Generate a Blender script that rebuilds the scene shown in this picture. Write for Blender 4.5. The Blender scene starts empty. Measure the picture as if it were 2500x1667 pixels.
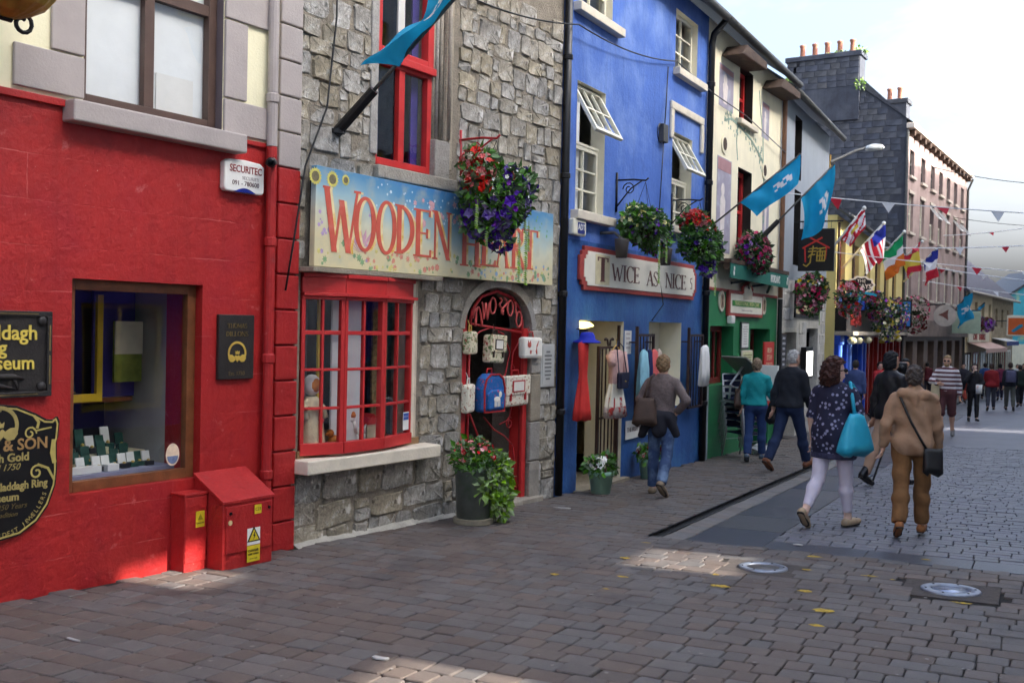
import bpy, bmesh, math, random
import numpy as np
from mathutils import Vector, Matrix
R = math.radians
rng = random.Random(11)
sc = bpy.context.scene
col = sc.collection
# ------------------------------------------------------------------ camera
PITCH, ROLL = R(-0.93), R(1.23)
fw = Vector((0, math.cos(PITCH), math.sin(PITCH)))
r0 = Vector((1, 0, 0)); u0 = r0.cross(fw)
rt = math.cos(ROLL) * r0 + math.sin(ROLL) * u0
up = -math.sin(ROLL) * r0 + math.cos(ROLL) * u0
cd = bpy.data.cameras.new('camera'); cam = bpy.data.objects.new('camera', cd); col.objects.link(cam)
cam.matrix_world = Matrix(((rt.x, up.x, -fw.x, 0), (rt.y, up.y, -fw.y, 0), (rt.z, up.z, -fw.z, 1.66), (0, 0, 0, 1)))
cd.sensor_width = 36; cd.lens = 36.72; cd.clip_start = .05; cd.clip_end = 3000
cd.dof.use_dof = True; cd.dof.focus_distance = 9.5; cd.dof.aperture_fstop = 4.0
sc.camera = cam
# ------------------------------------------------------------------ sky, sun, exposure
SUN_AZ, SUN_EL = 114.0, 31.0            # azimuth clockwise from +Y
wd = bpy.data.worlds.new('World'); sc.world = wd; wd.use_nodes = True
nt = wd.node_tree; nt.nodes.clear()
wo = nt.nodes.new('ShaderNodeOutputWorld'); bg = nt.nodes.new('ShaderNodeBackground'); bg.inputs[1].default_value = 0.15
sky = nt.nodes.new('ShaderNodeTexSky'); sky.sky_type = 'NISHITA'; sky.sun_disc = False
sky.sun_elevation = R(SUN_EL); sky.sun_rotation = R(SUN_AZ); sky.air_density = 1.0; sky.dust_density = 10.0; sky.ozone_density = 3.0
tc = nt.nodes.new('ShaderNodeTexCoord'); mp = nt.nodes.new('ShaderNodeMapping'); mp.inputs['Scale'].default_value = (1.6, 1.6, 5.5); mp.inputs['Location'].default_value = (.35, .1, .2)
mp.inputs['Rotation'].default_value = (0, R(9), R(20))
nz = nt.nodes.new('ShaderNodeTexNoise'); nz.inputs['Scale'].default_value = 1.7; nz.inputs['Detail'].default_value = 9; nz.inputs['Roughness'].default_value = .62; nz.inputs['Distortion'].default_value = .35
cr = nt.nodes.new('ShaderNodeValToRGB'); cr.color_ramp.elements[0].position = .44; cr.color_ramp.elements[1].position = .72
cr.color_ramp.elements[0].color = (0.05, 0.05, 0.05, 1); cr.color_ramp.elements[1].color = (.95, .95, .95, 1)
mx = nt.nodes.new('ShaderNodeMix'); mx.data_type = 'RGBA'
nt.links.new(tc.outputs['Generated'], mp.inputs[0]); nt.links.new(mp.outputs[0], nz.inputs['Vector']); nt.links.new(nz.outputs['Fac'], cr.inputs[0])

sz_ = nt.nodes.new('ShaderNodeSeparateXYZ'); nt.links.new(tc.outputs['Generated'], sz_.inputs[0]); hz = nt.nodes.new('ShaderNodeMapRange'); hz.inputs['From Min'].default_value = .0; hz.inputs['From Max'].default_value = .2; hz.inputs['To Min'].default_value = 1.; hz.inputs['To Max'].default_value = 0.
nt.links.new(sz_.outputs['Z'], hz.inputs[0]); nt.links.new(cr.outputs[0], mx.inputs[0]); nt.links.new(sky.outputs[0], mx.inputs[6]); 
bw = nt.nodes.new('ShaderNodeRGBToBW'); nt.links.new(sky.outputs[0], bw.inputs[0])      # clouds: the same light, greyer and brighter
cl = nt.nodes.new('ShaderNodeMix'); cl.data_type = 'RGBA'; cl.blend_type = 'MULTIPLY'; cl.inputs[0].default_value = 1; cl.inputs[7].default_value = (1.3, 1.36, 1.46, 1)
nt.links.new(bw.outputs[0], cl.inputs[6]); nt.links.new(cl.outputs[2], mx.inputs[7])

cl2 = nt.nodes.new('ShaderNodeMix'); cl2.data_type = 'RGBA'; cl2.blend_type = 'MULTIPLY'; cl2.inputs[0].default_value = 1; cl2.inputs[7].default_value = (1.75, 1.82, 1.92, 1); nt.links.new(bw.outputs[0], cl2.inputs[6])
mh = nt.nodes.new('ShaderNodeMix'); mh.data_type = 'RGBA'; nt.links.new(hz.outputs[0], mh.inputs[0]); nt.links.new(mx.outputs[2], mh.inputs[6]); nt.links.new(cl2.outputs[2], mh.inputs[7])     # pale haze at the horizon, all round
nt.links.new(mh.outputs[2], bg.inputs[0]); nt.links.new(bg.outputs[0], wo.inputs[0])
sl = bpy.data.lights.new('sun', 'SUN'); sl.energy = 2.6; sl.angle = R(.8); sl.color = (1, .94, .84)
so = bpy.data.objects.new('sun', sl); col.objects.link(so)
sdir = Vector((math.sin(R(SUN_AZ)) * math.cos(R(SUN_EL)), math.cos(R(SUN_AZ)) * math.cos(R(SUN_EL)), math.sin(R(SUN_EL))))
so.rotation_euler = sdir.to_track_quat('Z', 'Y').to_euler(); so.location = (20, 0, 40)
vs = sc.view_settings; vs.view_transform = 'Standard'; vs.look = 'None'; vs.gamma = 1; vs.use_curve_mapping = False
vs.exposure = 2.4
try:
    sc.cycles.use_denoising = True; sc.cycles.max_bounces = 7; sc.cycles.diffuse_bounces = 3; sc.cycles.adaptive_threshold = .03; sc.cycles.transparent_max_bounces = 12
    sc.cycles.caustics_reflective = False; sc.cycles.caustics_refractive = False
except Exception: pass

# ------------------------------------------------------------------ helpers
def L(h):
    """sRGB hex -> linear rgb"""
    h = h.lstrip('#'); o = []
    for i in (0, 2, 4):
        c = int(h[i:i + 2], 16) / 255
        o.append(c / 12.92 if c <= .04045 else ((c + .055) / 1.055) ** 2.4)
    return tuple(o)

MATS = {}
def mat(name, c, rough=.6, var=.12, vs=6., bump=.15, bs=60., metal=0., spec=.4, rnd=0., dirt=None, streak=0., emit=0., coat=0., sub=None, grain=0., ashlar=None, more=()):
    """procedural surface: two-tone noise, optional per-piece tone, dirt patches, rain streaks, fine relief"""
    if name in MATS: return MATS[name]
    if isinstance(c, str): c = L(c)
    m = bpy.data.materials.new(name); m.use_nodes = True; t = m.node_tree; n = t.nodes; l = t.links
    b = n['Principled BSDF']; b.inputs['Roughness'].default_value = rough; b.inputs['Metallic'].default_value = metal
    b.inputs['Specular IOR Level'].default_value = spec
    if coat: b.inputs['Coat Weight'].default_value = coat; b.inputs['Coat Roughness'].default_value = .2
    co = n.new('ShaderNodeTexCoord')
    def noise(scale, det=4, vec=None, rough=.6):
        x = n.new('ShaderNodeTexNoise'); x.inputs['Scale'].default_value = scale; x.inputs['Detail'].default_value = det; x.inputs['Roughness'].default_value = rough
        l.new(vec or co.outputs['Object'], x.inputs['Vector']); return x
    def mixc(f, a, bb, mode='MIX'):
        x = n.new('ShaderNodeMix'); x.data_type = 'RGBA'; x.blend_type = mode
        if isinstance(f, float): x.inputs[0].default_value = f
        else: l.new(f, x.inputs[0])
        for k, q in ((6, a), (7, bb)):
            if isinstance(q, tuple): x.inputs[k].default_value = (*q, 1)
            else: l.new(q, x.inputs[k])
        return x.outputs[2]
    def ramp(f, p0, p1):
        x = n.new('ShaderNodeMapRange'); x.inputs['From Min'].default_value = p0; x.inputs['From Max'].default_value = p1; l.new(f, x.inputs[0]); return x.outputs[0]
    lo = tuple(max(0, v * (1 - var)) for v in c); hi = tuple(min(1, v * (1 + var)) for v in c)
    out = mixc(ramp(noise(vs, 6).outputs['Fac'], .32, .68), lo, hi) if var else c
    if grain:
        out = mixc(ramp(noise(bs * 1.5, 3).outputs['Fac'], .3, .7), out, mixc(1.0, out, (1 - grain,) * 3, 'MULTIPLY'))
    if sub:    # second colour in patches: (colour, scale, p0, p1)
        out = mixc(ramp(noise(sub[1], 5).outputs['Fac'], sub[2], sub[3]), out, L(sub[0]) if isinstance(sub[0], str) else sub[0])
    if streak:
        mpn = n.new('ShaderNodeMapping'); mpn.inputs['Scale'].default_value = (5, 5, .35); l.new(co.outputs['Object'], mpn.inputs[0])
        s2 = noise(2.2, 6, mpn.outputs[0], .65)
        out = mixc(ramp(s2.outputs['Fac'], .5, .78), out, mixc(1.0, out, (1 - streak,) * 3, 'MULTIPLY'))
    if dirt:
        out = mixc(ramp(noise(dirt[1], 8, None, .7).outputs['Fac'], dirt[2], dirt[3]), out, L(dirt[0]) if isinstance(dirt[0], str) else dirt[0])
    for dq in more: out = mixc(ramp(noise(dq[1], 7, None, .68).outputs['Fac'], dq[2], dq[3]), out, L(dq[0]))
    if rnd:
        oi = n.new('ShaderNodeObjectInfo'); ge = n.new('ShaderNodeNewGeometry')
        ad = n.new('ShaderNodeMath'); ad.operation = 'ADD'; l.new(oi.outputs['Random'], ad.inputs[0]); l.new(ge.outputs['Random Per Island'], ad.inputs[1])
        fr = n.new('ShaderNodeMath'); fr.operation = 'FRACT'; l.new(ad.outputs[0], fr.inputs[0])
        hs = n.new('ShaderNodeHueSaturation'); mr = n.new('ShaderNodeMapRange'); mr.inputs['To Min'].default_value = 1 - rnd; mr.inputs['To Max'].default_value = 1 + rnd
        l.new(fr.outputs[0], mr.inputs[0]); l.new(mr.outputs[0], hs.inputs['Value'])
        m2 = n.new('ShaderNodeMath'); m2.operation = 'MULTIPLY'; m2.inputs[1].default_value = 7.31; l.new(fr.outputs[0], m2.inputs[0])
        f2 = n.new('ShaderNodeMath'); f2.operation = 'FRACT'; l.new(m2.outputs[0], f2.inputs[0])
        m3 = n.new('ShaderNodeMapRange'); m3.inputs['To Min'].default_value = .5; m3.inputs['To Max'].default_value = 1.4; l.new(f2.outputs[0], m3.inputs[0]); l.new(m3.outputs[0], hs.inputs['Saturation'])
        if isinstance(out, tuple): hs.inputs['Color'].default_value = (*out, 1)
        else: l.new(out, hs.inputs['Color'])
        out = hs.outputs[0]
    ash = None
    if ashlar:      # scored lines in the render: (block width, course height, depth, worn line colour)
        mpa = n.new('ShaderNodeMapping'); mpa.inputs['Rotation'].default_value = (math.pi / 2, 0, 0); l.new(co.outputs['Object'], mpa.inputs[0])
        wob = n.new('ShaderNodeVectorMath'); wob.operation = 'MULTIPLY_ADD'; wn = noise(3.0, 4); l.new(wn.outputs['Color'], wob.inputs[0]); wob.inputs[1].default_value = (.03,) * 3; l.new(mpa.outputs[0], wob.inputs[2])
        br = n.new('ShaderNodeTexBrick'); br.inputs['Scale'].default_value = 1; br.inputs['Brick Width'].default_value = ashlar[0]; br.inputs['Row Height'].default_value = ashlar[1]; br.inputs['Mortar Size'].default_value = .004; br.inputs['Mortar Smooth'].default_value = .6
        l.new(wob.outputs[0], br.inputs['Vector']); ash = br.outputs['Fac']
        mk = n.new('ShaderNodeMath'); mk.operation = 'MULTIPLY'; l.new(ash, mk.inputs[0]); l.new(ramp(noise(1.7, 5).outputs['Fac'], .5, .62), mk.inputs[1]); out = mixc(mk.outputs[0], out, L(ashlar[3]))
    if isinstance(out, tuple): b.inputs['Base Color'].default_value = (*out, 1)
    else: l.new(out, b.inputs['Base Color'])
    if ash:
        b0 = n.new('ShaderNodeBump'); b0.invert = True; b0.inputs['Strength'].default_value = ashlar[2]; b0.inputs['Distance'].default_value = .01; l.new(ash, b0.inputs['Height'])
    if bump:
        bp = n.new('ShaderNodeBump'); bp.inputs['Strength'].default_value = bump; bp.inputs['Distance'].default_value = .02
        l.new(noise(bs, 5, None, .65).outputs['Fac'], bp.inputs['Height']); l.new(bp.outputs[0], b.inputs['Normal'])
        if ash: l.new(b0.outputs[0], bp.inputs['Normal'])
    if emit:
        b.inputs['Emission Color'].default_value = (*c, 1); b.inputs['Emission Strength'].default_value = emit
    MATS[name] = m; return m

def glass(name, tint=(.9, .95, .95), k=1.0, base=.06, rough=.02):
    if name in MATS: return MATS[name]
    m = bpy.data.materials.new(name); m.use_nodes = True; t = m.node_tree; n = t.nodes; l = t.links; n.clear()
    o = n.new('ShaderNodeOutputMaterial'); tr = n.new('ShaderNodeBsdfTransparent'); tr.inputs[0].default_value = (*tint, 1)
    gl = n.new('ShaderNodeBsdfGlossy'); gl.inputs['Roughness'].default_value = rough
    fr = n.new('ShaderNodeFresnel'); bf = n.new('ShaderNodeNewGeometry'); io = n.new('ShaderNodeMapRange'); io.inputs['To Min'].default_value = 1.52; io.inputs['To Max'].default_value = 1 / 1.52
    l.new(bf.outputs['Backfacing'], io.inputs[0]); l.new(io.outputs[0], fr.inputs[0])      # a thin pane is the same from both sides
    a = n.new('ShaderNodeMath'); a.operation = 'MULTIPLY_ADD'; a.inputs[1].default_value = k; a.inputs[2].default_value = base; a.use_clamp = True
    tcn = n.new('ShaderNodeTexCoord'); nn = n.new('ShaderNodeTexNoise'); nn.inputs['Scale'].default_value = 1.3; bp = n.new('ShaderNodeBump'); bp.inputs['Strength'].default_value = .04; bp.inputs['Distance'].default_value = .05
    l.new(tcn.outputs['Object'], nn.inputs['Vector']); l.new(nn.outputs['Fac'], bp.inputs['Height']); l.new(bp.outputs[0], gl.inputs['Normal'])
    mi = n.new('ShaderNodeMixShader'); l.new(fr.outputs[0], a.inputs[0]); l.new(a.outputs[0], mi.inputs[0]); l.new(tr.outputs[0], mi.inputs[1]); l.new(gl.outputs[0], mi.inputs[2]); l.new(mi.outputs[0], o.inputs[0])
    MATS[name] = m; return m

class MB:
    """collects shapes, builds ONE mesh object"""
    def __init__(s): s.v = []; s.f = []; s.m = []; s.cm = 0
    def add(s, vs, fs):
        o = len(s.v); s.v += [tuple(p) for p in vs]
        for f in fs: s.f.append(tuple(i + o for i in f)); s.m.append(s.cm)
        return s
    def box(s, x0, x1, y0, y1, z0, z1):
        return s.add([(x0, y0, z0), (x1, y0, z0), (x1, y1, z0), (x0, y1, z0), (x0, y0, z1), (x1, y0, z1), (x1, y1, z1), (x0, y1, z1)],
                     [(0, 3, 2, 1), (4, 5, 6, 7), (0, 1, 5, 4), (1, 2, 6, 5), (2, 3, 7, 6), (3, 0, 4, 7)])
    def quad(s, a, b, c, d): return s.add([a, b, c, d], [(0, 1, 2, 3)])
    def prism(s, poly, y0, y1):
        """polygon in x,z extruded between y0 (front) and y1"""
        n = len(poly)
        return s.add([(x, y0, z) for x, z in poly] + [(x, y1, z) for x, z in poly],
                     [tuple(range(n)), tuple(range(2 * n - 1, n - 1, -1))] + [(i, i + n, (i + 1) % n + n, (i + 1) % n) for i in range(n)])
    def prismz(s, poly, z0, z1):
        n = len(poly)
        return s.add([(x, y, z0) for x, y in poly] + [(x, y, z1) for x, y in poly],
                     [tuple(range(n - 1, -1, -1)), tuple(range(n, 2 * n))] + [(i, (i + 1) % n, (i + 1) % n + n, i + n) for i in range(n)])
    def tube(s, pts, r, n=8, cap=True):
        pts = [Vector(p) for p in pts]; k = len(pts); rs = r if isinstance(r, (list, tuple)) else [r] * k
        base = []; nrm = None
        for i, p in enumerate(pts):
            d = (pts[min(i + 1, k - 1)] - pts[max(i - 1, 0)])
            d = d.normalized() if d.length > 1e-9 else Vector((0, 0, 1))
            if nrm is None: nrm = d.orthogonal().normalized()
            else:
                nrm = nrm - d * nrm.dot(d); nrm = nrm.normalized() if nrm.length > 1e-6 else d.orthogonal().normalized()
            bn = d.cross(nrm)
            base += [p + rs[i] * (math.cos(2 * math.pi * j / n) * nrm + math.sin(2 * math.pi * j / n) * bn) for j in range(n)]
        fs = [(i * n + j, i * n + (j + 1) % n, (i + 1) * n + (j + 1) % n, (i + 1) * n + j) for i in range(k - 1) for j in range(n)]
        if cap: fs += [tuple(range(n - 1, -1, -1)), tuple(range((k - 1) * n, k * n))]
        return s.add(base, fs)
    def bar(s, a, b, w, h=None):
        a, b = Vector(a), Vector(b); d = (b - a).normalized(); h = h or w
        x = d.cross(Vector((0, 0, 1))); x = x.normalized() if x.length > 1e-4 else Vector((1, 0, 0)); y = d.cross(x)
        vs = [p + sx * w / 2 * x + sy * h / 2 * y for p in (a, b) for sx, sy in ((-1, -1), (1, -1), (1, 1), (-1, 1))]
        return s.add(vs, [(3, 2, 1, 0), (4, 5, 6, 7), (0, 1, 5, 4), (1, 2, 6, 5), (2, 3, 7, 6), (3, 0, 4, 7)])
    def lathe(s, prof, n=20, c=(0, 0, 0), cap=True):
        vs = [(c[0] + r * math.cos(2 * math.pi * j / n), c[1] + r * math.sin(2 * math.pi * j / n), c[2] + z) for r, z in prof for j in range(n)]; k = len(prof)
        fs = [(i * n + j, i * n + (j + 1) % n, (i + 1) * n + (j + 1) % n, (i + 1) * n + j) for i in range(k - 1) for j in range(n)]
        if cap: fs += [tuple(range(n - 1, -1, -1)), tuple(range((k - 1) * n, k * n))]
        return s.add(vs, fs)
    def ball(s, c, r, nu=10, nv=7):
        if not isinstance(r, (tuple, list)): r = (r, r, r)
        vs = [(c[0], c[1], c[2] - r[2])]
        for i in range(1, nv):
            a = math.pi * i / nv
            vs += [(c[0] + r[0] * math.sin(a) * math.cos(2 * math.pi * j / nu), c[1] + r[1] * math.sin(a) * math.sin(2 * math.pi * j / nu), c[2] - r[2] * math.cos(a)) for j in range(nu)]
        vs.append((c[0], c[1], c[2] + r[2])); e = len(vs) - 1
        fs = [(0, 1 + (j + 1) % nu, 1 + j) for j in range(nu)] + [(e, 1 + (nv - 2) * nu + j, 1 + (nv - 2) * nu + (j + 1) % nu) for j in range(nu)]
        fs += [(1 + i * nu + j, 1 + i * nu + (j + 1) % nu, 1 + (i + 1) * nu + (j + 1) % nu, 1 + (i + 1) * nu + j) for i in range(nv - 2) for j in range(nu)]
        return s.add(vs, fs)
    def rings(s, rs, cap=True):
        """loft through equal-length rings of points"""
        n = len(rs[0]); k = len(rs)
        fs = [(i * n + j, i * n + (j + 1) % n, (i + 1) * n + (j + 1) % n, (i + 1) * n + j) for i in range(k - 1) for j in range(n)]
        if cap: fs += [tuple(range(n - 1, -1, -1)), tuple(range((k - 1) * n, k * n))]
        return s.add([p for r in rs for p in r], fs)
    def mesh(s, name, mats, smooth=False, fix=True):
        me = bpy.data.meshes.new(name); me.from_pydata(s.v, [], s.f)
        for q in (mats if isinstance(mats, (list, tuple)) else [mats]): me.materials.append(q)
        me.polygons.foreach_set('material_index', s.m)
        if fix:
            bm = bmesh.new(); bm.from_mesh(me); bmesh.ops.recalc_face_normals(bm, faces=bm.faces); bm.to_mesh(me); bm.free()
        if smooth: me.polygons.foreach_set('use_smooth', [True] * len(me.polygons))
        me.update(); return me
    def build(s, name, mats, parent=None, smooth=False, bevel=0, loc=None, fix=True):
        o = bpy.data.objects.new(name, s.mesh(name, mats, smooth, fix)); col.objects.link(o)
        if parent: o.parent = parent
        if loc: o.location = loc
        if bevel:
            b = o.modifiers.new('edge', 'BEVEL'); b.width = bevel; b.segments = 2; b.limit_method = 'ANGLE'; b.angle_limit = R(40)
        return o

def tag(o, label=None, cat=None, group=None, kind=None):
    if label: o['label'] = label
    if cat: o['category'] = cat
    if group: o['group'] = group
    if kind: o['kind'] = kind
    return o
def empty(name, loc=(0, 0, 0), rz=0, label=None, cat=None, group=None, kind=None):
    o = bpy.data.objects.new(name, None); col.objects.link(o); o.location = loc; o.rotation_euler = (0, 0, rz); o.empty_display_size = .2
    return tag(o, label, cat, group, kind)
def copy_tree(o, parent=None):
    c = o.copy(); col.objects.link(c); c.parent = parent
    for ch in list(o.children): copy_tree(ch, c)
    return c
def gz(x, y): return -.03 * min(y, 110.)
class Fac:
    """facade frame: local x along the street, local -y outwards"""
    def __init__(s, p0, ang):
        s.ang = R(ang); s.u = Vector((math.sin(s.ang), math.cos(s.ang), 0)); s.n = Vector((s.u.y, -s.u.x, 0)); s.p0 = Vector((p0[0], p0[1], 0)); s.rz = math.pi / 2 - s.ang
    def P(s, t, out=0, z=0): return s.p0 + s.u * t + s.n * out + Vector((0, 0, z))
    def g(s, t, out=0): p = s.P(t, out); return gz(p.x, p.y)
    def empty(s, name, t=0, out=0, z=0, label=None, cat=None, group=None): return empty(name, s.P(t, out, z), s.rz, label, cat, group)
    def put(s, o, t=0, out=0, z=0): o.location = s.P(t, out, z); o.rotation_euler = (0, 0, s.rz); return o
    def end(s, t): p = s.P(t); return (p.x, p.y)
WOOD = Fac((-1.85, 8.84), 33.5); RED = WOOD
BLUE = Fac((.56, 12.48), 28.6)
GREEN = Fac((3.106, 17.151), 28.0)
GREY = Fac(GREEN.end(5.0), 26.5)
YEL = Fac(GREY.end(5.6), 25.5)
PINK = Fac(YEL.end(20.5), 31.8)
FAR = Fac(PINK.end(16.7), 32.7)
def wall(mb, s0, s1, z0, z1, holes=(), d=.18, y=0.):
    xs = sorted({s0, s1} | {min(max(q, s0), s1) for h in holes for q in h[:2]}); zs = sorted({z0, z1} | {min(max(q, z0), z1) for h in holes for q in h[2:4]})
    for i in range(len(xs) - 1):
        for j in range(len(zs) - 1):
            cx, cz = (xs[i] + xs[i + 1]) / 2, (zs[j] + zs[j + 1]) / 2
            if any(h[0] < cx < h[1] and h[2] < cz < h[3] for h in holes): continue
            mb.quad((xs[i], y, zs[j]), (xs[i + 1], y, zs[j]), (xs[i + 1], y, zs[j + 1]), (xs[i], y, zs[j + 1]))
    return mb
def reveal(mb, h, d, y=0.):
    a, b, c, e = h[:4]
    mb.quad((a, y, c), (a, y + d, c), (a, y + d, e), (a, y, e)); mb.quad((b, y, c), (b, y, e), (b, y + d, e), (b, y + d, c))
    mb.quad((a, y, e), (a, y + d, e), (b, y + d, e), (b, y, e)); mb.quad((a, y, c), (b, y, c), (b, y + d, c), (a, y + d, c))
    return mb
def shell(mb, s0, s1, z0, z1, D):
    mb.quad((s0, 0, z0), (s0, 0, z1), (s0, D, z1), (s0, D, z0)); mb.quad((s1, 0, z0), (s1, D, z0), (s1, D, z1), (s1, 0, z1))
    mb.quad((s0, D, z0), (s0, D, z1), (s1, D, z1), (s1, D, z0)); mb.quad((s0, 0, z1), (s1, 0, z1), (s1, D, z1), (s0, D, z1))
    return mb
def sash(parent, s0, s1, z0, z1, y, cols, rows, fw_, bw, mf, mg, name='window', depth=.05, tilt=0., bars=None):
    """glazed frame: part > panes. cols/rows are pane counts or lists of fractions"""
    xs = [i / cols for i in range(cols + 1)] if isinstance(cols, int) else cols; zs = [i / rows for i in range(rows + 1)] if isinstance(rows, int) else rows
    W, H = s1 - s0, z1 - z0; mb = MB()
    mb.box(-W / 2, -W / 2 + fw_, 0, depth, -H, 0); mb.box(W / 2 - fw_, W / 2, 0, depth, -H, 0)
    mb.box(-W / 2 + fw_, W / 2 - fw_, 0, depth, -fw_, 0); mb.box(-W / 2 + fw_, W / 2 - fw_, 0, depth, -H, -H + fw_)
    iw, ih = W - 2 * fw_, H - 2 * fw_
    px = [-W / 2 + fw_ + iw * q for q in xs]; pz = [-H + fw_ + ih * q for q in zs]
    for x in px[1:-1]: mb.box(x - bw / 2, x + bw / 2, .006, depth - .006, -H + fw_, -fw_)
    for z in pz[1:-1]:
        for i in range(len(px) - 1): mb.box(px[i] + (bw / 2 if i else 0), px[i + 1] - (bw / 2 if i < len(px) - 2 else 0), .008, depth - .008, z - bw / 2, z + bw / 2)
    o = mb.build(name, mf, parent, bevel=.004); o.location = ((s0 + s1) / 2, y, z1); o.rotation_euler = (tilt, 0, 0)
    for i in range(len(px) - 1):
        for j in range(len(pz) - 1):
            g = MB(); g.quad((px[i], depth * .6, pz[j]), (px[i + 1], depth * .6, pz[j]), (px[i + 1], depth * .6, pz[j + 1]), (px[i], depth * .6, pz[j + 1])); g.build('pane', mg, o)
    return o
def text(body, size, m, parent, loc, ext=.002, align='CENTER', sx=1., name='lettering', rot=(math.pi / 2, 0, 0), shear=0., bold=0.):
    cu = bpy.data.curves.new(name, 'FONT'); cu.body = body; cu.size = size; cu.extrude = ext; cu.align_x = align; cu.align_y = 'CENTER'; cu.shear = shear; cu.offset = bold; cu.resolution_u = 3
    t = bpy.data.objects.new(name, cu); col.objects.link(t); dg = bpy.context.evaluated_depsgraph_get(); dg.update()
    me = bpy.data.meshes.new_from_object(t.evaluated_get(dg)); bpy.data.objects.remove(t); me.materials.clear(); me.materials.append(m)
    o = bpy.data.objects.new(name, me); col.objects.link(o); o.parent = parent; o.location = loc; o.rotation_euler = rot; o.scale = (sx, 1, 1); return o
# ---- painted roman capitals made of stems, hairlines and bowls
def _arc(cx, cz, rx, rz, tx, tz, a0, a1, n=18):
    a = [R(a0 + (a1 - a0) * i / n) for i in range(n + 1)]
    o = [(cx + rx * math.cos(q), cz + rz * math.sin(q)) for q in a]; i = [(cx + (rx - tx) * math.cos(q), cz + (rz - tz) * math.sin(q)) for q in a]
    return [[o[k], o[k + 1], i[k + 1], i[k]] for k in range(n)]
def _ln(x0, z0, x1, z1, w): return [[(x0 - w / 2, z0), (x0 + w / 2, z0), (x1 + w / 2, z1), (x1 - w / 2, z1)]]
def _sf(x, z, w=.15, h=.035): return [[(x - w, z - h / 2), (x + w, z - h / 2), (x + w, z + h / 2), (x - w, z + h / 2)]]
def glyph(ch, T=.13, t=.05):
    s = lambda x, w=None: _ln(x, 0, x, 1, w or T) + _sf(x, .017) + _sf(x, .983)
    g = {'W': (_ln(.1, 1, .34, 0, T) + _ln(.34, 0, .52, .82, t) + _ln(.52, .82, .74, 0, T) + _ln(.74, 0, .98, 1, t) + _sf(.1, .983, .1) + _sf(.98, .983, .1), 1.08),
         'O': (_arc(.36, .5, .36, .52, T, t, 0, 360, 32), .74), 'D': (s(.12) + _arc(.12, .5, .52, .5, T, t, -90, 90), .68),
         'E': (s(.12) + [[(.12, .96), (.5, .96), (.5, 1), (.12, 1)], [(.12, 0), (.54, 0), (.54, .045), (.12, .045)], [(.12, .48), (.42, .48), (.42, .52), (.12, .52)]] + _ln(.5, .86, .5, 1, t) + _ln(.54, 0, .54, .16, t) + _ln(.42, .4, .42, .6, t), .6),
         'N': (_ln(.1, 0, .1, 1, t) + _ln(.1, 1, .62, 0, T) + _ln(.62, 0, .62, 1, t) + _sf(.1, .017, .1) + _sf(.08, .983, .1) + _sf(.62, .983, .1), .74),
         'H': (s(.12) + s(.58) + [[(.12, .48), (.58, .48), (.58, .53), (.12, .53)]], .72), 'A': (_ln(.06, 0, .34, 1, t) + _ln(.34, 1, .62, 0, T) + [[(.16, .33), (.52, .33), (.52, .38), (.16, .38)]] + _sf(.06, .017, .09) + _sf(.62, .017, .12), .68),
         'R': (s(.12) + _arc(.14, .75, .38, .25, T, t, -90, 90) + _ln(.24, .5, .58, 0, T) + _sf(.6, .017, .09), .68), 'T': (s(.32) + [[(.0, .955), (.64, .955), (.64, 1), (.0, 1)]] + _ln(.02, .83, .02, 1, t) + _ln(.62, .83, .62, 1, t), .66),
         'I': (s(.12), .28), 'C': (_arc(.38, .5, .38, .52, T, t, 50, 310, 26) + _ln(.62, .74, .62, .96, t), .68), 'L': (s(.12) + [[(.12, 0), (.52, 0), (.52, .045), (.12, .045)]] + _ln(.52, 0, .52, .17, t), .56),
         'S': (_arc(.27, .74, .23, .27, .06, .05, 20, 200) + _arc(.27, .26, .25, .27, .06, .05, -160, 20) + _ln(.46, .3, .1, .72, T * 1.1), .56), 'M': (_ln(.1, 0, .1, 1, t) + _ln(.1, 1, .42, .1, T) + _ln(.42, .1, .74, 1, t) + _ln(.74, 0, .74, 1, T) + _sf(.1, .017, .1) + _sf(.74, .017, .12), .86), ' ': ([], .36)}
    return g.get(ch, ([], .3))
def caps(word, w, h, m, parent, loc, y=-.003, d=.003, name='lettering', T=.13, t=.05):
    """one mesh for a painted word fitted to width w"""
    tot = sum(glyph(c, T, t)[1] for c in word); k = w / tot; x = 0; mb = MB(); q = 0
    for c in word:
        ps, a = glyph(c, T, t)
        for p in ps:
            q += 1; pp = [((x + u) * k, v * h) for u, v in p]; mb.prism(pp, y - (q % 40) * 2e-5, y + d)
        x += a
    return mb.build(name, m, parent, loc=loc)
def leafcloud(blobs, n, size, seed=0, shape=1.5, hang=0.):
    """n small folded leaves spread through ellipsoids -> MB"""
    r = random.Random(seed); mb = MB(); w = [b[1][0] * b[1][1] * b[1][2] for b in blobs]
    for _ in range(n):
        c, q = r.choices(blobs, w)[0][:2]
        while True:
            d = Vector((r.uniform(-1, 1), r.uniform(-1, 1), r.uniform(-1, 1)))
            if .25 < d.length < 1: break
        d = d * (d.length ** -.5)
        p = Vector((c[0] + d.x * q[0], c[1] + d.y * q[1], c[2] + d.z * q[2])) ; s_ = size * r.choice((.5, .7, .9, 1.1, 1.5, 1.9)) * r.uniform(.85, 1.15)
        ax = (d + Vector((r.gauss(0, .7), r.gauss(0, .7), r.gauss(0, .7) - hang))).normalized(); sd = ax.orthogonal().normalized(); sd.rotate(Matrix.Rotation(r.uniform(0, 6.28), 3, ax)); nn = ax.cross(sd)
        mb.add([p, p + ax * s_ * .5 + sd * s_ * .32 + nn * s_ * .12, p + ax * s_, p + ax * s_ * .5 - sd * s_ * .32 + nn * s_ * .12], [(0, 1, 2), (0, 2, 3)])
    return mb
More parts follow.
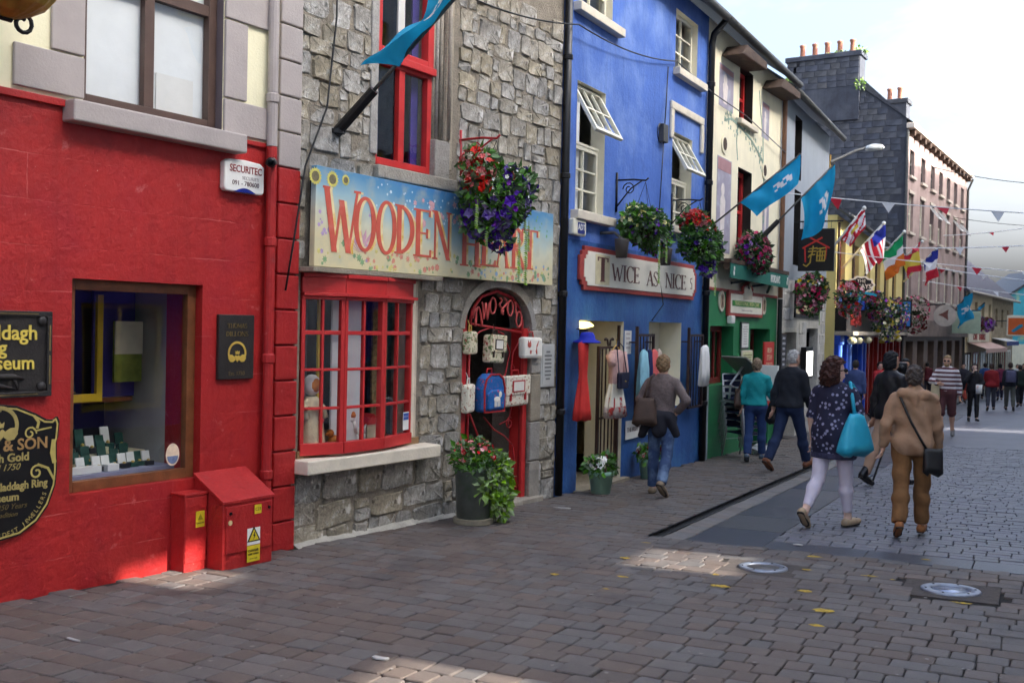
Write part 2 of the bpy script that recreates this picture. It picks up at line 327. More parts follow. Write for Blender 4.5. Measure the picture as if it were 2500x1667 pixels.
def flowercloud(pts, size, seed=0, petals=5):
    r = random.Random(seed); mb = MB()
    for p, d in pts:
        p = Vector(p); d = (Vector(d) + Vector((r.gauss(0, .35), r.gauss(0, .35), r.gauss(0, .35)))).normalized(); a = d.orthogonal().normalized(); b = d.cross(a); s_ = size * r.choice((.55, .75, .95, 1.1, 1.35)) * r.uniform(.9, 1.1); n = petals * 2
        o = [p + (a * math.cos(2 * math.pi * i / n) + b * math.sin(2 * math.pi * i / n)) * s_ * (1 if i % 2 else .72) + d * s_ * (.1 if i % 2 else .28) for i in range(n)]
        mb.add([p - d * s_ * .25] + o, [(0, 1 + i, 1 + (i + 1) % n) for i in range(n)])
    return mb
def onblob(blobs, n, seed, zmin=-2., k=1.03):
    r = random.Random(seed); out = []
    while len(out) < n:
        b = r.choice(blobs); d = Vector((r.gauss(0, 1), r.gauss(0, 1), r.gauss(0, 1))).normalized()
        if d.z < zmin: continue
        c, q = b[0], b[1]; out.append(((c[0] + d.x * q[0] * k, c[1] + d.y * q[1] * k, c[2] + d.z * q[2] * k), d))
    return out
def noisy(x, y, z, f=1.):
    return math.sin(x * 3.1 * f + 1.7 * math.sin(y * 2.3 * f + z)) * .5 + math.sin(z * 4.3 * f + 1.3 * math.sin(x * 3.7 * f)) * .3 + math.sin((x + y + z) * 7.9 * f) * .2
# ================================================================== ground
SA = R(26.8); O2 = Vector((1.31, 9.75)); av = Vector((math.sin(SA), math.cos(SA))); bv = Vector((math.cos(SA), -math.sin(SA)))
TA = Vector((av.x, av.y, -.03 * av.y)).normalized(); TB = Vector((bv.x, bv.y, -.03 * bv.y)).normalized(); TN = TB.cross(TA).normalized()
def st(al, ac, dz=0.):
    p = O2 + av * al + bv * ac; return Vector((p.x, p.y, gz(p.x, p.y) + dz))
def inside(p, m=0.):
    for f, t0, t1 in ((WOOD, -9, 4.37), (BLUE, 0, 5.33), (GREEN, 0, 5), (GREY, 0, 5.6), (YEL, 0, 20.5)):
        d = Vector((p.x, p.y, 0)) - f.p0; t = d.dot(f.u)
        if t0 <= t <= t1 and d.dot(f.n) < m: return True
    return False
def inview(p, m=60):
    v = Vector(p) - cam.location; z = v.dot(fw)
    if z < .5: return False
    x, y = 1250 + 2550 * v.dot(rt) / z, 833.5 - 2550 * v.dot(up) / z
    return -m < x < 2500 + m and -m < y < 1667 + m
m_pav = mat('paver_stone', '#6e645e', .66, .16, 9, .5, 90, rnd=.13, grain=.3, dirt=('#463e3b', 1.6, .5, .75))
m_pav2 = mat('footpath_stone', '#6a615a', .66, .16, 9, .5, 90, rnd=.11, grain=.25, dirt=('#453e3a', 1.5, .5, .75))
m_set = mat('sett_stone', '#737278', .5, .14, 7, .4, 80, rnd=.08, grain=.25, dirt=('#54525a', 1.2, .5, .75))
m_gran = mat('dark_granite', '#3f424c', .4, .12, 5, .12, 200, rnd=.12, grain=.2)
m_pale = mat('pale_edging', '#6f6a66', .6, .15, 6, .3, 90, rnd=.1)
m_bed = mat('joint_sand', '#211e1c', .95, .2, 12, .3, 80)
m_iron = mat('black_iron', '#17171a', .45, .2, 20, .2, 120, metal=.4)
m_far = mat('far_paving', '#6c6b72', .55, .14, 1.5, .4, 14, grain=.25)
g = MB(); ys = [-120, 0, 60, 110, 400, 1500]
for i in range(5): g.quad((-1500, ys[i], gz(0, ys[i]) - .045), (1500, ys[i], gz(0, ys[i]) - .045), (1500, ys[i + 1], gz(0, ys[i + 1]) - .045), (-1500, ys[i + 1], gz(0, ys[i + 1]) - .045))
tag(g.build('ground', m_far), 'grey ground sheet under and beyond the street', kind='structure')
def strip(name, al0, al1, ac0, ac1, dz, m, label):
    s_ = MB(); n = 12
    for i in range(n):
        q0, q1 = al0 + (al1 - al0) * i / n, al0 + (al1 - al0) * (i + 1) / n
        s_.quad(st(q0, ac0, dz), st(q0, ac1, dz), st(q1, ac1, dz), st(q1, ac0, dz))
    return tag(s_.build(name, m), label, kind='structure')
def paver_shape(w, d, seed, c=.012, t=.03):
    r = random.Random(seed); j = lambda: r.uniform(-.003, .003); x, y = w / 2, d / 2; k = c * r.uniform(1.2, 2.2)
    ring = [(-x + k, -y), (x - k, -y), (x, -y + k), (x, y - k), (x - k, y), (-x + k, y), (-x, y - k), (-x, -y + k)]
    ring = [(p + j(), q + j()) for p, q in ring]
    mb = MB(); lo = [(p, q, -t) for p, q in ring]; mi = [(p, q, -.006) for p, q in ring]; hi = [(p * (1 - c / x * .8), q * (1 - c / y * .8), r.uniform(-.001, .001)) for p, q in ring]
    v = lo + mi + hi; f = []
    for k2 in (0, 8):
        for i in range(8): f.append((k2 + i, k2 + (i + 1) % 8, k2 + 8 + (i + 1) % 8, k2 + 8 + i))
    f.append(tuple(range(16, 24))); return mb.add(v, f)
def lay(parent, name, al0, al1, ac0, ac1, course, lens, m, seed, limit=300, gap=.006, clip=True, skip=(), tilt=.010, c=.007, stagger=True):
    """courses run across the street; the pieces that show largest become parts, the rest one joined part"""
    r = random.Random(seed); shapes = {}; data = {}
    for w in lens:
        for k in range(3):
            shapes[w, k] = paver_shape(w - gap, course - gap, seed * 31 + k + int(w * 1000), c)
            data[w, k] = shapes[w, k].mesh(name, m, fix=False)
    items = []; al = al0
    while al < al1 - .02:
        ac = ac0 - r.uniform(0, lens[-1]) if stagger else ac0
        while ac < ac1:
            w = r.choice(lens); e0, e1 = max(ac, ac0), min(ac + w, ac1); p = st(al + course / 2, (e0 + e1) / 2)   # cut pieces at the edges
            if e1 - e0 > .045 and not (clip and inside(p, .02)) and not any(q(p) for q in skip):
                items.append((p, w, r.randrange(3), (r.gauss(0, tilt), r.gauss(0, tilt), r.gauss(0, tilt * .5)), r.gauss(0, .0022), (e1 - e0) / w))
            ac += w
        al += course
    items.sort(key=lambda q: (not inview(q[0], 30), (q[0] - cam.location).length))
    rest = MB(); n = 0
    for p, w, k, (rx, ry, rzz), dz, sx in items:
        z = TN.copy(); z = (z + TB * rx + TA * ry).normalized(); x = (TB + TA * rzz).normalized(); x = (x - z * x.dot(z)).normalized(); y = z.cross(x); x = x * sx
        if n < limit:
            o = bpy.data.objects.new(name, data[w, k]); col.objects.link(o); o.parent = parent
            o.matrix_local = Matrix(((x.x, y.x, z.x, p.x), (x.y, y.y, z.y, p.y), (x.z, y.z, z.z, p.z + dz), (0, 0, 0, 1))); n += 1
        else:
            s_ = shapes[w, k]; b0 = Vector((p.x, p.y, p.z + dz)); rest.add([b0 + x * q[0] + y * q[1] + z * q[2] for q in s_.v], s_.f)
    if rest.v:
        o = rest.build(name + '_field', m, parent, fix=False); o['kind'] = 'stuff'
LIGHTS = [(Vector((2.06, 8.38)), .195), (Vector((3.28, 7.69)), .21)]
def near_light(p): return any(abs((Vector((p.x, p.y)) - c).dot(av)) < .30 and abs((Vector((p.x, p.y)) - c).dot(bv)) < .33 for c, r_ in LIGHTS)
TL = [.138, .173, .208, .242]
apron = strip('apron_paving', -12, -.02, -7, 7, -.016, m_bed, 'brown grey tumbled paving of the foreground apron')
lay(apron, 'paver', -8.6, -.02, -4.5, 4.6, .173, TL, m_pav, 3, skip=(near_light,), tilt=.008)
foot = strip('footpath', -.02, 14.0, -5, -.03, -.016, m_bed, 'brown grey paved footpath along the shop fronts')
lay(foot, 'paver', -.02, 14., -3.2, -.03, .15, [.15, .2, .2], m_pav2, 5, tilt=.005)
edge = strip('pale_paving_edge', 0, 14., .115, .35, -.016, m_bed, 'pale narrow paving edge beside the drain')
lay(edge, 'paver', 0, 14., .125, .35, .215, [.225], m_pale, 6, clip=False, tilt=.004, stagger=False)
gran = strip('granite_margin', 0, 30., .35, 1.05, -.016, m_bed, 'dark granite margin between footpath drain and grey setts')
lay(gran, 'slab', 0, 30., .36, 1.06, .93, [.7], m_gran, 7, clip=False, tilt=.001, gap=.006, c=.004, stagger=False)
band = strip('granite_band', 0, .44, 1.06, 7, -.016, m_bed, 'dark granite band laid across the street')
lay(band, 'slab', 0, .43, 1.06, 6, .43, [.86], m_gran, 8, clip=False, tilt=.001, gap=.006, c=.004, stagger=False)
road = strip('roadway', .44, 14., 1.05, 7, -.016, m_bed, 'grey sett roadway of the pedestrian street')
lay(road, 'sett', .45, 14., 1.06, 4.6, .135, [.2], m_set, 9, clip=False, tilt=.003, gap=.008, c=.006)
strip('far_footpath', 14., 80, -9, -.03, -.004, mat('far_footpath', '#5d5754', .65, .15, 2, .4, 12, grain=.2), 'footpath further down the street by the pub')
strip('far_roadway', 14., 80, 1.05, 9, -.004, m_far, 'grey roadway further down the street')
strip('far_granite_margin', 30., 80, .35, 1.05, -.003, m_gran, 'granite margin further down the street')
# slot drain: recessed dark gutter with two steel lips
dr = strip('drain_channel', 0, 60, -.03, .115, -.04, mat('drain_dark', '#0e0d0d', .8, .2, 8, .2, 40), 'dark slotted drain channel along the footpath edge')
for q in (-.022, .104):
    t_ = MB(); t_.tube([st(0, q, -.006), st(15, q, -.006), st(30, q, -.006), st(60, q, -.006)], .007, 6); t_.build('drain_lip', m_iron, dr)
t_ = MB(); t_.bar(st(-.004, -.03, -.008), st(-.004, .11, -.008), .03, .02); t_.build('end_cap', m_iron, dr)
# round uplights set in dark concrete
m_conc = mat('dark_concrete', '#564e49', .85, .25, 14, .6, 120, grain=.3); m_steel = mat('brushed_steel', '#9297a2', .42, .25, 12, .2, 90, metal=.7)
m_steel2 = mat('worn_steel', '#6e6862', .5, .25, 9, .2, 150, metal=.7)
for i, (c, r_) in enumerate(LIGHTS):
    z0 = gz(c.x, c.y)
    e = empty('ground_light', (c.x, c.y, z0), 0, ['worn round steel light cover set in the paving, duller brown centre', 'shiny bluish round steel light cover set in the paving beside dark patch'][i], 'ground light', 'round light covers sunk in the paving')
    e.matrix_world = Matrix(((TB.x, TA.x, TN.x, c.x), (TB.y, TA.y, TN.y, c.y), (TB.z, TA.z, TN.z, z0), (0, 0, 0, 1)))
    mb = MB(); mb.box(-.33, .33, -.30, .30, -.04, -.004); mb.build('concrete_surround', m_conc, e)
    mb = MB(); mb.lathe([(r_ * .66, -.003), (r_ * .68, .012), (r_ * .96, .012), (r_, .006), (r_, -.004)], 40, cap=False); mb.build('ring', m_steel, e, smooth=True)
    mb = MB(); mb.lathe([(.001, .003), (r_ * .67, .003), (r_ * .67, -.004)], 40, cap=False); mb.build('lens', m_steel2 if i == 0 else mat('lens_glass', '#9fa6b8', .2, .15, 10, .1, 60, metal=.6), e, smooth=True)
    for k in range(6):
        a_ = k * math.pi / 3 + .3; mb = MB(); mb.lathe([(.009, .012), (.009, .016), (.001, .017)], 8, (r_ * .83 * math.cos(a_), r_ * .83 * math.sin(a_), 0)); mb.build('screw', m_iron, e)
# sprayed yellow marks, lying on the pavers
m_yel = mat('yellow_spray', '#c2a032', .75, .3, 30, .2, 90, dirt=('#6a5c46', 45, .52, .6))
def unpix(x, y):
    d = fw + (x - 1250) / 2550 * rt - (y - 833.5) / 2550 * up; t = -1.66 / (d.z + .03 * d.y); p = cam.location + d * t; return p
for i, (x, y, w, h) in enumerate([(1989, 1359, .13, .07), (1970, 1391, .09, .05), (2122, 1406, .12, .05), (1760, 1431, .16, .08), (1966, 1443, .12, .08), (2008, 1491, .15, .11), (1992, 1527, .1, .06), (2260, 1366, .09, .05), (1525, 1362, .12, .06), (1521, 1408, .1, .05), (1354, 1402, .07, .06), (1578, 1325, .09, .03), (1747, 1403, .06, .06), (2349, 1472, .15, .05), (1480, 1438, .06, .03), (2178, 1415, .04, .03)]):
    p = unpix(x, y); r_ = random.Random(i); mb = MB(); n = 14
    ring = [p + TN * .0045 + TB * math.cos(2 * math.pi * k / n) * w * .55 * r_.uniform(.6, 1.1) + TA * math.sin(2 * math.pi * k / n) * h * .6 * r_.uniform(.55, 1.1) for k in range(n)]
    mb.add(ring, [tuple(range(n))]); mb.build('paint_mark', m_yel, apron)
m_lit = mat('white_litter', '#b4b0ac', .8, .1, 9, .2, 60)
for x, y, w, h, lab in [(1373, 1241, .13, .05, 'crumpled white paper scrap lying on the footpath'), (1948, 1331, .05, .04, 'white paper scrap just beyond the yellow marks'), (928, 1609, .06, .035, 'pale flattened chewing gum lying on the apron'), (180, 1563, .06, .012, 'thin whitish straw wrapper by the oval sign wall')]:
    p = unpix(x, y); r_ = random.Random(int(x)); mb = MB(); n = 12
    top = [p + TN * (.008 + r_.uniform(0, .008)) + TB * math.cos(2 * math.pi * k / n) * w * r_.uniform(.6, 1) + TA * math.sin(2 * math.pi * k / n) * h * r_.uniform(.6, 1) for k in range(n)]
    bot = [q - TN * .0075 for q in top]; mb.rings([bot, top]); tag(mb.build('paper_scrap', m_lit), lab, 'litter')

mb = MB(); r_ = random.Random(3)
for _ in range(70):
    p = unpix(r_.uniform(60, 2450), 1340 + 320 * r_.random() ** .8)
    if inside(p, .05) or near_light(p): continue
    q = r_.uniform(.006, .017); n = 8; mb.add([p + TN * .0045 + TB * math.cos(2 * math.pi * k / n) * q * r_.uniform(.7, 1.2) + TA * math.sin(2 * math.pi * k / n) * q * r_.uniform(.7, 1.2) for k in range(n)], [tuple(range(n))])
mb.build('gum_spots', mat('old_gum', '#8a837e', .8, .2, 30, 0), apron)['kind'] = 'stuff'
# ================================================================== red jeweller's building
def FP(F, x, y, out=0.):
    """photo pixel -> (along, height) on a plane of a facade, used to read real positions off the picture"""
    d = fw + (x - 1250) / 2550 * rt - (y - 833.5) / 2550 * up; p0 = F.P(0, out); t = (p0 - cam.location).dot(F.n) / d.dot(F.n); p = cam.location + d * t
    return (p - F.p0).dot(F.u), p.z
m_red = mat('red_gloss_paint', '#ab2826', .45, .1, 1.3, .5, 16, spec=.35, more=(('#7c1d1c', 3.5, .6, .8), ('#d8aca4', 30, .70, .72)), streak=.16, sub=('#a11c22', 2.2, .48, .75), dirt=('#c8625f', 7., .64, .75))
m_redw_ = mat('red_gloss_wall', '#ab2826', .45, .14, 1.1, .55, 14, spec=.35, more=(('#7c1d1c', 2.6, .58, .78), ('#dcb4aa', 26, .69, .715)), streak=.18, sub=('#a0232a', 2.0, .48, .75), dirt=('#c96d69', 5.5, .61, .74), ashlar=(2.4, .3, .22, '#bd5652'))
m_cream = mat('cream_render', '#efe8c4', .7, .06, 2, .2, 40, streak=.07)
m_mauve = mat('grey_mauve_paint', '#aba19c', .6, .08, 3, .25, 50, dirt=('#8b7f78', 6, .64, .75))
m_brown = mat('brown_window_frame', '#5a463d', .45, .12, 6, .1, 60)
m_wood = mat('varnished_wood', '#7a4a2c', .4, .25, 9, .2, 40)
m_glass = glass('window_glass', (.97, .98, .98), 1.0, .05)
m_glass2 = glass('shop_glass', (.96, .97, .97), 1.1, .05)
m_white = mat('white_paint', '#e9e7e0', .5, .05, 5, .08, 60)
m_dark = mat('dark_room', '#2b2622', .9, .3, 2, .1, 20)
m_black = mat('black_paint', '#161516', .35, .15, 8, .1, 60)
m_gold = mat('gold_paint', '#c9a848', .4, .12, 20, .1, 60, spec=.6)
m_pane_back = mat('white_pane_backing', '#eef0ee', .9, .05, 3, .1, 20)
red = RED.empty('jewellers_building', 0, 0, 0, 'red painted jewellers shop with cream upper storey and grey block surrounds', 'building')
Z0 = -.75
hw = (-2.08, -.97, .43, 1.91); hu = (-2.02, -.81, 3.12, 4.95)
mb = MB(); wall(mb, -6.5, 0, Z0, 3.08, [hw]); reveal(mb, hw, .42); mb.build('lower_wall', m_redw_, red)
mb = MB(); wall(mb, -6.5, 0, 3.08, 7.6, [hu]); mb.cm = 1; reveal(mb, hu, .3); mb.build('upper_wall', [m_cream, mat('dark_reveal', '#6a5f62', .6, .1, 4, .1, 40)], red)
mb = MB(); shell(mb, -6.5, 0, Z0, 7.6, 7); mb.build('side_wall', m_cream, red)
mb = MB(); mb.prism([(-6.7, 7.6), (.1, 7.6), (.1, 7.75), (-6.7, 7.75)], -.25, 7.2); mb.build('roof', mat('slate', '#4b4d52', .6, .2, 6, .3, 30), red)
mb = MB(); mb.box(-6.5, -2.02, -.03, .0, 3.05, 3.10); mb.box(-.81, -.30, -.02, 0, 3.05, 3.09); mb.build('paint_band', m_red, red, bevel=.006)
# relief courses cut in the red render, read as fine grooves
# upper window
sash(red, hu[0], hu[1], hu[2], hu[3], .075, [0, .49, 1], [0, .5, 1], .075, .085, m_brown, m_glass, depth=.07)
mb = MB(); mb.box(hu[0], hu[1], .15, .16, hu[2], hu[3]); mb.build('pane_reflection_sheet', m_pane_back, red)  # white sheet imitates the pale wall opposite reflected in the panes
mb = MB(); mb.box(-1.32, -.98, .138, .146, 3.2, 3.48); mb.build('white_card', m_white, red)
mb = MB(); mb.box(-2.17, -.66, -.13, .14, 2.955, 3.10); mb.build('sill', m_mauve, red, bevel=.012)
for a, b, c, d in [(-2.53, -2.025, 3.13, 3.405), (-2.27, -2.025, 3.42, 3.98), (-2.53, -2.025, 4.0, 4.3), (-2.27, -2.025, 4.315, 4.85), (-.805, -.345, 3.11, 3.37), (-.805, -.58, 3.385, 3.985), (-.805, -.345, 4.0, 4.3), (-.805, -.58, 4.315, 4.85), (-2.53, -.345, 4.955, 5.2)]:
    mb = MB(); mb.box(a, b, -.028, 0, c, d); mb.build('surround_block', m_mauve, red, bevel=.008)
# rusticated corner
z = -.62; i = 0
while z < 7.3:
    h = .295; up_ = z + h / 2 > 3.05; mb = MB(); w0 = -.235 if i % 1 == 0 else -.3
    mb.box(w0, .012, -.04, .1, z + .008, z + h - .006); mb.build('quoin_block', m_mauve if up_ else m_red, red, bevel=.01); z += h; i += 1
for za, zb, m_ in ((-.0, 3.06, m_red), (3.065, 7.5, m_mauve)):
    mb = MB(); mb.tube([(-.335, -.055, za), (-.335, -.055, zb)], .043, 12)
    for q in np.arange(za + .35, zb, .95): mb.lathe([(.043, 0), (.054, .01), (.054, .07), (.043, .08)], 12, (-.335, -.055, q))
    mb.build('downpipe', m_, red, smooth=False)
# display window: frame, pane, shelves, backing
sash(red, hw[0], hw[1], hw[2], hw[3], .075, 1, 1, .075, .02, m_wood, m_glass2, name='shop_window', depth=.06)
mb = MB(); mb.box(-2.08, -.97, .30, 1.2, .40, .505); mb.build('display_floor', mat('display_cloth', '#8d93ac', .8, .1, 5, .1, 40), red)
mb = MB(); mb.box(-2.3, -.8, 1.2, 1.22, .4, 2.0); mb.build('display_back', mat('display_back', '#33302f', .7, .3, 3, .1, 20), red)
mb = MB(); mb.box(-.97, -.95, .42, 1.2, .4, 2.0); mb.build('display_side', mat('display_side', '#a9a8a0', .7, .1, 3, .1, 20), red)
mb = MB(); mb.box(-2.2, -1.05, .72, 1.15, .985, 1.02); mb.build('display_shelf', m_wood, red, bevel=.004)
mb = MB(); mb.box(-1.24, -.985, .70, .72, 1.14, 1.62); mb.cm = 1; mb.box(-1.24, -.985, .69, .70, 1.36, 1.62); mb.build('display_print', [mat('print_landscape', '#8f9c46', .7, .35, 7, 0), mat('print_sky', '#d6d2b8', .7, .15, 5, 0)], red)
for p in ((-1.66, -1.63, 1.05, 1.82), (-1.42, -1.37, 1.05, 1.82), (-2.05, -1.37, 1.0, 1.06)):
    mb = MB(); mb.box(p[0], p[1], .66, .69, p[2], p[3]); mb.build('yellow_reflection', mat('yellow_reflection', '#d8b628', .5, .1, 6, .05), red)  # yellow bars imitate window frames opposite, reflected in the pane
mb = MB(); mb.box(-1.36, -.98, .80, .82, 1.02, 1.9); mb.build('purple_pane_backing', mat('purple_pane_backing', '#4a3f8f', .5, .1, 6, .05), red)  # purple sheet imitates the house opposite, reflected in the pane
# jewellery boxes
m_bx = [mat('box_white', '#e4e6e2', .6, .05, 9, 0), mat('box_green', '#12463a', .5, .1, 9, 0), mat('box_dark', '#22252c', .5, .1, 9, 0), mat('box_cream', '#cfc7a4', .6, .05, 9, 0)]
def jewel_box(s, y, z, w, h, k, lab, tiltx=0., rz=0.):
    e = RED.empty('jewellery_box', s, -y, z, lab, 'jewellery box', 'jewellery boxes in the display window'); e.rotation_euler[2] += rz
    mb = MB(); mb.box(-w / 2, w / 2, -w * .4, w * .4, 0, h * .35); mb.build('box', m_bx[1 if k < 2 else k - 0 if k < 4 else 2], e, bevel=.003)
    mb = MB(); mb.box(-w / 2, w / 2, -.006, .008, 0, h * .75); o = mb.build('lid', m_bx[0 if k % 2 == 0 else 1], e, bevel=.003); o.location = (0, w * .4, h * .35); o.rotation_euler = (R(-14), 0, 0)
    mb = MB(); mb.ball((0, 0, h * .37), (w * .2, w * .2, h * .12), 8, 5); mb.build('ring', m_gold, e)
jl = 'small open jewellery box on the floor of the display window'
jl2 = 'small open jewellery box on the shelf of the display window'
rj = random.Random(4)
mb = MB(); mb.box(-2.0, -1.0, .62, .95, .506, .60); mb.build('display_step', m_bx[3], red, bevel=.004)
for i in range(9): jewel_box(-1.9 + i * .095 + rj.uniform(-.02, .02), .72 + rj.uniform(-.04, .04), .601, .075, .12 + .05 * (i % 3 == 1), (i + 1) % 4, 'small open jewellery box on the raised step of the display window')
for i in range(12): jewel_box(-1.95 + i * .075 + rj.uniform(-.02, .02), .42 + rj.uniform(-.03, .03), .506, .07, .1, i % 3, jl)
for i in range(8): jewel_box(-1.98 + i * .11, .56 + rj.uniform(-.03, .03), .506, .075, .12 + .03 * (i % 3), (i * 2 + 1) % 4, jl)
for i in range(6): jewel_box(-1.98 + i * .1 + rj.uniform(-.02, .02), .84, 1.021, .07, .1, i % 2, jl2)
for s_, w_ in ((-1.72, .24), (-1.5, .1)):
    mb = MB(); mb.box(-w_ / 2, w_ / 2, -.035, .035, 0, .05); o = mb.build('necklace_case', m_bx[0], bevel=.004); RED.put(o, s_, -.36, .507); tag(o, 'long white necklace case' if w_ > .2 else 'short white case beside the long necklace case', 'jewellery box')
mb = MB(); mb.prism([(.062 * math.cos(2 * math.pi * k / 28), .085 * math.sin(2 * math.pi * k / 28)) for k in range(28)], -.002, .0); mb.cm = 1; mb.prism([(.05 * math.cos(math.pi + math.pi * k / 14), -.01 + .06 * math.sin(math.pi + math.pi * k / 14)) for k in range(15)], -.004, -.0025)
o = mb.build('window_sticker', [mat('sticker_orange', '#e8d0b4', .4, .2, 20, 0), mat('sticker_blue', '#6f7f9f', .4, .25, 30, 0)]); RED.put(o, -1.17, -.072, .62); tag(o, 'round white and orange sticker low on the shop window', 'sticker')
# ---------- things on the red wall
e = RED.empty('alarm_box', -.62, 0, 2.78, 'white alarm box with red lettering under the grey sill', 'alarm box')
mb = MB(); mb.prism([(-.205, -.1), (-.19, -.125), (.19, -.125), (.205, -.1), (.205, .1), (.16, .125), (0, .135), (-.16, .125), (-.205, .1)], -.06, 0); mb.build('cover', m_white, e, bevel=.012)
mb = MB(); mb.prism([(-.11 + .22 * k / 10, -.125 + .035 * math.sin(math.pi * k / 10)) for k in range(11)], -.067, -.04); mb.build('strobe_lens', mat('blue_lens', '#1c2a86', .2, .1, 9, 0), e)
text('SECURITEC', .078, mat('red_print', '#8e2a28', .5, 0, 1, 0), e, (.01, -.062, .055), .001, sx=.85, bold=.001)
text('SECURITY', .04, mat('grey_print', '#c4bcb8', .5, 0, 1, 0), e, (.06, -.062, -.01), .001)
text('091 - 780600', .052, mat('dark_print', '#5a3a3a', .5, 0, 1, 0), e, (.01, -.062, -.055), .001)
e = RED.empty('security_camera', -.42, .1, 2.93, 'small black security camera above the white alarm box', 'camera')
mb = MB(); mb.tube([(-.1, -.14, -.03), (-.08, -.12, -.027), (.05, 0.0, .0), (.08, .02, .004)], [.036, .04, .04, .03], 12); mb.build('body', m_black, e, smooth=True)
mb = MB(); mb.tube([(.0, 0, .0), (.08, .1, .0)], .014, 8); mb.build('bracket', m_black, e)
mb = MB(); mb.lathe([(.026, 0), (.026, .004), (.001, .006)], 12); o = mb.build('lens', mat('lens_black', '#050608', .05, 0, 1, 0), e); o.location = (-.102, -.142, -.0305); o.rotation_euler = Vector((-.62, -.62, -.15)).to_track_quat('Z', 'Y').to_euler()
def claddagh(e, x, z, k, m, y=-.002):
    """ring of a crowned heart held by two hands"""
    mb = MB(); n = 26
    for i in range(n):
        a0, a1 = R(-215 + 250 * i / n + 180 - 20) , R(-215 + 250 * (i + 1) / n + 160)
        a0 = R(-25 + 230 * i / n); a1 = R(-25 + 230 * (i + 1) / n)
        mb.prism([(x + k * math.cos(a0), z + k * math.sin(a0)), (x + k * math.cos(a1), z + k * math.sin(a1)), (x + k * .8 * math.cos(a1), z + k * .8 * math.sin(a1)), (x + k * .8 * math.cos(a0), z + k * .8 * math.sin(a0))], y - .004, y)
    for s_ in (-1, 1):
        mb.prism([(x + s_ * q, z + w_) for q, w_ in ((k * .95, -k * .42), (k * .9, -k * .1), (k * .55, -k * .12), (k * .28, -k * .28), (k * .2, -k * .55), (k * .45, -k * .75), (k * .75, -k * .7))], y - .006, y)
    mb.prism([(x + k * .3 * q, z - k * .42 + k * .32 * w_) for q, w_ in ((0, -1), (.8, -.1), (.9, .5), (.5, .85), (0, .55), (-.5, .85), (-.9, .5), (-.8, -.1))], y - .008, y)
    mb.prism([(x + k * q, z + k * w_) for q, w_ in ((-.2, -.08), (.2, -.08), (.24, .2), (.1, .1), (0, .24), (-.1, .1), (-.24, .2))], y - .008, y)
    return mb.build('emblem', m, e, bevel=.002)
m_plq = mat('bronze_black', '#2a2624', .5, .2, 12, .25, 60)
e = RED.empty('shop_plaque', -.65, .0, 1.435, 'dark rectangular plaque with gold ring emblem between window and corner', 'plaque')
mb = MB(); mb.box(-.18, .18, -.035, 0, -.255, .255); mb.build('plate', m_plq, e, bevel=.006)
m_dg = mat('dull_gold', '#6d5c36', .5, .1, 20, 0)
caps('THOMAS', .2, .036, m_dg, e, (-.1, -.037, .15)); caps('DILLONS', .23, .038, m_dg, e, (-.115, -.037, .085))
claddagh(e, 0, -.05, .095, m_gold, -.037)
text('Est. 1750', .045, m_dg, e, (0, -.037, -.21), .001)
e = RED.empty('museum_plaque', -2.62, .0, 1.40, 'square dark relief plaque with yellow Celtic lettering above the oval sign', 'plaque')
mb = MB(); mb.box(-.38, .37, -.03, 0, -.28, .28); mb.build('plate', m_plq, e, bevel=.006)
mb = MB(); mb.box(-.38, .37, -.048, -.03, .245, .28); mb.box(-.38, .37, -.048, -.03, -.28, -.245); mb.box(-.38, -.345, -.048, -.03, -.245, .245); mb.box(.335, .37, -.048, -.03, -.245, .245); mb.build('border', m_plq, e, bevel=.004)
mb = MB()
for a, b in ((-.2, .25), (.03, .27), (-.25, -.02)):
    mb.box(a, b, -.050, -.048, .258, .266); mb.box(a, b, -.051, -.048, -.266, -.259)
for a, b in ((.02, .19), (-.2, -.01)): mb.box(.348, .357, -.050, -.048, a, b)
mb.build('border_line', mat('tarnished_gold', '#7d6b40', .5, .1, 30, 0), e)
for sx in (-.335, .325):
    for sz in (-.24, .24): mb = MB(); mb.ball((sx * .93, -.036, sz * .9), (.034, .022, .034), 10, 6); mb.build('corner_boss', m_plq, e, smooth=True)
m_ylw = mat('yellow_letters', '#dcc257', .5, .05, 9, 0)
text('Claddagh', .135, m_ylw, e, (.02, -.035, .135), .004, sx=1.0, bold=.002); text('Ring', .125, m_ylw, e, (-.05, -.035, .04), .004, bold=.002); text('Museum', .125, m_ylw, e, (.04, -.035, -.06), .004, bold=.002)
mb = MB(); mb.tube([(-.3, -.035, -.15), (-.1, -.04, -.14), (.1, -.04, -.145), (.18, -.035, -.16)], [.02, .022, .02, .006], 8); mb.tube([(.1, -.035, -.145), (.13, -.035, -.2), (.14, -.035, -.23)], [.014, .01, .006], 8); mb.tube([(-.3, -.035, -.22), (0, -.04, -.2), (.12, -.035, -.225)], [.012, .02, .006], 8); mb.build('relief_figure', m_plq, e, smooth=True)
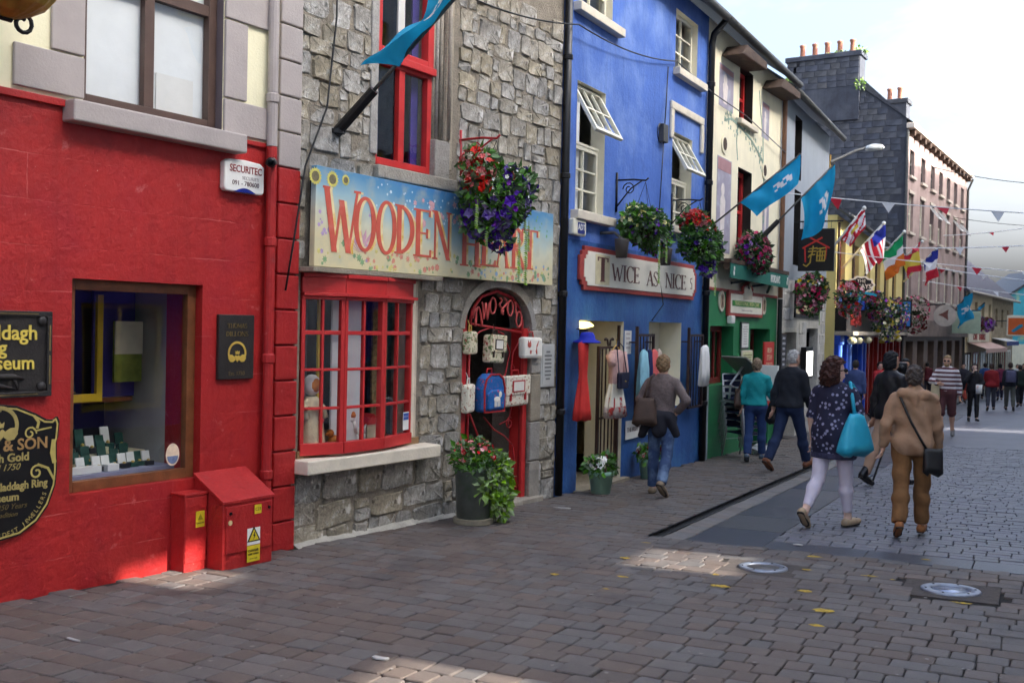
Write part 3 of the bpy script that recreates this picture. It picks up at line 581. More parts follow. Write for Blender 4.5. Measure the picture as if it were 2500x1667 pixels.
# oval shop sign
e = RED.empty('oval_sign', -2.60, .0, .62, 'black and gold curved shop sign low on the red wall', 'sign')
half = [(0, .46), (.12, .445), (.25, .39), (.33, .345), (.385, .34), (.41, .36), (.425, .325), (.415, .22), (.405, .2), (.41, 0), (.40, -.1), (.35, -.23), (.27, -.33), (.15, -.40), (0, -.42)]
outl = half + [(-x, z) for x, z in half[-2:0:-1]]
mb = MB(); mb.prism(outl, -.03, 0); mb.build('board', m_black, e, bevel=.004)
def outline(mb, pts, w, y0, y1, closed=False):
    n = len(pts)
    for i in range(n if closed else n - 1):
        a, b = Vector(pts[i]), Vector(pts[(i + 1) % n]); d = (b - a).normalized(); q = Vector((-d.y, d.x)) * w / 2; a = a - d * w * .3; b = b + d * w * .3
        mb.prism([tuple(a - q), tuple(b - q), tuple(b + q), tuple(a + q)], y0 - (i % 9) * 2e-5, y1)
    return mb
mb = MB(); outline(mb, [(x * .955, z * .955) for x, z in outl], .011, -.033, -.029, True)
def scroll(mb, cx, cz, r, a0, turns, w, sgn=1, y0=-.033, y1=-.029):
    pts = [(cx + sgn * r * (1 - .75 * q / 20) * math.cos(R(a0 + 360 * turns * q / 20)), cz + r * (1 - .75 * q / 20) * math.sin(R(a0 + 360 * turns * q / 20))) for q in range(21)]
    return outline(mb, pts, w, y0, y1)
for sg in (1, -1):
    scroll(mb, sg * .21, .26, .045, 0, 1.2, .010, sg); outline(mb, [(sg * .225, .3), (sg * .25, .275), (sg * .36, .29)], .01, -.033, -.029)
    outline(mb, [(sg * .24, .37), (sg * .27, .33), (sg * .26, .295)], .018, -.033, -.029); scroll(mb, sg * .26, .0, .05, 40, 1.2, .012, sg); outline(mb, [(sg * .27, .05), (sg * .34, .02), (sg * .385, -.06)], .016, -.033, -.029); outline(mb, [(sg * .38, .2), (sg * .37, .12), (sg * .385, .06)], .03, -.033, -.029)
mb.build('gold_scrollwork', mat('pale_gold', '#b9a75e', .5, .1, 20, 0), e)
m_sg = mat('sign_gold', '#a8965a', .5, .1, 20, 0)
claddagh(e, 0, .32, .13, m_sg, -.031)
mb = MB(); mb.ball((0, -.03, .425), (.016, .004, .016)); mb.build('boss', m_sg, e)
m_sg2 = mat('sign_bronze', '#a57f4f', .5, .1, 20, 0)
text('DILLON & SON', .105, m_sg2, e, (-.02, -.032, .19), .002, bold=.002); text('Claddagh Gold', .075, m_sg, e, (-.02, -.032, .11), .0015, bold=.002)
text('Estd 1750', .06, m_sg, e, (.02, -.032, .05), .001, shear=.35); text('The Claddagh Ring', .072, m_sg, e, (.09, -.032, -.075), .0015, bold=.002, sx=.9); text('Museum', .07, m_sg, e, (.02, -.032, -.145), .0015, bold=.002)
text('Over 250 Years', .05, m_dg, e, (.03, -.032, -.205), .001, shear=.35); text('of Tradition', .045, m_dg, e, (.02, -.032, -.255), .001, shear=.35)
for k, ch in enumerate('OLDEST JEWELLERS'):
    a = R(-92 + k * 4.4 * 1.05); text(ch, .042, m_sg, e, (.37 * math.cos(a) * .93, -.032, .0 + .385 * math.sin(a)), .001, rot=(math.pi / 2, -(a + math.pi / 2), 0))
# electrical cabinets
def cabinet(s0, s1, out, zt, lab, kind):
    e = RED.empty('electrical_cabinet', (s0 + s1) / 2, 0, 0, lab, 'electrical cabinet'); w = (s1 - s0) / 2; zb = RED.g((s0 + s1) / 2, out) - .005
    mb = MB(); mb.prism([(0, 0)] * 0 or [(-w, zb), (w, zb), (w, zt), (-w, zt)], -out, 0); mb.build('body', m_red, e, bevel=.006)
    if kind:
        mb = MB(); mb.add([(-w - .012, -out - .012, zt), (w + .012, -out - .012, zt), (w + .012, 0, zt + .19), (-w - .012, 0, zt + .19), (-w - .012, -out - .012, zt + .025), (w + .012, -out - .012, zt + .025), (w + .012, 0, zt + .215), (-w - .012, 0, zt + .215)], [(0, 3, 2, 1), (4, 5, 6, 7), (0, 1, 5, 4), (1, 2, 6, 5), (2, 3, 7, 6), (3, 0, 4, 7)])
        mb.add([(-w, -out, zt), (-w, 0, zt), (-w, 0, zt + .19)], [(0, 1, 2)]); mb.add([(w, -out, zt), (w, 0, zt + .19), (w, 0, zt)], [(0, 1, 2)]); mb.build('sloped_lid', m_red, e, bevel=.004)
        mb = MB(); mb.box(-w + .025, w - .02, -out - .012, -out, zb + .13, zt - .02); mb.build('door', m_red, e, bevel=.004)
        for q in (-w + .06, w - .05): mb = MB(); mb.lathe([(.012, 0), (.012, .008), (.001, .01)], 10); o = mb.build('lock', m_iron, e); o.location = (q, -out - .012, zt - .07); o.rotation_euler = (math.pi / 2, 0, 0)
    else:
        mb = MB(); mb.box(-w - .006, w + .006, -out - .008, 0, zt, zt + .02); mb.build('lid', m_red, e, bevel=.004)
        mb = MB(); mb.box(-w + .004, w - .004, -out - .006, -out, zb + .07, zt - .01); mb.build('cover', m_red, e, bevel=.003)
    return e, w, zb
m_hy = mat('hazard_yellow', '#d8c02a', .5, .08, 20, 0)
e, w, zb = cabinet(-1.235, -1.03, .16, .33, 'narrow red electrical cabinet standing beside the wider one', 0)
mb = MB(); mb.box(-.005, .075, -.169, -.166, .09, .21); mb.build('hazard_label', m_hy, e); mb = MB(); mb.prism([(.01, .145), (.06, .145), (.035, .19)], -.1705, -.1695); mb.build('hazard_triangle', mat('label_olive', '#9a8a1e', .5, 0, 1, 0), e); text('DANGER', .018, m_black, e, (.035, -.17, .12), .0005)
e, w, zb = cabinet(-1.02, -.52, .33, .26, 'wide red electrical cabinet with yellow lightning warning sign', 1)
yb = -.343
mb = MB(); mb.box(-.02, .11, yb - .002, yb, -.08, .05); mb.build('white_label', m_white, e); mb = MB(); mb.prism([(-.022, -.055), (.112, -.055), (.045, .062)], yb - .004, yb - .002); mb.build('triangle_edge', m_black, e); mb = MB(); mb.prism([(-.004, -.046), (.094, -.046), (.045, .04)], yb - .0055, yb - .004); mb.build('triangle', m_hy, e)
mb = MB(); mb.prism([(.05, .02), (.035, -.012), (.046, -.012), (.038, -.04), (.06, -.004), (.049, -.004), (.056, .02)], yb - .007, yb - .0055); mb.build('lightning', m_black, e)
mb = MB(); mb.box(-.02, .11, yb - .002, yb, -.21, -.085); mb.build('warning_plate', m_hy, e); text('DANGER', .026, m_black, e, (.045, yb - .0025, -.125), .0005, bold=.001); text('KEEP AWAY', .02, m_black, e, (.045, yb - .0025, -.152), .0005, bold=.001); text('electric supply', .013, m_black, e, (.045, yb - .0025, -.185), .0005)
mb = MB(); mb.box(.05, .12, yb - .002, yb, .155, .225); mb.build('number_label', m_hy, e); text('C23', .034, m_black, e, (.085, yb - .0025, .19), .0005)
mb = MB(); mb.lathe([(.02, 0), (.02, .002)], 12); o = mb.build('round_sticker', mat('round_sticker', '#d8c08a', .5, 0, 1, 0), e); o.location = (-.19, yb, .12); o.rotation_euler = (math.pi / 2, 0, 0)
# gilt lantern on a scrolled bracket, top left
s_, z_ = FP(RED, 20, 20, .55)
e = RED.empty('wall_lantern', s_, .55, z_, 'gilded fluted lantern on black scroll bracket above the red wall', 'lantern')
mb = MB(); n = 32
prof = [(.04, -.06), (.12, -.03), (.2, .02), (.26, .1), (.3, .22), (.32, .36)]
mb.rings([[(r_ * (1 + .05 * (j % 2)) * math.cos(2 * math.pi * j / n), r_ * (1 + .05 * (j % 2)) * math.sin(2 * math.pi * j / n), z) for j in range(n)] for r_, z in prof]); mb.build('fluted_bowl', mat('old_gilt', '#a98a3c', .45, .3, 9, .2, 30, metal=.3), e)
mb = MB(); mb.lathe([(.325, .34), (.35, .36), (.35, .4), (.32, .42)], 32); mb.build('rim', m_black, e)
mb = MB(); pts = [(-.9, .0, -.02), (-.3, 0, -.06), (.02, 0, -.07)] + [(.09 + (.075 - .045 * q / 16) * math.cos(R(180 - q * 30)) * 1, 0, -.07 - .0 + (.075 - .045 * q / 16) * math.sin(R(180 - q * 30))) for q in range(17)]
mb.tube(pts, .013, 8); mb.build('scroll_bracket', m_black, e, smooth=True)
mb = MB(); mb.tube([(0, .0, .4), (0, .3, .55), (0, .55, .55)], .018, 8); mb.build('wall_arm', m_black, e)
# ================================================================== stone toy shop
m_stone = mat('rubble_stone', '#aba393', .85, .3, 6, 1.0, 20, rnd=.2, grain=.4, sub=('#d2cec6', 9, .54, .68), dirt=('#57514a', 13, .56, .68))
m_mort = mat('lime_mortar', '#968c7c', .95, .25, 7, .9, 40, grain=.3, dirt=('#4e483f', 4, .55, .75))
m_dress = mat('dressed_stone', '#a49c8e', .8, .18, 6, .6, 40, rnd=.12, grain=.25, dirt=('#6e665a', 5, .6, .75))
m_redw = mat('red_window_paint', '#c1302f', .42, .1, 5, .12, 40, dirt=('#d86a62', 16, .68, .78))
m_sill = mat('cream_sill_paint', '#ddd2bd', .65, .1, 5, .3, 40, dirt=('#a79a84', 9, .62, .75))
stn = WOOD.empty('stone_shop_building', 0, 0, 0, 'rubble stone shop with red bowed window and arched doorway', 'building')
bay = (.07, 1.64, .47, 2.08); dor = (2.42, 3.72, -.7, 2.06); uwn = (1.0, 2.02, 3.1, 5.35)
mb = MB(); wall(mb, .012, 4.32, -.8, 7.6, [bay, dor, uwn]); reveal(mb, bay, .3); reveal(mb, uwn, .3); mb.build('mortar_wall', m_mort, stn)
mb = MB(); shell(mb, .012, 4.32, -.8, 7.6, 7); mb.build('side_wall', m_mort, stn)
mb = MB(); mb.box(-.05, 4.4, -.25, 7.2, 7.6, 7.75); mb.build('roof', MATS['slate'], stn)
# stones: coursed rubble with split and merged pieces
rs = random.Random(21)
free_holes = [(bay[0] - .02, bay[1] + .06, bay[2] - .13, bay[3] + .06), (dor[0] - .02, dor[1] + .04, dor[2], dor[3] + .14), (uwn[0] - .04, uwn[1] + .22, uwn[2] - .16, uwn[3] + .2), (.1, 4.03, 2.16, 2.92)]
cells = []; z = -.62
while z < 5.75:
    big = z < .35
    h = rs.uniform(.17, .3) if big else rs.uniform(.12, .26); s_ = .02 + rs.uniform(-.1, 0)
    while s_ < 4.3:
        w = rs.uniform(.2, .5) if big else rs.uniform(.13, .42)
        a, b = max(s_, .016), min(s_ + w, 4.3); s_ += w
        c, d = z, z + h
        for ho in free_holes:          # trim against openings
            if a < ho[1] and b > ho[0] and c < ho[3] and d > ho[2]:
                ox = min(b, ho[1]) - max(a, ho[0]); oz = min(d, ho[3]) - max(c, ho[2])
                if ox >= (b - a) - 1e-6 and oz >= (d - c) - 1e-6: a = b; break
                if (ox < oz * 1.2 and ox < (b - a)) or oz >= (d - c) - 1e-6:
                    if a < ho[0] : b = ho[0]
                    elif b > ho[1]: a = ho[1]
                    else: a = b
                else:
                    if c < ho[2]: d = ho[2]
                    else: c = ho[3]
        if b - a < .07 or d - c < .06: continue
        k = rs.random()
        if k < .16 and d - c > .2 and b - a < .32:
            m_ = c + (d - c) * rs.uniform(.38, .62); cells += [(a, b, c, m_), (a, b, m_, d)]
        elif k < .26 and b - a > .34:
            m_ = a + (b - a) * rs.uniform(.6, .75); q = c + (d - c) * rs.uniform(.4, .6); cells += [(a, m_, c, d), (m_, b, c, q), (m_, b, q, d)]
        else: cells.append((a, b, c, d))
    z += h
def stone(a, b, c, d, r, m, parent, name='stone', gap=.004, prn=(.004, .026), y0=0., joined=None):
    w, h = b - a - 2 * gap, d - c - 2 * gap; cx, cz = (a + b) / 2, (c + d) / 2; n = 12; ring = []
    sk = r.uniform(-.1, .1); e1 = r.uniform(4.5, 11.)
    for i in range(n):
        t = 2 * math.pi * i / n + .26; ct, s_t = math.cos(t), math.sin(t)
        x = (abs(ct) ** (2 / e1)) * (1 if ct > 0 else -1) * w / 2; zz = (abs(s_t) ** (2 / e1)) * (1 if s_t > 0 else -1) * h / 2
        k = r.uniform(.86, 1.05); ring.append((x * k + sk * zz * .5, zz * r.uniform(.84, 1.08) + sk * x * .22))
    pr = r.uniform(*prn); mb = MB(); tx, tz = r.uniform(-.06, .06), r.uniform(-.06, .06)
    lo = [(x, .015 + y0, q) for x, q in ring]; mi = [(x * .985, -pr * .55 + y0, q * .985) for x, q in ring]; hi = [(x * .95 + r.uniform(-.005, .005), -pr + x * tx + q * tz + r.uniform(-.007, .007) + y0, q * .93 + r.uniform(-.005, .005)) for x, q in ring]
    ce = [(r.uniform(-.2, .2) * w, -pr - r.uniform(-.004, .008) + y0, r.uniform(-.2, .2) * h)]
    mb.v = lo + mi + hi + ce; f = []
    for k2 in (0, n):
        f += [(k2 + i, k2 + (i + 1) % n, k2 + n + (i + 1) % n, k2 + n + i) for i in range(n)]
    f += [(2 * n + i, 2 * n + (i + 1) % n, 3 * n) for i in range(n)]; mb.f = f; mb.m = [0] * len(f)
    if joined is not None: joined.add([(x + cx, y, z + cz) for x, y, z in mb.v], mb.f); return None
    o = mb.build(name, m, parent); o.location = (cx, 0, cz); return o
vis = [q for q in cells if q[2] < 5.1]
jit = lambda s_, z: .022 * math.sin(5.1 * s_ + 2.3 * math.sin(1.7 * z + 3 * s_)) + .015 * math.sin(13 * s_ + z * 4)
vis.sort(key=lambda q: -(q[1] - q[0]) * (q[3] - q[2])); rest = MB()
for iv_, (a_, b_, c_, d_) in enumerate(vis):
    m0 = (a_ + b_) / 2; near = any(a_ < h_[1] + .03 and b_ > h_[0] - .03 and c_ < h_[3] + .03 and d_ > h_[2] - .03 for h_ in free_holes)
    k_ = 0 if near else 1; stone(a_ + k_ * rs.uniform(-.012, .012), b_ + k_ * rs.uniform(-.012, .012), c_ + k_ * jit(m0, c_), d_ + k_ * jit(m0, d_), rs, m_stone, stn, joined=None if iv_ < 300 else rest)
if rest.v: rest.build('small_stones', m_stone, stn)['kind'] = 'stuff'
# base fillet of pale cement
mb = MB(); pts = [(.02, -.06, WOOD.g(0)), (.9, -.05, WOOD.g(.9)), (1.7, -.07, WOOD.g(1.7)), (2.3, -.04, WOOD.g(2.3))]
for i in range(3):
    a, b = pts[i], pts[i + 1]; mb.add([(a[0], -.1, a[2] - .02), (b[0], -.1, b[2] - .02), (b[0], 0, b[2] + .05), (a[0], 0, a[2] + .03), (a[0], 0, a[2] - .05), (b[0], 0, b[2] - .05)], [(0, 1, 2, 3), (0, 4, 5, 1)])
mb.build('cement_fillet', mat('pale_cement', '#b9b4a8', .9, .2, 9, .6, 40, grain=.2), stn)
# ---- door arch
zc, rx, rz = 1.60, .65, .46; cx = 3.07
arc = [(cx + rx * math.cos(R(180 - 180 * i / 20)), zc + rz * math.sin(R(180 - 180 * i / 20))) for i in range(21)]
for k in range(5):     # voussoir-like dressed blocks of the arch ring
    i0, i1 = k * 4, k * 4 + 4; ring = arc[i0:i1 + 1]; outer = [(cx + (x - cx) * 1.13, zc + (z - zc) * 1.22 + .01) for x, z in ring]
    mb = MB(); mb.prism(ring + outer[::-1], -.03, .28); mb.build('arch_stone', m_dress, stn, bevel=.006)
mb = MB()
for i in range(20):
    a, b = arc[i], arc[i + 1]; mb.quad((a[0], .0, a[1]), (b[0], .0, b[1]), (b[0], .0, 2.3), (a[0], .0, 2.3))
mb.build('arch_infill', m_mort, stn)
mb = MB()
for x in (2.42, 3.72): mb.quad((x, 0, -.7), (x, .5, -.7), (x, .5, 1.62), (x, 0, 1.62))
mb.build('door_reveal', m_dress, stn)
for z0, z1 in ((-.5, .1), (.1, .55), (.55, 1.1), (1.1, 1.6)):
    mb = MB(); mb.box(3.72, 3.93, -.035, .1, z0 + .006, z1 - .006); mb.build('jamb_stone', m_dress, stn, bevel=.012)
# porch interior: dark stone back with a cream inner jamb
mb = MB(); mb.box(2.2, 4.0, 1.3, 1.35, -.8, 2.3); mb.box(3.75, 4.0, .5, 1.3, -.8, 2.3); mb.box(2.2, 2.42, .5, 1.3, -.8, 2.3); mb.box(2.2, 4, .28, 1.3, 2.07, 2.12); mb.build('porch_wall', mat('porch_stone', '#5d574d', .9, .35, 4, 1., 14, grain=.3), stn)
mb = MB(); mb.box(2.66, 2.86, .34, .4, -.7, 1.95); mb.build('inner_jamb', m_sill, stn)
mb = MB(); mb.box(2.425, 2.52, .02, .3, -.6, 1.62); mb.box(2.55, 2.64, .1, .3, -.6, 1.75); mb.box(3.63, 3.715, .02, .2, -.6, 1.62); mb.build('door_frame', m_redw, stn, bevel=.008)
mb = MB(); mb.box(2.3, 3.9, -.12, 1.3, -.75, WOOD.g(3, .1) + .035); mb.build('doorstep', m_dress, stn, bevel=.01)
# ---- red iron gate in the arch
m_ri = mat('red_iron', '#a8252a', .45, .12, 10, .2, 60)
gt = WOOD.empty('iron_gate', 3.12, -.06, 0, 'red wrought iron gate with curled bars in the stone archway', 'gate')
mb = MB(); mb.tube([(.52, 0, -.28), (.52, 0, 1.7), (.45, 0, 1.85), (.3, 0, 1.96), (0, 0, 2.02), (-.3, 0, 1.95), (-.46, 0, 1.8), (-.5, 0, 1.6)], .018, 8); mb.tube([(-.5, 0, -.25), (-.5, 0, 1.6)], .016, 8); mb.tube([(-.5, 0, 1.66), (.52, 0, 1.57)], .014, 8); mb.tube([(-.5, 0, -.22), (.52, 0, -.25)], .014, 8); mb.build('frame', m_ri, gt, smooth=True)
def curl(mb, pts, r=.008, cx=None, n=6): mb.tube(pts, r, n)
mb = MB()
curl(mb, [(-.45, .01, .7), (-.3, .0, .45), (0, .0, .15), (.3, 0, -.1), (.48, 0, -.2)], .012); curl(mb, [(-.2, 0, .65), (0, 0, .5), (.2, 0, .42), (.38, 0, .3), (.42, 0, .1), (.38, 0, -.1)], .009)
curl(mb, [(-.45, 0, 1.5), (-.3, 0, 1.58), (-.1, 0, 1.62), (.15, 0, 1.55), (.28, 0, 1.35), (.2, 0, 1.1), (0, 0, 1.0), (-.2, 0, .9), (-.3, 0, .7)], .009)
curl(mb, [(.5, 0, 1.5), (.35, 0, 1.35), (.3, 0, 1.1), (.45, 0, .9), (.5, 0, .7)], .009); curl(mb, [(0, 0, 1.05), (.2, 0, .98), (.36, 0, .85), (.3, 0, .6), (.1, 0, .55)], .008)
for cx_, cz_, r_, t0 in ((-.05, 1.4, .1, 0), (.1, 1.38, .08, 120), (.3, .55, .07, 60)):
    curl(mb, [(cx_ + r_ * (1 - .7 * q / 16) * math.cos(R(t0 + 32 * q)), 0, cz_ + r_ * (1 - .7 * q / 16) * math.sin(R(t0 + 32 * q))) for q in range(17)], .007)
mb.build('scroll_bars', m_ri, gt, smooth=True)
# curly script in iron over the gate
m_coral = mat('coral_iron', '#cf5a56', .45, .1, 10, .1, 60)
mb = MB(); X = -.43
def squig(f, n=22, r=.011):
    mb.tube([(f(q / n)[0], -.02, f(q / n)[1]) for q in range(n + 1)], r, 6)
squig(lambda t: (-.47 + .16 * t + .03 * math.sin(9 * t), 1.72 + .1 * math.sin(12 * t) + .03 * t)); squig(lambda t: (-.31 + .14 * t, 1.8 + .09 * math.sin(13 * t + 1)))
for c_ in ((-.1, 1.86), (.24, 1.84), (.42, 1.72)):
    squig(lambda t: (c_[0] + .055 * math.cos(6.6 * t), c_[1] + .085 * math.sin(6.6 * t)))
squig(lambda t: (.03 + .06 * t + .03 * math.sin(10 * t), 1.95 - .17 * t)); squig(lambda t: (.12 + .05 * math.sin(6 * t), 1.95 - .18 * t)); squig(lambda t: (.33 + .06 * t, 1.9 - .16 * t + .03 * math.sin(9 * t)))
mb.build('script_lettering', m_coral, gt, smooth=True)
# ---- bowed shop window
plan = [(.085, -.0), (.46, -.15), (.97, -.165), (1.52, -.04)]
zt, zb_ = 1.84, .50
bw = MB(); bwn = bw.build('bow_window', m_redw, stn)  # holder part, filled below
mbf = MB(); rows = [.60, .90, 1.235, 1.555, 1.84]
for k in range(3):
    (xa, ya), (xb, yb_) = plan[k], plan[k + 1]; d = Vector((xb - xa, yb_ - ya, 0)); Ln = d.length; d.normalize(); nn = Vector((d.y, -d.x, 0))
    P = lambda t, off, z: Vector((xa, ya, z)) + d * t + nn * off
    def bx(t0, t1, o0, o1, z0, z1): mbf.add([P(t0, o0, z0), P(t1, o0, z0), P(t1, o1, z0), P(t0, o1, z0), P(t0, o0, z1), P(t1, o0, z1), P(t1, o1, z1), P(t0, o1, z1)], [(0, 3, 2, 1), (4, 5, 6, 7), (0, 1, 5, 4), (1, 2, 6, 5), (2, 3, 7, 6), (3, 0, 4, 7)])
    bx(0, Ln, .03, -.05, .50, .60); bx(0, Ln, .03, -.05, 1.84, 1.87); bx(-.02 if k else 0, Ln + .02, .06, -.08, 1.87, 1.90); bx(0, Ln, .02, -.06, 1.90, 2.05); bx(-.0, Ln, .045, -.06, 2.03, 2.065)
    for t in ((0, .035), (Ln - .035, Ln)): bx(t[0], t[1], .018, -.045, .60, 1.84)
    mid = Ln / 2; bx(mid - .012, mid + .012, .008, -.03, .60, 1.84)
    for z in rows[1:-1]:
        hh = .018 if z == rows[3] else .012
        bx(.035, mid - .012, .01, -.032, z - hh, z + hh); bx(mid + .012, Ln - .035, .01, -.032, z - hh, z + hh)
    for j in range(4):
        for t0, t1 in ((.035, mid - .012), (mid + .012, Ln - .035)):
            pm = MB(); pm.quad(P(t0, -.01, rows[j]), P(t1, -.01, rows[j]), P(t1, -.01, rows[j + 1]), P(t0, -.01, rows[j + 1])); pm.build('pane', m_glass2, bwn)
me = mbf.mesh('bow_window', m_redw); bwn.data = me
b_ = bwn.modifiers.new('edge', 'BEVEL'); b_.width = .004; b_.segments = 2; b_.limit_method = 'ANGLE'
mb = MB(); mb.prismz([(-.0, .02), (.0, -.2), (1.78, -.235), (1.82, .02)], .355, .475); mb.build('sill', m_sill, stn, bevel=.012)
mb = MB(); mb.quad((1.64, -.02, .47), (1.64, .1, .47), (1.55, .1, 2.06), (1.64, -.02, 2.06)); mb.box(1.53, 1.64, -.005, .12, .475, 2.06); mb.build('window_jamb', m_sill, stn)
mb = MB(); mb.box(0.02, 1.8, -.2, .05, 2.068, 2.11); mb.build('lintel_board', m_dress, stn, bevel=.006)
# window interior: floor, toys, painted reflections
mb = MB(); mb.box(.05, 1.7, -.02, 1.1, .46, .54); mb.build('display_floor', mat('display_wood', '#8a6a48', .6, .2, 8, .2, 30), stn)
mb = MB(); mb.box(.05, 2.3, 1.1, 1.12, .4, 2.1); mb.build('display_back', mat('shop_back', '#4a4038', .8, .4, 3, .2, 9), stn)
mb = MB(); mb.box(1.30, 1.52, .25, .27, .55, 1.85); mb.build('lattice_panel', mat('patterned_screen', '#8d7a52', .7, .5, 26, .1, 20), stn)
for x0, x1, y, m_, nm in ((.70, .90, .04, m_pane_back, 'white_reflection_sheet'), (.58, .68, .1, m_pane_back, 'white_reflection_strip'), (.42, .45, .12, MATS['yellow_reflection'], 'yellow_reflection_post'), (.47, .53, .16, MATS['purple_pane_backing'], 'purple_reflection_post'), (.10, .13, .2, MATS['yellow_reflection'], 'yellow_reflection_rail'), (.50, .62, .45, mat('grey_stone_panel', '#7b7c7c', .8, .3, 6, .2), 'grey_panel')):
    mb = MB(); mb.box(x0, x1, y, y + .02, .56, 1.86); mb.build(nm, m_, stn)  # white, yellow and purple strips stand in for reflections on the glass
# ---- toys
m_toy = mat('toy_cream', '#d9c8a4', .8, .1, 12, .3, 60); m_or = mat('toy_orange', '#cf7a2c', .7, .1, 9, .1)
e = WOOD.empty('rag_doll', .29, -.06, .545, 'cream rag doll with bonnet standing in the bowed window', 'toy')
mb = MB(); mb.lathe([(.12, 0), (.13, .02), (.105, .22), (.075, .4), (.05, .45)], 16); mb.build('dress', m_toy, e, smooth=True)
mb = MB(); mb.ball((0, 0, .55), (.085, .075, .095), 12, 8); mb.build('bonnet', m_white, e, smooth=True)
mb = MB(); mb.ball((0, -.035, .55), (.06, .055, .065), 12, 8); mb.build('head', m_or, e, smooth=True)
for q in (-1, 1): mb = MB(); mb.tube([(q * .05, 0, .42), (q * .11, -.03, .35), (q * .12, -.06, .26)], [.03, .028, .022], 8); mb.build('arm', m_toy, e, smooth=True)
mb = MB(); mb.prism([(-.03, .26), (.03, .26), (0, .2)], -.13, -.11); mb.build('neckerchief', m_redw, e)
e = WOOD.empty('toy_dog', .9, -.05, .545, 'small white wooden toy dog in the bowed window', 'toy')
mb = MB(); mb.tube([(-.05, 0, .1), (.06, 0, .1)], [.04, .035], 10); mb.tube([(-.05, 0, .1), (-.08, 0, .2)], [.03, .022], 8); mb.ball((-.095, 0, .215), (.04, .026, .028)); mb.tube([(.06, 0, .11), (.1, 0, .16)], [.012, .006], 6)
for x in (-.045, .05):
    for y in (-.022, .022): mb.tube([(x, y, .08), (x, y, 0)], .012, 6)
mb.build('body', m_white, e, smooth=True)
mb = MB(); mb.lathe([(.028, 0), (.034, .02), (.02, .05), (.001, .06)], 10, (-.09, 0, .235)); mb.build('hat', m_or, e)
e = WOOD.empty('toy_duck', .52, -.0, .545, 'orange toy duck low in the bowed window', 'toy')
mb = MB(); mb.ball((0, 0, .05), (.07, .045, .05)); mb.ball((-.05, 0, .12), (.035, .032, .035)); mb.tube([(-.08, 0, .118), (-.11, 0, .112)], [.014, .006], 6); mb.build('body', m_or, e, smooth=True)
e = WOOD.empty('toy_house', 1.12, -.12, .545, 'little wooden toy house in the bowed window', 'toy')
mb = MB(); mb.box(-.08, .08, -.05, .05, 0, .15); mb.build('walls', m_toy, e); mb = MB(); mb.prism([(-.1, .15), (.1, .15), (0, .25)], -.06, .06); mb.build('roof', m_redw, e)
mb = MB(); mb.box(-.06, .06, -.002, 0, -.085, .085); mb.cm = 1; mb.box(-.055, .055, -.0035, -.002, .01, .075); mb.cm = 2; mb.box(-.055, .055, -.0045, -.0035, .035, .05)
o = mb.build('window_notice', [m_white, mat('notice_blue', '#2d4f9c', .5, .1, 9, 0), mat('notice_orange', '#7a86b8', .5, 0, 1, 0)]); WOOD.put(o, 1.40, .095, .72); o.rotation_euler[2] += math.atan2(.125, .55); tag(o, 'small blue and white card stuck in the bowed window corner', 'notice')
# ---- upper window
mb = MB()
mb.box(1.86, 2.03, .05, .3, 3.12, 5.35); mb.box(.9, 1.0, -.025, .05, 3.2, 5.4); mb.box(2.03, 2.14, -.025, .05, 3.2, 5.4); mb.build('window_surround', m_dress, stn, bevel=.01)
for x, y in ((1.90, .06), (1.95, .045), (2.0, .03), (2.06, -.035)):
    mb = MB(); mb.tube([(x, y, 3.5), (x, y, 5.4)], .022, 10); mb.build('moulded_shaft', m_dress, stn, smooth=True)
mb = MB(); mb.box(1.86, 2.1, -.03, .1, 3.1, 3.48); mb.build('shaft_base', m_dress, stn, bevel=.012)
mb = MB(); mb.box(.96, 2.18, -.075, .1, 2.985, 3.105); mb.build('stone_sill', m_dress, stn, bevel=.012)
sash(stn, 1.0, 1.87, 3.13, 4.13, .04, [0, .48, 1], 1, .065, .085, m_redw, m_glass, depth=.07)
sash(stn, 1.0, 1.87, 4.14, 5.3, .02, 1, 1, .09, .05, m_redw, m_glass, depth=.09)
mb = MB(); mb.box(.98, 1.89, -.005, .09, 4.10, 4.17); mb.build('transom', m_redw, stn, bevel=.005)
for x0, x1, m_ in ((1.48, 1.58, m_white), (1.7, 1.8, MATS['purple_pane_backing']), (1.05, 1.15, MATS['grey_stone_panel'])):
    mb = MB(); mb.box(x0, x1, .16, .18, 3.1, 5.2); mb.build('hanging_cloth', m_, stn)
mb = MB(); mb.box(.9, 2.1, 1.4, 1.42, 3., 5.5); mb.build('room_back', mat('room_back', '#6d6f86', .8, .35, 2.5, .1), stn)
# rain pipe at the far corner
mb = MB(); mb.tube([(4.335, -.06, -.36), (4.335, -.06, 7.3)], .048, 12); mb.build('downpipe', m_black, stn, smooth=True)
for q in (.6, 2.0, 3.4, 4.8):
    mb = MB(); mb.lathe([(.048, 0), (.06, .01), (.06, .06), (.048, .07)], 12, (4.335, -.06, q)); mb.build('pipe_collar', m_black, stn)
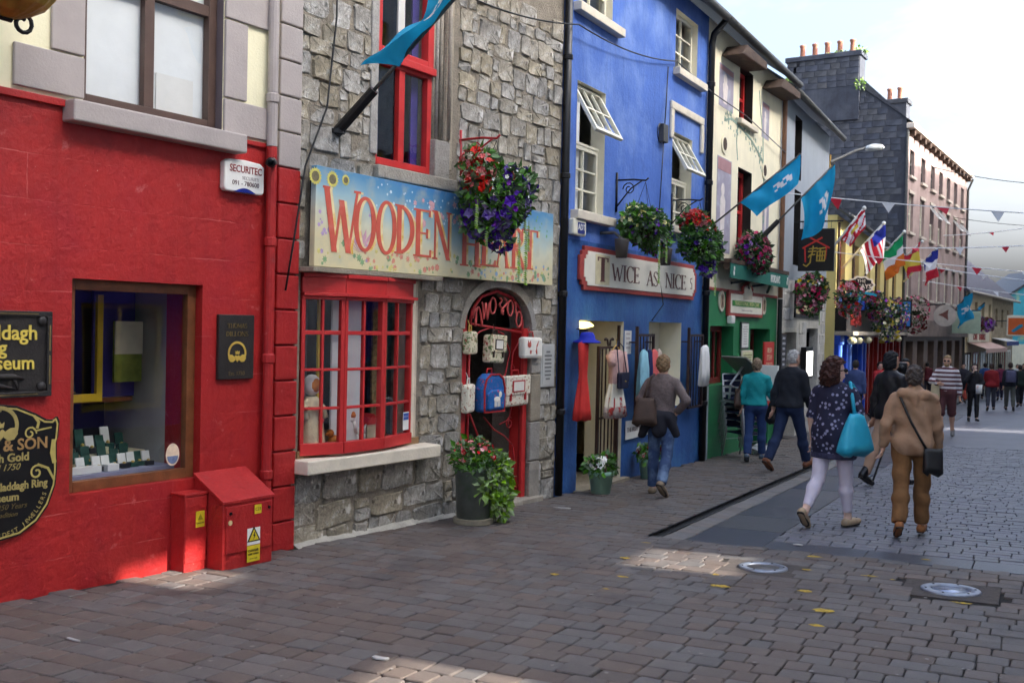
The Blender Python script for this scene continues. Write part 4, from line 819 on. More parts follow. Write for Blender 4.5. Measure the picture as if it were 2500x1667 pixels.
# ---- painted shop sign
m_sign = bpy.data.materials.new('painted_sign'); m_sign.use_nodes = True; n = m_sign.node_tree.nodes; l = m_sign.node_tree.links
tcn = n.new('ShaderNodeTexCoord'); sp = n.new('ShaderNodeSeparateXYZ'); l.new(tcn.outputs['Object'], sp.inputs[0])
nz_ = n.new('ShaderNodeTexNoise'); nz_.inputs['Scale'].default_value = 3.2; nz_.inputs['Detail'].default_value = 6; l.new(tcn.outputs['Object'], nz_.inputs['Vector'])
ma = n.new('ShaderNodeMath'); ma.operation = 'MULTIPLY_ADD'; ma.inputs[1].default_value = .22; ma.inputs[2].default_value = -.11; l.new(nz_.outputs['Fac'], ma.inputs[0])
sx_ = n.new('ShaderNodeMath'); sx_.operation = 'SUBTRACT'; sx_.inputs[1].default_value = .35; l.new(sp.outputs['X'], sx_.inputs[0]); ab = n.new('ShaderNodeMath'); ab.operation = 'ABSOLUTE'; l.new(sx_.outputs[0], ab.inputs[0])
mm = n.new('ShaderNodeMath'); mm.operation = 'MULTIPLY_ADD'; mm.inputs[1].default_value = -.13; l.new(ab.outputs[0], mm.inputs[0])
a2 = n.new('ShaderNodeMath'); a2.operation = 'ADD'; l.new(sp.outputs['Z'], a2.inputs[0]); l.new(ma.outputs[0], a2.inputs[1]); l.new(a2.outputs[0], mm.inputs[2])
mr = n.new('ShaderNodeMapRange'); mr.inputs['From Min'].default_value = -.45; mr.inputs['From Max'].default_value = .42; l.new(mm.outputs[0], mr.inputs[0])
rp = n.new('ShaderNodeValToRGB'); l.new(mr.outputs[0], rp.inputs[0]); e0 = rp.color_ramp.elements; e0[0].position = .0; e0[0].color = (*L('#dccfa4'), 1); e0[1].position = 1; e0[1].color = (*L('#2d74b4'), 1)
for p_, c_ in ((.25, '#d6d6bd'), (.45, '#a3c4cb'), (.7, '#5c96bd')): q = e0.new(p_); q.color = (*L(c_), 1)
dn = n.new('ShaderNodeTexNoise'); dn.inputs['Scale'].default_value = 7; dn.inputs['Detail'].default_value = 8; l.new(tcn.outputs['Object'], dn.inputs['Vector']); dm = n.new('ShaderNodeMapRange'); dm.inputs['From Min'].default_value = .5; dm.inputs['From Max'].default_value = .75; dm.inputs['To Max'].default_value = .62; l.new(dn.outputs['Fac'], dm.inputs[0])
dx_ = n.new('ShaderNodeMix'); dx_.data_type = 'RGBA'; dx_.inputs[7].default_value = (*L('#b9bba6'), 1); l.new(dm.outputs[0], dx_.inputs[0]); l.new(rp.outputs[0], dx_.inputs[6]); l.new(dx_.outputs[2], n['Principled BSDF'].inputs['Base Color']); n['Principled BSDF'].inputs['Roughness'].default_value = .5
sg = WOOD.empty('painted_shop_sign', 2.06, .085, 2.545, 'long blue hand painted shop sign with red lettering and flowers', 'sign')
mb = MB(); mb.prism([(-1.95, -.425), (1.94, -.425), (1.93, .40), (-1.94, .43)], -.03, .03); mb.build('board', m_sign, sg, bevel=.004)
mb = MB(); mb.box(-1.9, 1.9, .03, .08, -.36, .36); mb.build('batten', m_dark, sg)
m_let = mat('letter_red', '#d2604e', .5, .16, 5, .1, 40, sub=('#dd8a78', 3, .52, .7)); m_shd = mat('letter_shade', '#ead9a6', .5, .15, 6, .05, 40, sub=('#e3b54a', 4, .5, .6))
def sgx(x, y): s_, z = FP(WOOD, x, y, .115); return s_ - 2.06, z - 2.545
words_ = [('W', 785, 452, 612, 878), ('O', 862, 478, 610, 918), ('O', 916, 488, 617, 968), ('D', 964, 498, 618, 1013), ('E', 1010, 508, 625, 1054), ('N', 1054, 513, 632, 1101), ('H', 1124, 540, 648, 1172), ('E', 1172, 548, 648, 1212), ('A', 1210, 545, 652, 1240), ('R', 1246, 552, 655, 1284), ('T', 1272, 558, 656, 1312)]
for ch, x0, y0, y1, x1 in words_:
    xa, za = sgx(x0, y1); xb, _ = sgx(x1, y1); _, zt_ = sgx(x0, y0); _, zq = sgx(x1, y1); zl = min(za, zq)
    caps(ch, xb - xa, zt_ - zl, m_shd, sg, (xa + .035, -.0305, zl - .004), y=-.0015, d=.001, name='letter_shadow', T=.15, t=.07); caps(ch, xb - xa, zt_ - zl, m_let, sg, (xa, -.0325, zl), y=-.002, d=.0015, name='letter', T=.15, t=.065)
rf = random.Random(8)
def flat_flower(mb, x, z, r_, p=8, k=.6, y=-.0315):
    n_ = p * 2; mb.prism([(x + r_ * (1 if i % 2 else k) * math.cos(2 * math.pi * i / n_), z + r_ * (1 if i % 2 else k) * math.sin(2 * math.pi * i / n_)) for i in range(n_)], y, y + .0015)
m_sf = mat('sunflower_paint', '#d9cf6a', .6, .15, 20, 0); m_sc = mat('seed_paint', '#7d7355', .6, .25, 40, 0)
mb = MB(); mc = MB()
for x, y, r_ in ((770, 430, .078), (812, 438, .075), (844, 440, .05)):
    a_, b_ = sgx(x, y); flat_flower(mb, a_, b_, r_, 16, .8); flat_flower(mc, a_, b_, r_ * .58, 12, .95, -.033)
mb.build('painted_sunflower', m_sf, sg)['kind'] = 'stuff'; mc.build('painted_seed_head', m_sc, sg)['kind'] = 'stuff'
for nm, colr, num, zr, xr, rr in (('painted_pink_flower', '#d9a9ae', 22, (.05, .3), (-.7, .25), (.025, .05)), ('painted_white_flower', '#cfe0ea', 60, (.05, .38), (-1.2, .5), (.008, .018)), ('painted_leaf', '#86a77a', 60, (-.42, -.2), (-1.9, 1.9), (.012, .04)), ('painted_leaf', '#7fae7c', 40, (.1, .36), (.1, 1.9), (.012, .03)), ('painted_coral_flower', '#d98f7c', 38, (-.4, -.24), (-1.85, 1.85), (.015, .04)), ('painted_yellow_flower', '#d8cd7e', 40, (-.41, -.2), (-1.9, 1.9), (.012, .035)), ('painted_lilac_flower', '#b79cc6', 26, (-.38, .1), (-1.9, -1.2), (.01, .03)), ('painted_blue_flower', '#8fb0cf', 24, (-.4, -.22), (.4, 1.9), (.01, .03))):
    mb = MB()
    for _ in range(num): flat_flower(mb, rf.uniform(*xr), rf.uniform(*zr), rf.uniform(*rr), rf.choice((5, 6, 7)), rf.uniform(.45, .8), -.0308 - rf.uniform(0, .0004))
    mb.build(nm, mat(nm + colr, colr, .6, .2, 30, 0), sg)['kind'] = 'stuff'
mb = MB()
for k in range(9):
    a_ = R(30 + 120 * k / 8); x, z = sgx(880, 622); mb.prism([(x + .16 * math.cos(a_) * .2, z + .02), (x + .2 * math.cos(a_ - .12), z + .17 * math.sin(a_)), (x + .27 * math.cos(a_), z + .24 * math.sin(a_)), (x + .2 * math.cos(a_ + .12), z + .17 * math.sin(a_))], -.0312 - k * 5e-5, -.03)
mb.build('painted_lily', mat('lily_paint', '#cfa0b0', .6, .15, 20, 0), sg)
# ================================================================== houses across the street (invented, out of frame): they shade the street, show in the panes, and let sun through their gaps
OPP = Fac(tuple(st(80, 7.4).xy), 206.8)      # local x runs back towards the camera; along = 80 - x
m_wht = mat('white_render', '#d8d8d4', .7, .06, 2, .2, 40, streak=.1); m_purp = mat('purple_paint', '#4b3d94', .45, .1, 3, .15, 40); m_yl = mat('yellow_paint', '#d9b52c', .45, .1, 3, .15, 40)
m_opc = mat('opposite_cream', '#ddd4ba', .7, .06, 2, .2, 40, streak=.1)
m_glo = glass('far_glass', (.2, .22, .25), 1.0, .1, .02)
def opp(a0, a1, h, m1, m2, lab, depth=6., holes=(), wins=True, mf=None, cen=None):
    e = OPP.empty('unseen_opposite_house', 80 - a1, 0, 0, lab, 'house', 'houses across the street'); w = a1 - a0; zb = -3.2
    wh = []
    if wins:
        k = max(1, int(w / 2.6)); q = w / k
        for i in range(k):
            x = i * q + q / 2
            if cen: continue
            for z0, hh in ((4.45, .95), (7.2, 1.0)): wh.append((x - .45, x + .45, z0, z0 + hh))
        for x in cen or ():
            for z0, hh in ((4.45, .95), (7.2, 1.0)): wh.append((a1 - x - .45, a1 - x + .45, z0, z0 + hh))
    mb = MB(); wall(mb, 0, w, 2.6, h, wh + [q for q in holes if q[2] > 2.6]); 
    for q in wh: reveal(mb, q, .2)
    for q in holes:
        if q[2] > 2.6: reveal(mb, q, .35)
    mb.build('upper_wall', m1, e)
    gw = [(i * 2.6 + .5, i * 2.6 + 2.1, 0., 1.9) for i in range(int(w / 2.6))] if wins else []
    mb = MB(); wall(mb, 0, w, zb, 2.6, gw); [reveal(mb, q, .3) for q in gw]; mb.build('ground_floor_wall', m2, e)
    for q in wh + gw:
        f = MB(); a, b, c, d = q; t = .09
        f.box(a, a + t, .1, .18, c, d); f.box(b - t, b, .1, .18, c, d); f.box(a + t, b - t, .1, .18, c, c + t); f.box(a + t, b - t, .1, .18, d - t, d); f.box((a + b) / 2 - .04, (a + b) / 2 + .04, .11, .17, c + t, d - t); o = f.build('window', mf or m_white, e)
        f = MB(); f.quad((a, .15, c), (b, .15, c), (b, .15, d), (a, .15, d)); f.build('pane', m_glo, o)
    if depth > 1:
        mb = MB(); shell(mb, 0, w, zb, h, depth); mb.build('side_wall', m1, e)
        mb = MB(); mb.prism([(0, 0)] * 0 or [(-.1, h), (w + .1, h), (w + .1, h + .15), (-.1, h + .15)], -.3, depth + .2); mb.build('roof', MATS['slate'], e)
    return e
opp(-30, -8.6, 12.6, m_wht, m_wht, 'unseen plain white house across the street behind the camera')
# added unseen wall: its openings are shaped to throw sun patches on the paving
e = OPP.empty('unseen_opposite_house', 80 - .1, 0, 0, 'added unseen white wall with openings shaped to pass sun patches', 'house', 'houses across the street')
ox = lambda al: .1 - al
HO = [(ox(-.2), ox(-1.05), 3.5, 4.1), (ox(-2.85), ox(-3.4), 5.4, 5.9), (ox(-4.15), ox(-4.9), 3.7, 4.25)]
mb = MB(); wall(mb, 0, 8.7, 2.3, 12.6, HO); [reveal(mb, q, .12) for q in HO]; wall(mb, 0, 8.7, 2.3, 12.6, HO, y=.12); mb.build('upper_wall', m_wht, e)
mb = MB(); wall(mb, 0, 8.7, -3.2, 2.3, []); mb.build('ground_floor_wall', m_wht, e)
opp(.1, 8.4, 12.6, m_wht, m_purp, 'house across the street with purple ground floor and yellow windows', mf=m_yl, cen=(.95, 3.3, 5.5, 7.6))
opp(8.4, 20.15, 12.8, m_opc, m_wht, 'unseen long cream house across the street before the lane')
opp(21.45, 36, 13.2, m_wht, mat('teal_front', '#3c6a6a', .5, .1, 3, .1), 'unseen white house across the street with teal ground floor')
opp(36, 98, 14.5, m_opc, m_wht, 'unseen tall cream house across the street further down')
# ================================================================== blue clothes shop
m_blu = mat('upper_blue_render', '#4a6fbe', .6, .12, 1.0, .45, 14, streak=.22, sub=('#7f9cd6', 1.2, .46, .74), dirt=('#8a9bdc', 9, .66, .8), more=(('#3d5ca6', 2.2, .58, .75), ('#b9c2e6', 30, .69, .72)))  # broad paler patches paint in the mottled light thrown onto this wall
m_blu2 = mat('lower_blue_render', '#315b9a', .5, .16, 1.3, .5, 14, streak=.25, sub=('#4a7fb2', 1.4, .5, .75), dirt=('#7ea3c4', 7, .66, .8), more=(('#24447c', 2.2, .56, .75), ('#a8bcd2', 24, .68, .71)))
m_crm = mat('cream_joinery', '#ece6cf', .5, .06, 5, .1, 50)
m_gut = mat('gutter_grey', '#4a4a48', .5, .2, 8, .2, 40)
blu = BLUE.empty('blue_shop_building', 0, 0, 0, 'blue rendered clothes shop with cream windows', 'building')
Hd = (.57, 2.0, -.9, 1.73); Hw = (2.95, 4.33, .46, 1.74); H1 = (.36, 1.38, 5.57, 6.5); H2 = (3.77, 4.78, 5.57, 6.47); H3 = (.36, 1.22, 3.07, 4.66); H4 = (3.74, 4.64, 3.2, 4.62)
mb = MB(); wall(mb, 0.0, 5.33, -.95, 2.72, [Hd, Hw]); mb.cm = 1; reveal(mb, Hd, .55); reveal(mb, Hw, .38); mb.build('lower_wall', [m_blu2, m_crm], blu)
mb = MB(); wall(mb, 0.0, 5.33, 2.72, 6.75, [H1, H2, H3, H4]); mb.cm = 1; [reveal(mb, q, .2) for q in (H1, H2, H3, H4)]; mb.build('upper_wall', [m_blu, m_crm], blu)
mb = MB(); shell(mb, 0, 5.33, -.95, 6.75, 6.5); mb.build('side_wall', m_blu, blu)
mb = MB(); mb.add([(-.1, -.28, 6.74), (5.43, -.28, 6.74), (5.43, 3.2, 9.2), (-.1, 3.2, 9.2), (-.1, -.28, 6.82), (5.43, -.28, 6.82), (5.43, 3.2, 9.3), (-.1, 3.2, 9.3)], [(0, 3, 2, 1), (4, 5, 6, 7), (0, 1, 5, 4), (1, 2, 6, 5), (2, 3, 7, 6), (3, 0, 4, 7)]); mb.build('roof', MATS['slate'], blu)
mb = MB(); mb.tube([(-.1, -.32, 6.7), (5.43, -.32, 6.7)], .07, 10); mb.build('gutter', m_gut, blu, smooth=True)
mb = MB(); mb.tube([(5.3, -.3, 6.66), (5.3, -.1, 6.45), (5.3, -.07, 6.3), (5.3, -.07, -.5)], .055, 10); mb.build('downpipe', m_black, blu, smooth=True)
for q in (.4, 2.2, 4.0, 5.6): mb = MB(); mb.lathe([(.055, 0), (.068, .01), (.068, .07), (.055, .08)], 10, (5.3, -.07, q)); mb.build('pipe_collar', m_black, blu)
def casement(H, split, c2=3, lowrows=3):
    a, b, c, d = H
    sash(blu, a, b, c, split, .09, 2, lowrows, .055, .025, m_crm, m_glass, depth=.05)
    mb = MB(); mb.box(a, b, .08, .15, split, split + .03); mb.build('transom', m_crm, blu)
    sash(blu, a + .02, b - .02, split + .04, d - .02, .07, c2, 2, .05, .022, m_crm, m_glass, depth=.045, tilt=R(-30))
casement(H3, 3.92); casement(H4, 3.92)
sash(blu, *H1, .09, 2, 3, .055, .025, m_crm, m_glass); sash(blu, *H2, .09, 2, 3, .055, .025, m_crm, m_glass)
for a, b, c in ((.2, 1.58, 5.57), (3.7, 5.02, 5.57), (.24, 1.42, 3.07), (3.62, 4.8, 3.2)): mb = MB(); mb.box(a, b, -.11, .1, c - .11, c); mb.build('sill', m_sill, blu, bevel=.01)
for H in (H1, H2, H3, H4): mb = MB(); mb.box(H[0], H[0] + .42, .16, .17, H[2], H[3]); mb.build('curtain', m_pane_back, blu)
mb = MB(); mb.box(3.58, 5.1, -.045, 0, 4.93, 5.05); mb.box(3.58, 3.70, -.045, 0, 4.5, 4.93); mb.box(4.98, 5.1, -.045, 0, 4.48, 4.93); mb.build('hood_mould', m_sill, blu, bevel=.015)
# shop doorway and window
mb = MB(); mb.box(.5, 2.1, .95, 1.0, -.95, 1.9); mb.box(.45, .57, .5, 1., -.95, 1.75); mb.box(.57, 2.0, .55, 1.0, 1.735, 1.76); mb.build('porch_wall', mat('porch_cream', '#cfc39a', .7, .1, 3, .1), blu)
mb = MB(); mb.box(.62, .74, .25, .6, -.9, 1.7); mb.box(.88, .95, .6, .94, -.9, 1.7); mb.build('door_frame', m_crm, blu, bevel=.008)
mb = MB(); mb.box(.5, 2.1, -.1, .95, -.95, BLUE.g(1.2) + .02); mb.build('doorstep', m_dress, blu)
sash(blu, 2.95, 3.62, .46, 1.74, .34, [0, 1], [0, .52, 1], .09, .08, m_crm, m_glass, name='shop_window', depth=.06)
mb = MB(); mb.box(3.1, 3.5, .55, .56, 1.2, 1.6); mb.build('poster', mat('teal_poster', '#3f8f86', .6, .4, 6, 0), blu)
mb = MB(); mb.box(3.62, 4.33, .36, .4, .46, 1.74); mb.build('blind_panel', m_crm, blu)
m_bri = mat('brown_iron', '#3a2622', .5, .2, 14, .3, 60)
e = BLUE.empty('porch_gate', 1.68, -.06, 0, 'dark iron gate folded open in the blue shop doorway', 'gate'); zg = BLUE.g(1.7) + .05
mb = MB(); mb.bar((-.36, 0, zg), (-.36, 0, 1.4), .04); mb.bar((.3, 0, zg), (.3, 0, 1.68), .035); mb.bar((-.36, 0, zg + .03), (.3, 0, zg + .03), .03); mb.bar((-.36, 0, 1.38), (.3, 0, 1.38), .03); mb.bar((-.36, 0, .45), (.3, 0, .45), .025); mb.build('frame', m_bri, e)
for q in (-.24, -.12, 0, .12, .22): mb = MB(); mb.tube([(q, 0, zg), (q, 0, 1.38)], .011, 6); mb.build('bar', m_bri, e)
mb = MB()
for sgn in (-1, 1): mb.tube([(-.03 + sgn * (.03 + (.13 - .09 * q / 16) * (1 - math.cos(R(q * 28))) * .6), 0, 1.4 + .11 * abs(math.sin(R(q * 14))) + .03 * math.sin(R(q * 40))) for q in range(17)], .012, 6)
mb.build('scroll_top', m_bri, e, smooth=True)
def garment(name, F, s_, out, z0, prof, m, lab, cat='garment', seed=0, folds=7, amp=.12, depth=.5, mats=None, split=None, group=None):
    """hanging cloth: lofted wavy rings, prof = [(z, halfwidth)]"""
    r = random.Random(seed); n = 40; rs_ = []; ph = r.uniform(0, 6)
    for z, w in prof:
        k = (prof[0][0] - z) / max(.01, prof[0][0] - prof[-1][0]) * 1.0
        ring = []
        for j in range(n):
            t = 2 * math.pi * j / n; q = 1 + amp * k * math.sin(folds * t + ph) + .04 * math.sin(3 * t + z * 9); ring.append((w * q * math.cos(t), w * depth * q * math.sin(t), z + .012 * math.sin(folds * t + ph) * k))
        rs_.append(ring)
    mb = MB(); mb.rings(rs_)
    if split:
        zs = sorted(split); 
        for i, f in enumerate(mb.f):
            zc = sum(mb.v[v][2] for v in f) / len(f); mb.m[i] = sum(zc < q for q in split)
    o = mb.build(name, mats or m, None, smooth=True); F.put(o, s_, out, z0); tag(o, lab, cat, group); return o
m_pink = mat('pink_knit', '#c9a39c', .9, .1, 14, .4, 90); m_wskirt = mat('white_skirt', '#ddd8c8', .8, .06, 8, .1, 40); m_hem = mat('floral_hem', '#b8a8a0', .8, .3, 14, .1, 40, sub=('#b03a34', 9, .5, .56), dirt=('#3a3a46', 13, .6, .64))
dress = garment('display_dress', BLUE, 1.42, .14, 0, [(1.36, .09), (1.33, .17), (1.22, .17), (1.02, .155), (.92, .15), (.90, .16), (.75, .21), (.62, .245), (.48, .27)], None, 'pink cardigan over white skirt with red floral hem hung in the doorway', 'dress', 3, 9, .1, .45, mats=[m_pink, m_wskirt, m_hem], split=(.93, .68))
mb = MB(); mb.tube([(.2, 0, 1.32), (.26, -.02, 1.1), (.24, -.04, .9)], [.065, .055, .045], 10); mb.tube([(-.19, 0, 1.3), (-.21, -.04, 1.15)], [.06, .05], 10); mb.build('sleeve', m_pink, dress, smooth=True)
mb = MB(); mb.tube([(-.12, 0, 1.36), (0, 0, 1.42), (.12, 0, 1.36)], .008, 6); mb.tube([(0, 0, 1.42), (.01, 0, 1.5)], .005, 6); mb.build('hanger', m_gold, dress)
e = BLUE.empty('shoulder_bag', 1.36, .27, 1.0, 'navy shoulder bag hanging in front of the pink cardigan', 'bag')
m_nvy = mat('navy_leather', '#1b1d38', .4, .12, 8, .1, 60)
mb = MB(); mb.box(-.14, .14, -.03, .03, -.14, .07); mb.build('body', m_nvy, e, bevel=.02); mb = MB(); mb.prism([(-.142, .072), (.142, .072), (.13, -.05), (0, -.075), (-.13, -.05)], -.037, -.031); mb.build('flap', m_nvy, e, bevel=.004); mb = MB(); mb.tube([(-.13, 0, .06), (-.1, .05, .4), (0, .08, .48), (.1, .05, .4), (.13, 0, .06)], .007, 6); mb.build('strap', m_nvy, e); mb = MB(); mb.ball((0, -.04, -.045), .013); mb.build('clasp', m_gold, e)
garment('red_dress', BLUE, .36, .16, 0, [(1.48, .05), (1.44, .11), (1.25, .10), (1.05, .085), (.85, .13), (.65, .165), (.52, .185)], mat('red_cloth', '#c8302a', .8, .1, 6, .15, 30), 'long red dress hanging beside the blue shop doorway', 'dress', 5, 6, .12, .5)
e = BLUE.empty('sun_hat', .46, .16, 1.50, 'royal blue hat on a hook above the red dress', 'hat')
mb = MB(); mb.lathe([(.01, .09), (.07, .085), (.095, .04), (.1, 0), (.17, -.03), (.175, -.045), (.1, -.02), (.02, -.01)], 20); mb.build('hat_body', mat('royal_blue_felt', '#1f2fa8', .8, .1, 8, .2, 50), e, smooth=True)
mb = MB(); mb.tube([(0, .15, .12), (0, 0, .12), (0, 0, .08)], .007, 6); mb.build('hook', m_black, e)
mb = MB(); mb.lathe([(.01, .06), (.09, .055), (.14, .02), (.15, 0), (.05, -.03), (.01, -.035)], 18); o = mb.build('porch_lamp', mat('lit_shade', '#f3d77a', .5, 0, 1, 0, emit=1.0)); BLUE.put(o, .78, .1 - .16, 1.66); tag(o, 'small lit yellow lamp at the top of the blue shop doorway', 'lamp')
def rack(s0, s1, z0, z1, lab):
    e = BLUE.empty('clothes_rack', (s0 + s1) / 2, .12, 0, lab, 'rack'); w = (s1 - s0) / 2
    mb = MB(); mb.bar((-w, 0, z0), (-w, 0, z1 + .12), .04); mb.bar((w, 0, z0), (w, 0, z1 + .02), .035); mb.bar((-w, 0, z0), (w, 0, z0), .035); mb.bar((-w, 0, z1), (w, 0, z1), .035); mb.bar((-w, 0, z1 - .1), (-w, .12, z1 - .1), .02); mb.bar((w, 0, z1 - .1), (w, .12, z1 - .1), .02); mb.build('frame', m_bri, e)
    k = 5
    for i in range(1, k): x = -w + 2 * w * i / k; mb = MB(); mb.tube([(x, 0, z0), (x, 0, z1)], .009, 6); mb.build('bar', m_bri, e)
rack(2.20, 2.82, .42, 1.55, 'brown iron clothes rack between the blue doorway and window'); rack(4.36, 5.02, .42, 1.55, 'brown iron clothes rack beside the black rain pipe')
for i, (s_, c_, w_, zb, lab) in enumerate(((2.16, '#8cc0cf', .13, .68, 'pale blue scarf hanging on the clothes rack'), (2.38, '#1c2450', .09, .78, 'navy garment hanging on the clothes rack'), (2.55, '#d2605c', .12, .82, 'coral red garment hanging on the clothes rack'), (2.74, '#b9a898', .09, .88, 'patterned beige garment at the end of the clothes rack'))):
    garment('hung_garment', BLUE, s_, .24, 0, [(1.36, .02), (1.32, w_ * .7), (1.1, w_), (.95, w_ * 1.05), (zb, w_ * 1.1)], mat('cloth' + c_, c_, .85, .12, 8, .2, 40), lab, 'garment', 10 + i, 5, .18, .5)
for i in range(4):
    garment('white_shirt', BLUE, 4.36 + i * .19, .36 - .05 * i, 0, [(1.40, .02), (1.36, .09), (1.2, .11), (1.0, .12), (.78 + .05 * (i % 2), .13)], mat('white_linen', '#e6e5e0', .85, .06, 8, .2, 40), ['white shirt hanging first from the window on the second rack', 'white shirt hanging second from the window on the second rack', 'white shirt hanging third from the window on the second rack', 'white shirt hanging last beside the rain pipe'][i], 'shirt', 20 + i, 6, .16, .45, group='white shirts on the rack')
# notices
mb = MB(); mb.box(-.12, .12, -.004, 0, -.16, .16); mb.cm = 1
for q in (.1, .04, -.03, -.09): mb.box(-.07, .07, -.005, -.004, q, q + .03)
o = mb.build('paper_notice', [m_white, MATS['grey_print']]); BLUE.put(o, 2.15, .004, 1.45); tag(o, 'white paper notice beside the blue shop doorway', 'notice')
e = BLUE.empty('newspaper_sign', 2.52, .02, .24, 'white newspaper sign board low on the blue wall', 'sign')
mb = MB(); mb.prism([(-.43, -.13), (.43, -.12), (.43, .12), (-.43, .13)], -.015, 0); mb.build('board', m_white, e, bevel=.004); text('THE IRISH TIMES', .09, MATS['dark_print'], e, (-.08, -.017, 0), .001); mb = MB(); flat_flower(mb, .33, .0, .05, 6, .5, -.017); mb.build('crest', mat('crest_blue', '#2b3a78', .5, .1, 9, 0), e)
# sign
e = BLUE.empty('carved_shop_sign', 2.68, .0, 2.385, 'cream shop sign with red border and brown capitals on the blue wall', 'sign')
def notch(w, h, k): return [(-w, -h + 2 * k), (-w + k, -h + 2 * k), (-w + k, -h + k), (-w + 2 * k, -h + k), (-w + 2 * k, -h), (w - 2 * k, -h), (w - 2 * k, -h + k), (w - k, -h + k), (w - k, -h + 2 * k), (w, -h + 2 * k), (w, h - 2 * k), (w - k, h - 2 * k), (w - k, h - k), (w - 2 * k, h - k), (w - 2 * k, h), (-w + 2 * k, h), (-w + 2 * k, h - k), (-w + k, h - k), (-w + k, h - 2 * k), (-w, h - 2 * k)]
mb = MB(); mb.prism(notch(2.21, .275, .06), -.04, 0); mb.build('border', mat('sign_red', '#a8453e', .55, .12, 6, .15, 40), e, bevel=.006)
mb = MB(); mb.prism(notch(2.10, .215, .05), -.052, -.038); mb.build('panel', mat('sign_cream', '#f0ead8', .55, .05, 4, .1, 40), e, bevel=.004)
m_sbr = mat('sign_brown', '#6e4138', .5, .1, 9, .05)
mb = MB(); mb.box(-1.78, -1.33, -.055, -.051, -.19, .19); mb.build('initial_panel', mat('sign_buff', '#e6d9b0', .6, .12, 9, .05), e)
caps('T', .34, .31, m_sbr, e, (-1.72, -.057, -.15), T=.2, t=.06); caps('WICE', 1.0, .22, m_sbr, e, (-1.27, -.054, -.12)); caps('AS', .46, .21, m_sbr, e, (.0, -.054, -.13)); caps('NICE', .93, .22, m_sbr, e, (.75, -.054, -.13))
mb = MB(); outline(mb, [(1.88, -.1), (1.95, -.1), (1.95, -.03), (1.88, .0), (1.88, .05), (1.95, .06)], .015, -.055, -.052); mb.build('ornament', m_sbr, e)
# alarm box
e = BLUE.empty('alarm_box', .36, 0, 2.86, 'cream alarm box with blue label at the blue wall corner', 'alarm box')
mb = MB(); mb.prism([(-.18, -.1), (.18, -.1), (.18, .1), (-.18, .1)], -.08, 0); mb.build('cover', m_crm, e, bevel=.02); mb = MB(); mb.prism([(-.07, -.075), (.13, -.075), (.13, .06), (-.07, .06)], -.084, -.079); mb.build('label_plate', mat('adt_blue', '#26347e', .5, .05, 9, 0), e); text('ADT', .1, m_white, e, (.03, -.086, 0), .001, bold=.002)
# mint pots
m_mint = mat('mint_enamel', '#a9d3ba', .4, .06, 6, .1, 40); m_soil = mat('soil', '#2c2119', .95, .3, 20, .5, 60)
m_leaf = mat('leaf_green', '#4f7a35', .6, .3, 9, .05, 30, rnd=.3); m_leaf2 = mat('light_leaf_green', '#7fa04c', .6, .3, 9, .05, 30, rnd=.25); m_leaf3 = mat('dark_leaf_green', '#37572b', .6, .3, 9, .05, 30, rnd=.3)
m_fl = {k: mat('petal_' + k, c, .6, .12, 30, 0, rnd=.22) for k, c in dict(white='#eceae4', maroon='#6e1f28', red='#c72a22', purple='#4a1f8c', violet='#8a4fb0', yellow='#dcc23a', magenta='#b8265f', pink='#d86a86', coral='#cf5f63', cream='#e9e3a8').items()}
def pot_plant(F, s_, out, lab, flowers, seed, r_=.16, h=.28):
    e = F.empty('flower_pot', s_, out, F.g(s_, out), lab, 'flower pot')
    mb = MB(); mb.lathe([(r_ * .72, 0), (r_ * .93, h * .8), (r_ * 1.0, h * .8), (r_ * 1.03, h), (r_ * .9, h), (r_ * .85, h * .85)], 28); mb.build('pot', m_mint, e, smooth=True)
    mb = MB(); mb.lathe([(r_ * .88, h * .86), (.001, h * .9)], 20, cap=False); mb.build('soil', m_soil, e)
    bl = [((0, 0, h + .07), (r_ * 1.25, r_ * 1.1, .11)), ((-r_ * .9, -.03, h + .02), (.09, .08, .07)), ((r_ * .9, 0, h + .06), (.1, .09, .09))]
    leafcloud(bl, 420, .055, seed).build('foliage', m_leaf, e, fix=False)['kind'] = 'stuff'
    for i, (k, n, sz) in enumerate(flowers): flowercloud(onblob(bl[:1] if i == 0 else bl, n, seed + i, .1), sz, seed + i, 6).build('flower', m_fl[k], e, fix=False)['kind'] = 'stuff'
pot_plant(BLUE, .52, .36, 'mint green pot with white and maroon flowers before the doorway', [('white', 9, .05), ('maroon', 10, .04), ('white', 25, .018)], 31)
pot_plant(BLUE, 2.42, .26, 'mint green pot with dark red flowers behind the walking woman', [('maroon', 22, .055), ('red', 6, .03), ('white', 4, .035)], 33)
